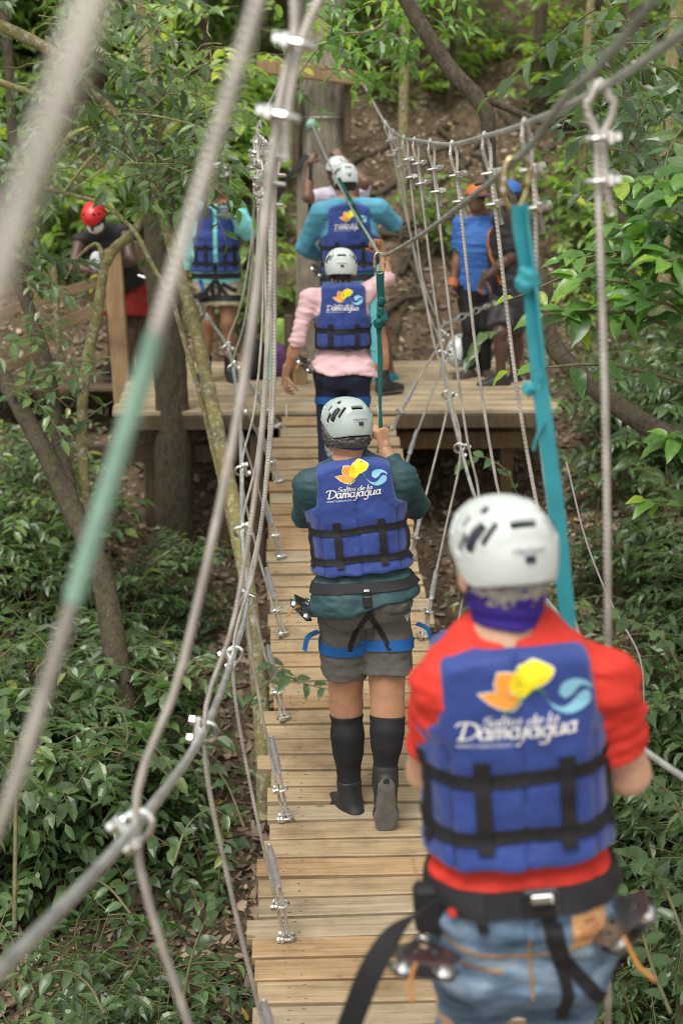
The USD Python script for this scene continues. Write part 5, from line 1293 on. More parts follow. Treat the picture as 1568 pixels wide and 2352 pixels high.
        pts = [J[a] for a in ("neck", "shL", "shR", "elL", "elR", "wrL", "wrR")] + [self.pel, self.T(0, 0, hem)]
        lo, hi = self.bounds(pts, 0.26 * self.bulk)
        self.fshirt = fn
        return obj(name, solid(fn, lo, hi, self.h), m, self.prim, True)
    def bottoms(self, m, upto=0.72, off=0.012, flare=0.02, top=0.07, name="shorts", wamp=0.007, sc=(13, 13, 18), seat=0.0, kk=0.03):
        J = self.J
        def fn(P):
            q = self.tq(P)
            d = self.hips(P, off)
            d = np.maximum(d, q[:, 2] - top * self.k)
            for s in "LR": d = smin(d, self.leg(P, s, off, upto, flare), kk)
            if seat: d = smin(d, rc(P, self.T(-0.085, -0.03, -seat).astype(np.float32), self.T(0.085, -0.03, -seat).astype(np.float32), 0.098, 0.098), 0.06)
            return d + self.wr(P, wamp, sc, 7)
        e = [J["hipL"], J["hipR"], self.T(0, 0, top)] + [J["kn" + s] * min(upto, 1) + J["hip" + s] * (1 - min(upto, 1)) for s in "LR"] + ([J["anL"], J["anR"], J["knL"], J["knR"]] if upto > 1 else [])
        lo, hi = self.bounds(e, 0.22 * self.bulk)
        self.fbot = fn
        return obj(name, solid(fn, lo, hi, self.h), m, self.prim, True)
    def vest(self, zlo=0.09, zhi=0.605, front_gap=False, logo=True, straps=True, thick=0.031, m=None, logo_dx=0.0, logo_dz=0.0, logo_s=1.0):
        k = self.k
        s1, s2 = 0.268 * k, 0.152 * k
        def fn(P):
            q = self.tq(P); z = q[:, 2]; ax = np.abs(q[:, 0]); bk = q[:, 1] < 0
            t = 0.022 + (thick - 0.022) / (1 + np.exp(np.clip((z - 0.33 * k) * 60, -20, 20)))
            t = t * (1 - 0.55 * np.clip((ax / (0.165 * k * self.bulk) - 0.8) / 0.25, 0, 1)) - 0.008 * np.exp(-(q[:, 0] / 0.007) ** 2) - 0.006 * np.exp(-((z - s1) / 0.016) ** 2) - 0.006 * np.exp(-((z - s2) / 0.014) ** 2)
            t = t - 0.005 * np.exp(-((ax - 0.145 * k * self.bulk) / 0.006) ** 2) * (z < 0.34 * k) + 0.009 * (noise(P, (15, 15, 19), 5) - 0.5) + 0.003 * (noise(P, (50, 50, 50), 6) - 0.5)
            t = t + 0.004 * np.sin(z * 9 / k * 2)
            qz = q.copy(); qz[:, 2] = np.minimum(z, 0.425 * k)
            d = self.torso((self.pel + qz @ self.R.T).astype(np.float32), 0.015) - t
            for s in "":
                sh = rc(P, self.J["neck"] * 0.55 + self.J["sh" + s] * 0.45, self.J["neck"] * 0.2 + self.J["sh" + s] * 0.8, 0.055 * k, 0.05 * k) - 0.022
                d = smin(d, sh, 0.02)
            arm = ax - (0.142 * k * (0.6 + 0.4 * self.bulk) + 0.20 * np.clip((0.375 * k - z) / 0.055, 0, 1) ** 1.6 + 0.012 * np.clip((0.47 * k - z) / 0.1, 0, 1))
            d = smax(d, arm, 0.012)
            nk = 0.088 * k - np.sqrt(q[:, 0] ** 2 + (q[:, 1] - 0.005) ** 2)
            d = smax(d, np.where(z > 0.40 * k, nk, -1.0), 0.010)
            d = smax(d, z - zhi * k + 0.016 * (ax / 0.1) ** 2 + 0.25 * np.maximum(np.abs(q[:, 1] + 0.02) - 0.06, 0), 0.016)
            d = smax(d, zlo * k - z + 0.003 * np.sin(q[:, 0] * 60), 0.014)
            if front_gap: d = smax(d, 0.018 - ax - 10 * (q[:, 1] < 0), 0.006)
            return d
        lo, hi = self.bounds([self.T(0, 0, zlo), self.T(0, 0, zhi), self.J["shL"], self.J["shR"]], 0.22 * self.bulk)
        v = obj("life_vest", solid(fn, lo, hi, max(self.h * 0.72, 0.0055)), m or M["vest"], self.prim, True)
        self.fvest = fn
        if straps:
            for z in (s1, s2):
                self.wrap(fn, lambda th, z=z: z + 0.004 * np.sin(th * 3 + z * 40) + 0.0, 0.027, 0.004, v, M["web_black"], "strap", gap=0.28 if front_gap else 0)
            for x in (-0.083, 0.083, -0.172, 0.172):
                self.drape(fn, [(x * k * self.bulk, s1 + 0.040), (x * k * self.bulk * 1.0, (s1 + s2) / 2), (x * k * self.bulk, s2 - 0.028)], 0.030 if abs(x) < 0.1 else 0.022, v, M["web_black"], "strap_loop", off=0.006, side=abs(x) > 0.1)
                if front_gap: self.drape(fn, [(x * k * 0.9, s1 + 0.035), (x * k * 0.9, (s1 + s2) / 2), (x * k * 0.9, s2 - 0.025)], 0.026, v, M["web_black"], "strap_loop", off=0.006, front=True)
        for x in (0.0, -0.142 * k * self.bulk, 0.142 * k * self.bulk):
            top = (zhi - 0.02) * k if x == 0 else 0.33 * k
            self.drape(fn, [(x, top), (x, (top + zlo * k) / 2), (x, zlo * k + 0.012)], 0.0035, v, M["vest_dark"], "seam", off=0.0005, thick=0.0008)
        if logo:
            for a, (pv, pf), o in LOGO_M:
                x, z = pv[:, 0] * k * logo_s + logo_dx, pv[:, 1] * k * logo_s + 0.468 * k + logo_dz
                p = self.back(fn, x, z, o)
                obj("logo_print", (p, pf[:, ::-1]), M[a], v, True)
        return v
    def back(self, fn, x, z, off=0.0, front=False):
        """Points of the surface fn seen from behind at torso coordinates x, z."""
        s = 1 if front else -1
        o = self.pel + np.column_stack([x, np.full(len(x), 0.45 * s), z]) @ self.R.T
        d = np.repeat((self.R @ np.array([0, -1.0 * s, 0]))[None], len(x), 0)
        return trace(fn, o, d) - d * off
    def wrap(self, fn, zf, width, thick, parent, m, name, n=72, gap=0.0, off=0.001, cy=0.0):
        """A belt round the torso on the surface fn at torso height zf(angle)."""
        th = np.linspace(-np.pi / 2 - 2 * np.pi + gap / 2 + np.pi, -np.pi / 2 - gap / 2 + np.pi, n)
        rows = []
        for e in (-0.5, 0.0, 0.5):
            z = zf(th) + e * width
            c = np.column_stack([0 * th, 0 * th + cy, z])
            dr = np.column_stack([np.cos(th), np.sin(th), 0 * th])
            o = self.pel + (c + dr * 0.45) @ self.R.T; d = -dr @ self.R.T
            rows.append(trace(fn, o, d) - d * off)
        mid = rows[1]
        out = -np.stack([-(np.cos(th)), -(np.sin(th)), 0 * th], 1) @ self.R.T
        g = np.stack([rows[0], rows[1], rows[2]], 1)              # n,3,3
        o2 = g + out[:, None] * thick
        return obj(name, self.sheet(g - out[:, None] * 0.003, o2), m, parent, 40)
    @staticmethod
    def sheet(a, b):
        n, k = a.shape[:2]
        v = np.vstack([a.reshape(-1, 3), b.reshape(-1, 3)]); N = n * k
        i, j = np.meshgrid(np.arange(n - 1), np.arange(k - 1), indexing="ij"); q = (i * k + j).ravel()
        top = np.stack([q, q + 1, q + k + 1, q + k], 1)
        f = [top + N, top[:, ::-1]]
        r = np.arange(n - 1) * k
        f.append(np.stack([r, r + k, r + k + N, r + N], 1)); f.append(np.stack([r, r + k, r + k + N, r + N], 1)[:, ::-1] + (k - 1))
        c = np.arange(k - 1)
        f.append(np.stack([c, c + N, c + 1 + N, c + 1], 1)); f.append(np.stack([c, c + N, c + 1 + N, c + 1], 1)[:, ::-1] + (n - 1) * k)
        f = np.vstack(f)
        return v, f[:, ::-1]
    def drape(self, fn, path2, width, parent, m, name, off=0.002, thick=0.004, side=False, front=False, fnm=None):
        """A strap laid on the surface fn along torso coordinates (x, z), seen from behind (or from the side)."""
        p = spline(np.array([(x, z, 0) for x, z in path2]), 8)[:, :2]
        t = np.gradient(p, axis=0); t /= np.linalg.norm(t, axis=1, keepdims=True)
        s = np.column_stack([t[:, 1], -t[:, 0]])
        if side:
            sg = np.sign(p[0, 0]); rows = []
            for e in (-0.5, 0.5):
                o = self.pel + np.column_stack([np.full(len(p), sg * 0.5), np.full(len(p), -0.05 + e * width), p[:, 1]]) @ self.R.T
                d = np.repeat((self.R @ np.array([-sg, 0, 0]))[None], len(p), 0)
                rows.append(trace(fn, o, d) - d * off)
            out = np.repeat((self.R @ np.array([sg, 0, 0]))[None, None], len(p), 0)
        else:
            rows = [self.back(fn, p[:, 0] + s[:, 0] * e * width, p[:, 1] + s[:, 1] * e * width, off, front) for e in (-0.5, 0, 0.5)]
            out = np.repeat((self.R @ np.array([0, 1.0 if front else -1.0, 0]))[None, None], len(p), 0)
        g = np.stack(rows, 1)
        return obj(name, self.sheet(g - out * 0.002, g + out * thick), m, parent, 40)
    def band(self, fn, a, b, u, width, thick, m, name, tilt=0.0, parent=None, n=44, gap=0.0, lim=0.135):
        """A loop round a limb from a to b at fraction u, on the surface fn."""
        a, b = np.asarray(a, float), np.asarray(b, float)
        F = frame_from(b - a, (0, 1, 0)); c = a + (b - a) * u
        th = np.linspace(0, 2 * np.pi - gap, n); rows = []
        dr = np.cos(th)[:, None] * F[:, 0] + np.sin(th)[:, None] * F[:, 1]
        for e in (-0.5, 0, 0.5):
            o = c + F[:, 2] * e * width + F[:, 2] * (tilt * np.sin(th))[:, None]
            o = np.broadcast_to(o, dr.shape)
            # march outwards from the limb's axis
            s = np.zeros(n)
            for _ in range(40):
                d = fn((o + dr * s[:, None]).astype(np.float32)); s += np.clip(-d * 0.8, -0.01, 0.03)
                s = np.minimum(s, lim)
            rows.append(o + dr * s[:, None])
        g = np.stack(rows, 1)
        return obj(name, self.sheet(g - dr[:, None] * 0.004, g + dr[:, None] * thick), m, parent or self.prim, 40)
    def helmet(self, m, text=True, scale=1.0, part="helmet", dz=0.0):
        c = self.J["head"].astype(float) + self.Rh @ np.array([0, 0, dz]); k = scale; self.has_helmet = True
        put = lambda mm: xf(mm, self.Rh, c, k)
        hp = obj(part, put(HELM), m, self.prim, 50)
        obj("liner", put(LINER), M["black"], hp, True)
        obj("clip", put(HELM_CLIP), M["navy_plastic"], hp)
        for pd in HELM_PADS: obj("vent_cover", put(pd), M["navy_plastic"], hp)
        if text:
            P = shapely.union_all([text_poly("Black Diamond", 0.0085, True), affinity.translate(Polygon([(-0.006, 0.004), (-0.010, 0), (-0.006, -0.005), (-0.003, 0)]), -0.003, 0.004)])
            pv, pf = poly_mesh(P, 0.01)
            w = pv[:, 0].max() - pv[:, 0].min()
            x = (pv[:, 0] - pv[:, 0].mean()) * 0.062 / w + 0.003
            o = np.column_stack([x, np.full(len(x), -0.25), pv[:, 1] * 0.95 + 0.050])
            p = trace(lambda q: helm_shape(q) - 0.0045, o, np.repeat([[0, 1.0, 0]], len(x), 0))
            obj("lettering", put((p, pf[:, ::-1])), M["ink_grey"], hp)
        # chin straps
        for s in (-1, 1):
            pts = [self.hl((s * 0.088, -0.02, 0.01)), self.hl((s * 0.078, 0.02, -0.05)), self.hl((s * 0.045, 0.05, -0.112))]
            obj("chin_strap", ribbon(spline(pts, 4), self.Rh @ np.array([0, 1, 0.2]), 0.015, 0.002), M["web_black"], hp)
            pts = [self.hl((s * 0.075, -0.07, 0.0)), self.hl((s * 0.080, -0.02, -0.03)), self.hl((s * 0.075, 0.02, -0.06))]
            obj("chin_strap", ribbon(spline(pts, 4), self.Rh @ np.array([0, 0.3, 1]), 0.015, 0.002), M["web_black"], hp)
    def headpart(self, name, m, fn, h=0.0045):
        """A piece given in head coordinates."""
        k = self.k; c = self.J["head"]; R = self.Rh.astype(np.float32)
        lo, hi = self.bounds([c, c * 0.6 + self.J["neck"] * 0.4], 0.17)
        return obj(name, solid(lambda P: fn((P - c) @ R / k) * k, lo, hi, max(h, self.h * 0.5)), m, self.prim, True)
    def hair(self, m, z0=-0.065, curly=0.0, grow=0.010, name="hair", ymax=0.05):
        def fn(p):
            d = ell(p, (0, -0.008, 0.01), (0.078 + grow, 0.098 + grow, 0.105 + grow))
            if curly: d = d + curly * (np.abs(2 * noise(p, (75, 75, 75), 2) - 1) + 0.6 * np.abs(2 * noise(p, (150, 150, 150), 4) - 1) - 0.9)
            d = smax(d, z0 - p[:, 2] + 0.25 * np.maximum(p[:, 1] + 0.02, 0), 0.008)
            if self.has_helmet:
                g = p * self.k; d = np.where(g[:, 2] > rim(g) - 0.004, np.maximum(d, (helm_shape(g) + 0.012) / self.k), d)
            return smax(d, p[:, 1] - ymax - 0.25 * np.maximum(p[:, 2], 0), 0.006)
        return self.headpart(name, m, fn)
    def buff(self, m, z0=-0.072, z1=-0.048):
        def fn(p):
            d = smin(ell(p, (0, -0.006, 0.004), (0.081, 0.101, 0.110)), rc(p, (0, -0.022, -0.12), (0, -0.012, -0.03), 0.062, 0.068), 0.03)
            d = d - 0.002 * np.sin(p[:, 2] * 230 + 20 * p[:, 0]) - 0.004 * np.exp(-(p[:, 0] / 0.02) ** 2)
            d = smax(d, z0 + 0.012 * np.abs(p[:, 0]) / 0.08 - p[:, 2], 0.004)
            return smax(d, p[:, 2] - z1 - 0.045 * np.clip(np.abs(p[:, 0]) / 0.08, 0, 1.2) ** 2, 0.004)
        return self.headpart("neck_buff", m, fn)
    def boots(self, m, shaft=1.62, sole=True, off=0.008, name="boot", msole=None):
        J = self.J
        for s in "LR":
            def fn(P):
                d = self.foot(P, s, off)
                if shaft < 2: d = smin(d, self.leg(P, s, off + 0.002, 2.0, 0, shaft), 0.03)
                return d
            a = J["an" + s]; f = np.asarray(J["fd" + s]); f = f / np.linalg.norm(f)
            top = J["kn" + s] + (a - J["kn" + s]) * (shaft - 1)
            lo, hi = self.bounds([a - f * 0.08, a + f * 0.2, top if shaft < 2 else a + [0, 0, 0.03], a - np.array([0, 0, 0.08])], 0.07)
            b = obj(name, solid(fn, lo, hi, max(self.h * 0.8, 0.006)), m, self.prim, True)
            if sole:
                dn = a - J["kn" + s]; dn = dn / np.linalg.norm(dn); up = -(dn - f * (dn @ f)); up /= np.linalg.norm(up)
                if ("up" + s) in J: up = J["up" + s] - f * (J["up" + s] @ f); up /= np.linalg.norm(up)
                up = np.float32(up); kk = self.k
                def fs(P):
                    d = self.foot(P, s, off + 0.004)
                    e = (P - a) @ up + 0.072 * kk
                    return smax(smax(d, e, 0.004), -((P - a) @ up) - 0.092 * kk, 0.004)
                obj("sole", solid(fs, lo, hi, max(self.h * 0.8, 0.006)), msole or M["sole"], b, True)
    def socks(self, m, top=1.22):
        for s in "LR":
            fn = lambda P: self.leg(P, s, 0.006, 2.0, 0, top)
            lo, hi = self.bounds([self.J["kn" + s], self.J["an" + s]], 0.09)
            obj("sock", solid(fn, lo, hi, max(self.h * 0.8, 0.006)), m, self.prim, True)
    def eyes(self, m=None):
        for s in (-1, 1):
            obj("eye", xf(tm(trimesh.creation.icosphere(1, 0.007)), None, self.hl((s * 0.031, 0.0865, 0.008))), M["eye"], self.prim, True)
def both(*fs):
    def fn(P):
        d = fs[0](P)
        for f in fs[1:]: d = np.minimum(d, f(P))
        return d
    return fn
# ---------------------------------------------------------------- the nine people
def deck(Y): return float(dz(Y))
def pulley(label, at, R, orange=True, s=1.0):
    """A twin wheel cable trolley: two drilled side plates, two grooved wheels and a small snap link."""
    t = thing("pulley", label, "pulley", at, group=None)
    plate = Polygon([(-0.062, -0.012), (-0.045, 0.022), (0.045, 0.022), (0.062, -0.012), (0.040, -0.026), (0.012, -0.050), (-0.012, -0.050), (-0.040, -0.026)]).buffer(0.006, quad_segs=3)
    for x, y, r in ((-0.036, 0.0, 0.006), (0.036, 0.0, 0.006), (0, -0.036, 0.011), (-0.016, -0.014, 0.006), (0.016, -0.014, 0.006)):
        plate = plate.difference(shapely.Point(x, y).buffer(r, quad_segs=4))
    R = np.asarray(R)
    for z in (-0.017, 0.013):
        m = trimesh.creation.extrude_polygon(plate, 0.004, engine="earcut")
        obj("side_plate", xf(xf(tm(m), None, (0, 0, z)), R, (0, 0, 0), s), M["plate_steel"], t, 30)
    for x in (-0.036, 0.036):
        prof = np.array([(0.004, -0.011), (0.021, -0.011), (0.015, 0.0), (0.021, 0.011), (0.004, 0.011)])
        m = trimesh.creation.revolve(prof, sections=20)
        obj("wheel", xf(xf(tm(m), None, (x, 0, 0)), R, (0, 0, 0), s), M["steel"], t, 30)
    a = np.linspace(0, 2 * np.pi, 20)
    obj("snap_link", xf(tube(np.column_stack([0.016 * np.cos(a), -0.068 + 0.036 * np.sin(a), 0 * a]), 0.005, 7), R, (0, 0, 0), s), M["steel"], t, True)
    if orange: obj("cord_loop", xf(tube(np.array([(0.004, -0.02, 0.0), (0.02, 0.03, 0.012), (0.035, 0.10, 0.01), (0.03, 0.14, 0.0)]), 0.004, 6), R, (0, 0, 0), s), M["orange_cord"], t, True)
    return t
M["plate_steel"] = mat("plate_steel", (0.42, 0.43, 0.45), 0.3, metal=1.0, var=0.4, scale=40)
M["orange_cord"] = mat("orange_cord", (0.45, 0.20, 0.05), 0.6)
M["orange"] = weave("orange_cloth", (0.42, 0.13, 0.05), 0.7)

# P2: the man in focus
b2 = np.array([-0.03, 5.66, deck(5.66)])
J2 = {"shL": W(714, 1118, 5.66), "shR": W(920, 1100, 5.68), "elL": W(703, 1180, 5.93), "wrL": W(812, 1085, 6.06), "hdL": W(848, 1050, 6.14),
      "elR": W(951, 1160, 5.93), "wrR": W(884, 1035, 6.04), "hdR": W(874, 972, 6.07),
      "knL": W(795, 1622, 5.78), "anL": W(803, 1838, 5.76), "knR": W(890, 1630, 5.64), "anR": W(884, 1795, 5.58), "neck": W(800, 1076, 5.66), "hipL": W(790, 1405, 5.68), "hipR": W(884, 1405, 5.68)}
P2 = Person("person in dark teal long sleeves, grey shorts and black socks, holding green strap", b2, 0.0, 1.80, 1.06, "tan", W(836, 1355, 5.67), J2, lean=(-0.095, 0.08), headrot=(0.08, -0.04, 0.42), h=0.0068)
P2.J["fdL"] = np.float32([-0.52, 0.9, -0.02]); P2.J["fdR"] = np.float32([0.02, 0.30, -0.95]); P2.J["upR"] = np.float32([0, 0.95, 0.3])
P2.lr = P2.lr * np.array([1.05, 1.12, 1.16, 1.0])
P2.body(curl={"L": 0.75, "R": 0.85}, palm={"R": (-0.7, 0.6, 0.0), "L": (0.3, 0.5, -0.8)})
P2.shirt(C["teal_dark"], 1.86, 0.012, hem=-0.055, wamp=0.007, hem_slope=0.15, flare=0.024)
P2.bottoms(C["grey"], 0.62, 0.016, 0.016, top=-0.012, wamp=0.010, kk=0.010)
P2.vest(zlo=0.09, zhi=0.555)
P2.helmet(M["helmet"])
P2.hair(HAIR["grey"], -0.062, 0.011, 0.013)
P2.headpart("beard", HAIR["silver"], lambda p: smax(smax(ell(p, (0, 0.026, -0.066), (0.073, 0.070, 0.070)) + 0.006 * (np.abs(2 * noise(p, (90, 90, 90), 3) - 1) - 0.4), p[:, 2] + 0.022 + 0.35 * np.maximum(p[:, 1] - 0.03, 0), 0.01), -0.035 - p[:, 1] + 0 * p[:, 0], 0.006))
P2.buff(M["buff"])
bf = P2.headpart("buff_label", M["ink_grey"], lambda p: smax(smax(ell(p, (0, -0.006, 0.004), (0.087, 0.106, 0.114)), np.abs(p[:, 0] - 0.040) - 0.024, 0.006), np.abs(p[:, 2] + 0.058) - 0.016, 0.006))
P2.socks(C["black"], 1.08)
P2.boots(M["boot"], 1.78)
allb = both(P2.fbot, P2.fshirt)
P2.wrap(allb, lambda th: 0.040 + 0.004 * np.sin(th * 2), 0.037, 0.006, P2.prim, M["web_black"], "harness_belt")
for s in "LR":
    lp = P2.band(P2.fbot, P2.J["hip" + s], P2.J["kn" + s], 0.32, 0.045, 0.006, M["web_blue"], "leg_loop", tilt=0.012)
    x = (-0.085, 0.075)[s == "R"]
    P2.drape(P2.fbot, [(0.008, -0.03), (0.004, -0.07), (x * 0.35, -0.12), (x * 0.85, -0.20), (x, -0.245)], 0.021, P2.prim, M["web_black"], "riser_strap")
    sg = -1 if s == "L" else 1
    e = P2.T(sg * 0.20, 0.02, -0.155 if s == "L" else -0.165)
    obj("strap_tail", ribbon(spline([e, e + [sg * 0.045, -0.02, -0.02], e + [sg * 0.06, -0.03, -0.075]], 5), (0.35 * sg, 1, 0), 0.042, 0.004), M["web_blue"], lp, 40)
P2.drape(allb, [(0.003, 0.062), (0.003, 0.0), (0.002, -0.03)], 0.027, P2.prim, M["web_black"], "belt_keeper", off=0.007)
bk = P2.back(allb, np.array([0.002]), np.array([-0.012]), 0.010)[0]
obj("buckle", box((0.036, 0.018, 0.046), bk, P2.R, 0.004), M["black"], P2.prim)
for t, z, h in (("0 KN", 0.028, 0.008),):
    pv, pf = poly_mesh(text_poly("0KN", 0.008), 0.02)
    obj("belt_lettering", (P2.back(allb, pv[:, 0] - 0.009, pv[:, 1] + z, 0.0125), pf[:, ::-1]), M["ink_white"], P2.prim)
tri = Polygon([(-0.017, 0.015), (0.017, 0.015), (0.0, -0.03)])
for i in range(3): tri = tri.difference(shapely.box(-0.012 + i * 0.002, 0.008 - i * 0.008, 0.012 - i * 0.002, 0.011 - i * 0.008))
pv, pf = poly_mesh(tri, 0.02)
obj("pocket_emblem", (P2.back(P2.fbot, pv[:, 0] + 0.165, pv[:, 1] - 0.115, 0.002), pf[:, ::-1]), M["ink_white"], P2.prim)
P2.drape(P2.fbot, [(0.09, -0.078), (0.135, -0.080), (0.178, -0.076)], 0.008, P2.prim, C["grey_dark"], "pocket_welt", thick=0.002)
P2.drape(P2.fbot, [(0.022, -0.03), (0.024, -0.10), (0.014, -0.19)], 0.006, P2.prim, C["grey_dark"], "seam", thick=0.0015)
pulley("silver cable pulley hanging from left hip of the man in dark teal", W(694, 1398, 5.60), rotm((0, 1, 0), 0.75) @ rotm((1, 0, 0), 0.25) @ rotm((0, 0, 1), 3.0), s=0.95)

# P1: the man in the foreground
b1 = np.array([0.10, 2.60, deck(2.60)])
J1 = {"shL": W(1028, 1578, 2.58), "shR": W(1386, 1568, 2.60), "elL": W(985, 1770, 2.70), "wrL": W(1030, 1690, 2.93), "hdL": W(1085, 1610, 3.0),
      "elR": W(1440, 1775, 2.64), "wrR": W(1370, 1620, 2.92), "hdR": W(1318, 1520, 2.99), "neck": W(1164, 1482, 2.58)}
P1 = Person("person in red t-shirt and blue jeans, white helmet, nearest the camera", b1, 0.0, 1.78, 0.96, "fair", W(1192, 2015, 2.62), J1, lean=(-0.075, 0.02), headrot=(0.05, 0.02, 0.24), h=0.0075)
P1.body(curl={"L": 0.7, "R": 0.8}, palm={"R": (-0.8, -0.3, 0.1), "L": (0.5, 0.3, -0.6)})
P1.shirt(C["red"], 0.74, 0.010, hem=-0.01, wamp=0.009, loose=0.004, collar=0.018)
P1.bottoms(M["denim"], 1.9, 0.008, 0.0, top=0.05, wamp=0.010, name="jeans", sc=(9, 9, 20), seat=0.17)
P1.vest(zlo=0.085, zhi=0.525, logo_dz=-0.05, logo_s=1.05)
P1.helmet(M["helmet_white"])
P1.hair(HAIR["silver"], -0.085, 0.006, 0.006)
P1.buff(M["buff"], -0.11, -0.02)
P1.boots(M["boot"], 1.8)
ab1 = both(P1.fbot, P1.fshirt)
P1.wrap(ab1, lambda th: 0.018 + 0.0 * th, 0.046, 0.010, P1.prim, M["web_black"], "harness_belt")
P1.drape(ab1, [(-0.10, 0.045), (-0.10, 0.0), (-0.095, -0.03)], 0.02, P1.prim, M["web_black"], "belt_keeper", off=0.011)
bk = P1.back(ab1, np.array([0.016]), np.array([0.022]), 0.016)[0]
obj("buckle", cat([box((0.070, 0.016, 0.06), bk, P1.R, 0.005), box((0.045, 0.012, 0.03), bk + P1.R @ np.array([0, -0.012, 0.012]), P1.R, 0.004)]), M["black"], P1.prim)
obj("buckle_plate", box((0.042, 0.008, 0.018), bk + P1.R @ np.array([0, -0.020, 0.018]), P1.R, 0.002), M["steel"], P1.prim)
P1.drape(P1.fbot, [(0.028, 0.0), (0.04, -0.06), (0.065, -0.12), (0.12, -0.20), (0.15, -0.26)], 0.026, P1.prim, M["web_black"], "riser_strap", off=0.004)
P1.drape(P1.fbot, [(0.030, 0.0), (0.035, -0.06), (0.05, -0.12), (0.066, -0.19), (0.06, -0.28)], 0.022, P1.prim, M["web_black"], "riser_strap", off=0.004)
P1.drape(P1.fbot, [(0.038, -0.025), (0.045, -0.07), (0.055, -0.11)], 0.034, P1.prim, M["web_black"], "strap_pad", off=0.008)
for s in "LR": P1.band(P1.fbot, P1.J["hip" + s], P1.J["kn" + s], 0.86, 0.05, 0.008, M["web_blue"], "leg_loop", tilt=0.01)
pk = shapely.box(-0.036, -0.036, 0.036, 0.036)
pv, pf = poly_mesh(affinity.rotate(pk, 2), 0.02)
lp = obj("leather_patch", (P1.back(P1.fbot, pv[:, 0] + 0.112, pv[:, 1] - 0.048, 0.003), pf[:, ::-1]), M["leather"], P1.prim)
# two horses' worth of print on a jeans patch, worn to a few marks
pr = affinity.scale(shapely.union_all([shapely.box(-0.027, 0.006, -0.004, 0.010), shapely.box(-0.024, -0.003, 0.024, 0.001), shapely.box(0.004, 0.006, 0.028, 0.010), shapely.box(-0.02, -0.028, 0.02, -0.022), shapely.box(-0.026, -0.016, 0.026, -0.011), shapely.box(-0.016, 0.018, 0.016, 0.026)]), 0.85, 0.85, origin=(0, 0))
pv, pf = poly_mesh(pr, 0.02)
obj("patch_print", (P1.back(P1.fbot, pv[:, 0] + 0.112, pv[:, 1] - 0.048, 0.0042), pf[:, ::-1]), M["leather_print"], lp)
for pth in ([(-0.005, 0.02), (-0.006, -0.08), (-0.004, -0.20)], [(-0.20, -0.055), (-0.10, -0.085), (-0.005, -0.105)], [(0.20, -0.05), (0.10, -0.085), (0.0, -0.105)], [(-0.17, -0.10), (-0.09, -0.125), (-0.06, -0.13)]):
    P1.drape(P1.fbot, pth, 0.006, P1.prim, M["stitch"], "stitched_seam", thick=0.0012, off=0.001)
P1.drape(P1.fbot, [(-0.004, 0.02), (-0.004, -0.03), (-0.004, -0.06)], 0.016, P1.prim, M["denim"], "belt_loop", thick=0.004)
lt = [W(1008, 2062, 2.50), W(1002, 2110, 2.45), W(985, 2180, 2.44)]
obj("gear_loop", cat([box((0.065, 0.05, 0.10), P1.T(-0.185, -0.06, -0.015), P1.R, 0.01)]), M["web_black"], P1.prim)
obj("red_tab", ribbon(spline([P1.T(-0.155, -0.12, 0.0), P1.T(-0.12, -0.135, 0.01), P1.T(-0.10, -0.135, 0.03)], 4), (0, 0, 1), 0.016, 0.003), C["red"], P1.prim)
sl = [W(1010, 2075, 2.46), W(962, 2095, 2.42), W(905, 2145, 2.40), W(855, 2225, 2.39), W(820, 2310, 2.39), W(790, 2400, 2.40), W(775, 2520, 2.42)]
tag(obj("black_sling", ribbon(spline(sl, 8), (0.75, -0.2, 0.62), 0.046, 0.004), M["web_black"], smooth=40), "wide black webbing sling trailing from the left hip of the man in jeans", "sling")
pulley("silver cable pulley at left hip of the man in jeans, beside black sling", W(975, 2215, 2.40), rotm((0, 1, 0), 0.12) @ rotm((1, 0, 0), -0.05) @ rotm((0, 0, 1), 3.1), s=1.05)
pulley("silver cable pulley sticking out at right hip of the man in jeans", W(1440, 2125, 2.48), rotm((0, 1, 0), -0.72) @ rotm((1, 0, 0), 0.25) @ rotm((0, 0, 1), 3.3), s=1.05)

# P3: the woman in pink
b3 = np.array([0.0, 8.62, deck(8.62)])
b3[0] = W(785, 880, 8.62)[0]
J3 = {"shL": W(710, 684, 8.62), "shR": W(838, 674, 8.66), "elL": W(684, 780, 8.58), "wrL": W(656, 860, 8.64), "hdL": W(652, 893, 8.66),
      "elR": W(886, 640, 8.92), "wrR": W(880, 580, 9.0), "hdR": W(866, 552, 9.0), "neck": W(783, 674, 8.62)}
P3 = Person("person in pink shirt and navy leggings with dark hair, stepping up to the platform", b3, 0.0, 1.58, 1.07, "tan", W(787, 848, 8.62), J3, lean=(0.0, 0.03), headrot=(0.0, -0.04, 0.0), h=0.0095, female=True)
P3.body(curl={"L": 0.45, "R": 0.8}, palm={"L": (0.9, 0.3, 0), "R": (-0.6, -0.5, 0.2)})
P3.shirt(C["pink"], 1.12, 0.010, hem=-0.03, wamp=0.008, loose=0.005, sl=(1.15, 1.05), hem_slope=-0.06, flare=0.02)
P3.bottoms(C["navy"], 1.9, 0.006, 0.0, top=0.08, wamp=0.003, name="leggings")
P3.vest(zlo=0.14, zhi=0.59)
P3.helmet(M["helmet_white"])
P3.hair(HAIR["brown"], -0.10, 0.005, 0.006)
rg = np.random.default_rng(5); loks = []
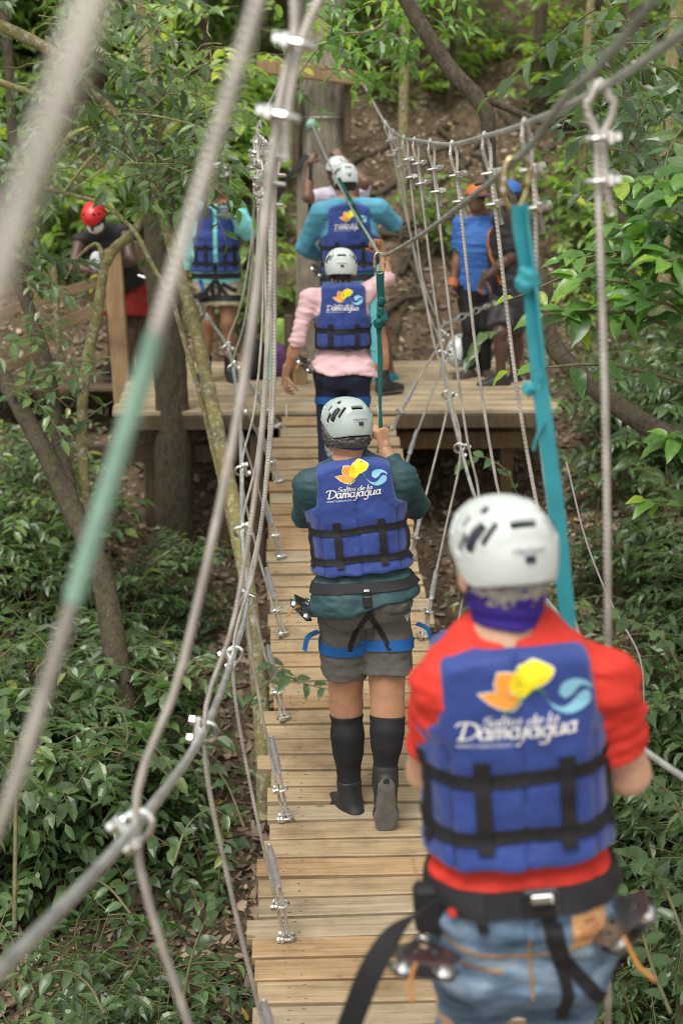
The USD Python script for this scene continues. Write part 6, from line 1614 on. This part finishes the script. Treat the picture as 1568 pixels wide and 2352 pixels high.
for i in range(46):
    a = rg.uniform(-1, 1); y0 = -0.085 + 0.02 * abs(a)
    p0 = P3.hl((a * 0.06, y0, -0.02)); p1 = P3.hl((a * 0.062 + rg.normal(0, 0.008), -0.105 + rg.normal(0, 0.01), -0.10)); p2 = P3.hl((a * 0.06 + 0.02 + rg.normal(0, 0.02), -0.125 + rg.normal(0, 0.01), -0.17 + rg.normal(0, 0.03)))
    p3 = p2 + [0.02 + rg.normal(0, 0.02), 0, -0.05 - 0.03 * rg.random()]
    loks.append(tube(spline([p0, p1, p2, p3], 4), np.interp(np.linspace(0, 1, 13), [0, 0.6, 1], [0.008, 0.007, 0.002]), 6))
obj("hair_locks", cat(loks), HAIR["brown"], P3.prim, True)
ab3 = both(P3.fbot, P3.fshirt)
for s in "LR": P3.band(P3.fbot, P3.J["hip" + s], P3.J["kn" + s], 0.33, 0.045, 0.007, M["web_blue"], "leg_loop", tilt=0.012)
P3.drape(P3.fbot, [(-0.13, 0.02), (-0.15, -0.08), (-0.145, -0.17)], 0.02, P3.prim, M["web_black"], "riser_strap")
P3.boots(M["boot"], 1.75)
pulley("silver cable pulley at left hip of the woman in pink", W(700, 838, 8.5), rotm((0, 1, 0), 0.7) @ rotm((1, 0, 0), 0.3) @ rotm((0, 0, 1), 3.1), s=1.0)

# P4: the man in sky blue on the platform
b4 = np.array([W(795, 890, 11.1)[0], 11.1, PLAT])
J4 = {"shL": W(735, 487, 11.08), "shR": W(868, 478, 11.1), "elL": W(699, 566, 11.25), "wrL": W(735, 590, 11.5), "hdL": W(760, 585, 11.6),
      "elR": W(904, 512, 11.3), "wrR": W(885, 510, 11.6), "hdR": W(868, 500, 11.72), "neck": W(795, 463, 11.1), "knR": W(872, 790, 11.12), "anR": W(880, 878, 11.08), "knL": W(755, 790, 11.3), "anL": W(750, 868, 11.35)}
P4 = Person("person in sky blue long sleeves and slate shorts, back turned, at the big post", b4, 0.0, 1.80, 1.18, "tan", W(803, 652, 11.12), J4, lean=(-0.02, 0.06), headrot=(0, 0.0, 0.2), h=0.0105)
P4.J["fdR"] = np.float32([0.75, 0.7, 0]); P4.J["fdL"] = np.float32([-0.3, 1, 0])
P4.body()
P4.shirt(C["sky"], 1.9, 0.013, hem=-0.01, wamp=0.006, loose=0.004)
P4.bottoms(C["slate"], 0.66, 0.018, 0.03, top=0.06)
P4.vest(); P4.helmet(M["helmet_white"]); P4.hair(HAIR["black"], -0.075, 0.004, 0.006)
P4.boots(M["boot"], 1.68)
P4.wrap(both(P4.fbot, P4.fshirt), lambda th: 0.05 + 0 * th, 0.045, 0.006, P4.prim, M["web_black"], "harness_belt")
P4.drape(P4.fbot, [(-0.17, 0.05), (-0.19, -0.03), (-0.2, -0.10)], 0.03, P4.prim, M["web_black"], "gear_strap", side=True)
pulley("silver cable pulley at left hip of the man in sky blue", W(728, 622, 10.95), rotm((0, 1, 0), 0.7) @ rotm((1, 0, 0), 0.3) @ rotm((0, 0, 1), 3.1), s=1.0)
tag(obj("cyan_strap", ribbon(spline([W(874, 608, 10.92), W(866, 640, 10.9), W(858, 700, 10.9), W(858, 790, 10.93), W(862, 835, 10.95)], 6), (1, 0, 0), 0.05, 0.004), M["web_cyan"], smooth=40), "pale cyan strap hanging down the right side of the man in sky blue", "strap")
tag(obj("green_strap", cat([ribbon(spline([W(776, 408, 10.82), W(800, 452, 10.8), W(828, 505, 10.8), W(854, 566, 10.84)], 6), (0.8, 0, 0.5), 0.034, 0.004)] + [xf(tm(trimesh.creation.icosphere(2, 0.032)), None, W(u, v, 10.8), 1.0) for u, v in ((806, 470), (829, 515))]), M["web_green"], smooth=40), "dark green knotted strap lying across the back of the man in sky blue", "strap")

# P5: behind the sky blue man, facing us, arms raised at the post
b5 = np.array([W(800, 860, 12.02)[0], 12.02, PLAT])
J5 = {"shR": W(738, 452, 12.02), "shL": W(826, 452, 12.02), "elR": W(706, 452, 11.92), "wrR": W(711, 375, 12.1), "hdR": W(716, 345, 12.15),
      "elL": W(838, 418, 11.9), "wrL": W(783, 362, 12.1), "hdL": W(762, 338, 12.16), "neck": W(782, 438, 12.02), "anL": W(896, 862, 11.98), "knL": W(878, 760, 11.95), "anR": W(806, 862, 12.05)}
P5 = Person("person in lavender white t-shirt facing us, arms raised working on the big post", b5, math.pi, 1.74, 1.0, "brown", W(808, 655, 12.02), J5, lean=(0, 0.0), headrot=(0.1, 0.1, -0.2), h=0.0105)
P5.J["fdL"] = np.float32([0.9, 0.6, 0])
P5.body(curl={"L": 0.8, "R": 0.8}, palm={"L": (0.3, -0.8, 0), "R": (-0.3, -0.8, 0)})
P5.shirt(C["lavender"], 0.75, 0.012, hem=-0.03, loose=0.008, wamp=0.006)
P5.bottoms(C["navy"], 0.8, 0.015, 0.03)
P5.helmet(M["helmet_white"], text=False); P5.eyes()
P5.headpart("beard", HAIR["black"], lambda p: smax(ell(p, (0, 0.034, -0.066), (0.062, 0.060, 0.058)), p[:, 2] + 0.035, 0.01))
P5.boots(M["shoe_teal"], 2.0, name="shoe", off=0.010)
tag(obj("black_sling", cat([ribbon(spline([W(706, 355, 12.05), W(680, 385, 12.0), W(655, 418, 11.98), W(612, 505, 12.0), W(560, 620, 12.0)], 6), (1, 0, 0), 0.045, 0.006), ribbon(spline([W(713, 372, 11.98), W(712, 420, 11.96), W(711, 490, 11.98)], 5), (1, 0, 0), 0.03, 0.006)]), M["web_black"], smooth=40), "black webbing slings held at the big post by raised brown hands", "sling")

# P6: turquoise sleeves, facing us at the left of the platform
b6 = np.array([W(500, 872, 12.0)[0], 12.0, PLAT])
J6 = {"shR": W(448, 482, 12.0), "shL": W(545, 480, 12.0), "elR": W(432, 560, 12.0), "wrR": W(424, 628, 11.95), "hdR": W(430, 660, 11.92),
      "elL": W(570, 535, 11.9), "wrL": W(535, 482, 11.78), "hdL": W(520, 462, 11.74), "neck": W(500, 455, 12.0), "anR": W(470, 852, 12.0), "anL": W(530, 852, 11.98), "knR": W(476, 742, 11.93), "knL": W(524, 742, 11.91)}
P6 = Person("person in turquoise long sleeves and khaki shorts facing us behind the slanting trunk", b6, math.pi, 1.82, 1.02, "mid", W(497, 648, 12.0), J6, headrot=(0, 0.1, 0.2), h=0.0105)
P6.body(curl={"L": 0.6, "R": 0.4})
P6.shirt(C["turquoise"], 1.92, 0.014, hem=-0.02, loose=0.008, wamp=0.007)
P6.bottoms(C["khaki"], 0.62, 0.018, 0.03, top=0.04)
P6.vest(front_gap=True, logo=True); P6.helmet(M["helmet_white"], text=False); P6.hair(HAIR["black"], -0.06, 0.003, 0.005); P6.eyes()
P6.boots(M["boot"], 1.66)
ab6 = both(P6.fbot, P6.fshirt)
P6.wrap(ab6, lambda th: 0.06 + 0 * th, 0.04, 0.006, P6.prim, M["web_black"], "harness_belt")
for pth, mm in (([(0.0, 0.06), (0.0, 0.10), (0.0, 0.17)], "web_black"), ([(0.0, 0.03), (-0.06, -0.06), (-0.12, -0.13)], "web_black"), ([(0.0, 0.03), (0.07, -0.05), (0.15, -0.12)], "web_black"), ([(0.13, 0.03), (0.11, -0.04), (0.10, -0.10)], "web_blue"), ([(-0.05, 0.0), (-0.12, -0.04), (-0.17, -0.06)], "web_black"), ([(0.02, -0.02), (0.03, -0.07), (0.0, -0.12), (-0.03, -0.07), (-0.02, -0.02)], "web_black")):
    P6.drape(ab6, pth, 0.032, P6.prim, M[mm], "harness_strap", front=True)
for s in "LR": P6.band(P6.fbot, P6.J["hip" + s], P6.J["kn" + s], 0.35, 0.045, 0.008, M["web_black"], "leg_loop", tilt=0.02)
obj("tool_pouch", box((0.13, 0.06, 0.075), P6.T(0.12, 0.145, -0.10), rotm((0, 1, 0), 0.35), 0.015), M["web_black"], P6.prim)

# P7: red helmet, leaning on the stair railing
b7 = np.array([W(275, 850, 12.55)[0], 12.55, PLAT - 0.04])
J7 = {"shR": W(184, 553, 12.38), "shL": W(285, 532, 12.40), "elR": W(168, 612, 12.25), "wrR": W(205, 622, 12.15), "hdR": W(222, 600, 12.1),
      "elL": W(300, 600, 12.22), "wrL": W(252, 605, 12.12), "hdL": W(226, 588, 12.10), "neck": W(228, 528, 12.32), "head": W(217, 500, 12.20), "anR": W(258, 838, 12.55), "anL": W(298, 838, 12.55)}
P7 = Person("person in red helmet and dark red shorts leaning on the stair railing", b7, math.pi, 1.76, 1.0, "dark", W(283, 655, 12.6), J7, lean=(-0.25, 0.5), headrot=(-0.1, 0.75, 0.25), h=0.0105)
P7.R = rotm((0, 1, 0), 0.22) @ rotm((1, 0, 0), -0.42)
P7.Rh = rotm((0, 0, 1), -0.25) @ rotm((1, 0, 0), -0.75)
P7.body(curl={"L": 0.4, "R": 0.4})
P7.shirt(C["charcoal"], 0.05, 0.010, hem=-0.05, loose=0.006, name="vest_top")
P7.bottoms(C["dark_red"], 0.86, 0.022, 0.05, top=0.03)
P7.helmet(M["helmet_red"], text=False); P7.eyes()
P7.headpart("face_mask", C["white"], lambda p: smax(smax(ell(p, (0, 0.03, -0.05), (0.072, 0.078, 0.068)), p[:, 2] + 0.012, 0.006), 0.01 - p[:, 1], 0.006))
P7.boots(M["boot"], 2.0, name="shoe", off=0.010)
obj("work_glove", xf(tm(trimesh.creation.icosphere(2, 1.0)), np.diag([0.058, 0.05, 0.085]), P7.J["hdR"] + np.float32([0, 0.0, 0.0])), C["light_grey"], P7.prim, True)
obj("orange_strap", ribbon(spline([P7.T(0.09, 0.13, 0.40), P7.T(0.10, 0.15, 0.2), P7.T(0.1, 0.15, 0.03)], 5), (1, 0, 0), 0.03, 0.005), M["orange"], P7.prim, 40)
P7.wrap(both(P7.fbot, P7.fshirt), lambda th: 0.03 + 0 * th, 0.05, 0.008, P7.prim, M["web_black"], "harness_belt")

# P8: blue t-shirt and orange cap, right of the platform
b8 = np.array([W(1090, 866, 12.15)[0], 12.15, PLAT])
J8 = {"shR": W(1058, 512, 12.15), "shL": W(1148, 508, 12.15), "elR": W(1052, 585, 12.15), "wrR": W(1040, 645, 12.08), "hdR": W(1036, 672, 12.05), "neck": W(1104, 490, 12.15), "head": W(1092, 455, 12.12), "anR": W(1078, 852, 12.1), "anL": W(1112, 852, 12.2), "knR": W(1080, 750, 12.08), "knL": W(1108, 750, 12.12)}
P8 = Person("person in royal blue t-shirt, orange cap and black trousers at platform right", b8, math.pi, 1.68, 1.02, "brown", W(1098, 655, 12.15), J8, headrot=(0, 0.1, 0.1), h=0.0105)
P8.Rh = rotm((0, 0, 1), 0.45) @ rotm((1, 0, 0), -0.1)
P8.J["fdR"] = np.float32([0.75, 0.7, 0])
P8.body(curl={"L": 0.4, "R": 0.4})
P8.shirt(C["royal"], 0.85, 0.013, hem=-0.06, loose=0.012, wamp=0.007)
P8.bottoms(C["black"], 1.95, 0.02, 0.008, name="trousers", wamp=0.008)
P8.hair(HAIR["black"], -0.05, 0.003, 0.004); P8.eyes()
cp = P8.headpart("cap", M["orange"], lambda p: smax(ell(p, (0, -0.006, 0.02), (0.088, 0.110, 0.108)), 0.028 - p[:, 2], 0.006))
P8.headpart("cap_visor", C["navy"], lambda p: smax(smax(ell(p, (0, 0.075, 0.034), (0.080, 0.105, 0.012)), 0.03 - p[:, 1], 0.004), ell(p, (0, -0.0, 0.02), (0.075, 0.09, 0.1)) * -1, 0.004))
P8.boots(M["shoe_brown"], 2.0, name="shoe", off=0.012)
obj("wrist_band", tube([P8.J["wrR"] - (P8.J["hdR"] - P8.J["wrR"]) * 0.2, P8.J["wrR"] + (P8.J["hdR"] - P8.J["wrR"]) * 0.45], 0.046, 12), M["orange"], P8.prim, 40)

# P9: black t-shirt, navy cap, turned to the left
b9 = np.array([W(1160, 885, 11.75)[0], 11.75, PLAT])
J9 = {"shR": W(1150, 505, 11.62), "shL": W(1196, 505, 11.95), "elR": W(1172, 590, 11.58), "wrR": W(1110, 640, 11.6), "hdR": W(1102, 672, 11.6), "elL": W(1205, 600, 12.0), "wrL": W(1170, 660, 12.05), "neck": W(1172, 482, 11.78), "head": W(1168, 448, 11.76), "anR": W(1150, 868, 11.6), "anL": W(1182, 868, 11.85), "knR": W(1148, 765, 11.58), "knL": W(1182, 765, 11.85)}
P9 = Person("person in black t-shirt and navy cap with an orange strap across the chest", b9, math.pi * 0.5 + 0.35, 1.70, 1.08, "dark", W(1165, 655, 11.75), J9, headrot=(0, 0.15, 0), h=0.0105)
P9.body(curl={"L": 0.4, "R": 0.5})
P9.shirt(C["charcoal"], 0.85, 0.014, hem=-0.07, loose=0.014, wamp=0.007)
P9.bottoms(C["grey_dark"], 0.9, 0.02, 0.03)
P9.hair(HAIR["black"], -0.05, 0.003, 0.004); P9.eyes()
P9.headpart("cap", C["navy"] if False else M["cap_blue"] if "cap_blue" in M else C["royal"], lambda p: smax(ell(p, (0, -0.006, 0.02), (0.090, 0.112, 0.110)), 0.02 - p[:, 2], 0.006))
P9.drape(P9.fshirt, [(0.13, 0.47), (0.02, 0.25), (-0.12, 0.02)], 0.035, P9.prim, M["orange"], "chest_strap", front=True, off=0.003)
P9.boots(M["boot"], 2.0, name="shoe", off=0.012)

# ---------------------------------------------------------------- the straps that hang from the safety cable
def carabiner(label, at, R, s=1.0):
    t = np.linspace(0, 2 * np.pi, 37)[:-1]
    x = 0.026 * np.sign(np.cos(t)) * np.abs(np.cos(t)) ** 0.62 * (1 + 0.22 * np.sin(t)); z = 0.052 * np.sign(np.sin(t)) * np.abs(np.sin(t)) ** 0.75
    p = np.column_stack([x, 0 * t, z])
    th = thing("carabiner", label, "carabiner", at)
    R = np.asarray(R)
    c = np.vstack([p, p[:1]])
    obj("body", xf(tube(c, 0.0055, 8), R, (0, 0, 0), s), M["brass"], th, True)
    obj("gate_sleeve", xf(tube([(-0.0265, 0, -0.024), (-0.0268, 0, 0.0), (-0.0262, 0, 0.022)], 0.0085, 10), R, (0, 0, 0), s), M["brass"], th, 40)
    for z in (-0.014, 0.008):
        obj("gate_ring", xf(tube([(-0.0268, 0, z - 0.003), (-0.0268, 0, z + 0.003)], 0.0098, 10), R, (0, 0, 0), s), M["bolt"], th, 40)
    return th
carabiner("brass screwgate carabiner at the cable's lowest dip above the dark green strap", W(872, 604, 6.10), rotm((0, 0, 1), 0.15), 0.85)
carabiner("blurred brass carabiner on the cable above the wide teal strap, near camera", W(1184, 420, 2.98), rotm((0, 1, 0), 0.06) @ rotm((0, 0, 1), 0.2), 0.98)
def knot(c, r, seed):
    v, f = tm(trimesh.creation.icosphere(3, 1.0))
    n = meshkit.noise(v * 2.3, seed); n2 = np.sin(v[:, 2] * 5 + v[:, 0] * 3)
    return xf((v * (0.8 + 0.35 * n + 0.08 * n2)[:, None] * r, f), None, c)
g = [W(u, v, Y) for u, v, Y in ((873, 622, 6.1), (873, 655, 6.1), (875, 690, 6.1), (872, 725, 6.1), (870, 760, 6.1), (873, 820, 6.1), (872, 890, 6.09), (873, 940, 6.08), (874, 985, 6.07), (872, 1040, 6.07))]
wd = np.interp(np.arange(73), [0, 18, 22, 30, 34, 40, 56, 66, 72], [0.034, 0.032, 0.016, 0.026, 0.016, 0.022, 0.013, 0.02, 0.026])
tw = np.interp(np.arange(73), [0, 20, 36, 72], [0.1, 0.6, -0.5, 0.3])
ks = thing("green_strap", "dark green knotted webbing strap gripped by the man in dark teal", "strap")
obj("webbing", ribbon(spline(g, 8), np.column_stack([np.cos(tw), np.sin(tw), 0 * tw]), wd, 0.006), M["web_green"], ks, 40)
obj("knot", cat([knot(W(877, 690, 6.09), (0.020, 0.016, 0.020), 1), knot(W(874, 716, 6.09), (0.016, 0.014, 0.026), 4)]), M["web_green"], ks, True)
obj("knot", cat([knot(W(870, 742, 6.09), (0.026, 0.018, 0.022), 2), ribbon(spline([W(872, 738, 6.085), W(880, 728, 6.07), W(890, 727, 6.06)], 4), (0.2, 0, 1), 0.026, 0.005)]), M["web_green"], ks, 60)
g = [W(u, v, Y) for u, v, Y in ((1193, 470, 2.97), (1197, 520, 2.97), (1206, 590, 2.96), (1213, 645, 2.96), (1222, 740, 2.96), (1234, 840, 2.96), (1252, 980, 2.96), (1272, 1130, 2.97), (1290, 1290, 2.98), (1309, 1480, 2.99), (1318, 1560, 2.99))]
n = 81
wd = np.interp(np.arange(n), [0, 10, 18, 24, 30, 45, 60, 80], [0.034, 0.038, 0.032, 0.020, 0.026, 0.034, 0.036, 0.030])
tw = np.interp(np.arange(n), [0, 20, 40, 80], [0.25, 0.5, 0.15, -0.5])
ts = thing("teal_strap", "wide teal webbing strap hanging beside the white helmet of the nearest man", "strap")
obj("webbing", ribbon(spline(g, 8), np.column_stack([np.cos(tw), np.sin(tw), 0 * tw]), wd, 0.007), M["web_teal"], ts, 40)
obj("webbing_fold", ribbon(spline([q + np.array([0.014, -0.012, 0]) for q in g[:6]], 6), (0.3, 1, 0), 0.022, 0.005), M["web_teal"], ts, 40)
obj("knot", knot(W(1212, 642, 2.955), (0.026, 0.020, 0.030), 3), M["web_teal"], ts, True)
obj("knot", knot(W(1214, 893, 2.96), (0.016, 0.014, 0.016), 6), M["web_teal"], ts, True)
obj("strap_tail", ribbon(spline([W(1216, 895, 2.96), W(1236, 880, 2.96), W(1240, 860, 2.96)], 4), (0, 0.3, 1), 0.02, 0.005), M["web_teal"], ts, 40)
obj("strap_tail", ribbon(spline([W(1250, 965, 2.962), W(1233, 1000, 2.965), W(1226, 1030, 2.97)], 4), (0.3, 0.8, 0.3), 0.03, 0.005), M["web_teal"], ts, 40)

# ---------------------------------------------------------------- bags and a spare helmet lying on the platform
def bag(name, label, cat_, at, size, m, seed, extra=None):
    t = thing(name, label, cat_, at)
    v, f = tm(trimesh.creation.icosphere(4, 1.0))
    s = np.sign(v) * np.abs(v) ** 0.75
    n = meshkit.fbm(v * 2.2, 3, seed)
    q = s * (0.82 + 0.36 * n)[:, None] * np.asarray(size) / 2
    q[:, 2] = np.maximum(q[:, 2], -size[2] * 0.44) + size[2] * 0.44
    obj("sack", (q, f), m, t, True)
    obj("shoulder_strap", ribbon(spline([(-size[0] * 0.2, -size[1] * 0.42, size[2] * 0.75), (-size[0] * 0.1, -size[1] * 0.6, size[2] * 0.4), (-size[0] * 0.25, -size[1] * 0.55, 0.03)], 5), (1, 0, 0), 0.045, 0.008), M["web_black"], t, 40)
    return t
C["purple"] = weave("cloth_purple", (0.12, 0.05, 0.17), 0.7); C["lime"] = weave("cloth_lime", (0.28, 0.45, 0.10), 0.7)
at = W(628, 862, 12.3); at[2] = PLAT
bag("backpack", "dark purple backpack slumped on the platform left of the big post", "backpack", at, (0.30, 0.26, 0.30), C["purple"], 4)
at = W(590, 868, 12.1); at[2] = PLAT
bag("backpack", "black backpack standing between purple backpack and turquoise sleeved person", "backpack", at, (0.20, 0.22, 0.34), C["black"], 9)
at = W(634, 800, 12.62); at[2] = PLAT + 0.12
bag("dry_bag", "lime green bag leaning behind the purple backpack", "bag", at, (0.24, 0.16, 0.36), C["lime"], 14)
hb = W(1052, 806, 12.3)
sh = thing("spare_helmet", "white spare helmet lying on its side beside black trousers on the platform", "helmet", hb)
RR = rotm((0, 1, 0), 0.35) @ rotm((1, 0, 0), 1.15)
hp = obj("shell", xf(HELM, RR, (0, 0, 0), 1.15), M["helmet_white"], sh, 50)
obj("liner", xf(LINER, RR, (0, 0, 0), 1.15), M["black"], sh, True)
bh = W(1052, 840, 12.3); 
obj("carry_strap", ribbon(spline([np.array([0.03, 0, -0.02]), np.array([0.10, 0, 0.15]), np.array([0.12, 0.02, 0.38])], 5), (0, 1, 0), 0.02, 0.004), M["web_black"], sh, 40)
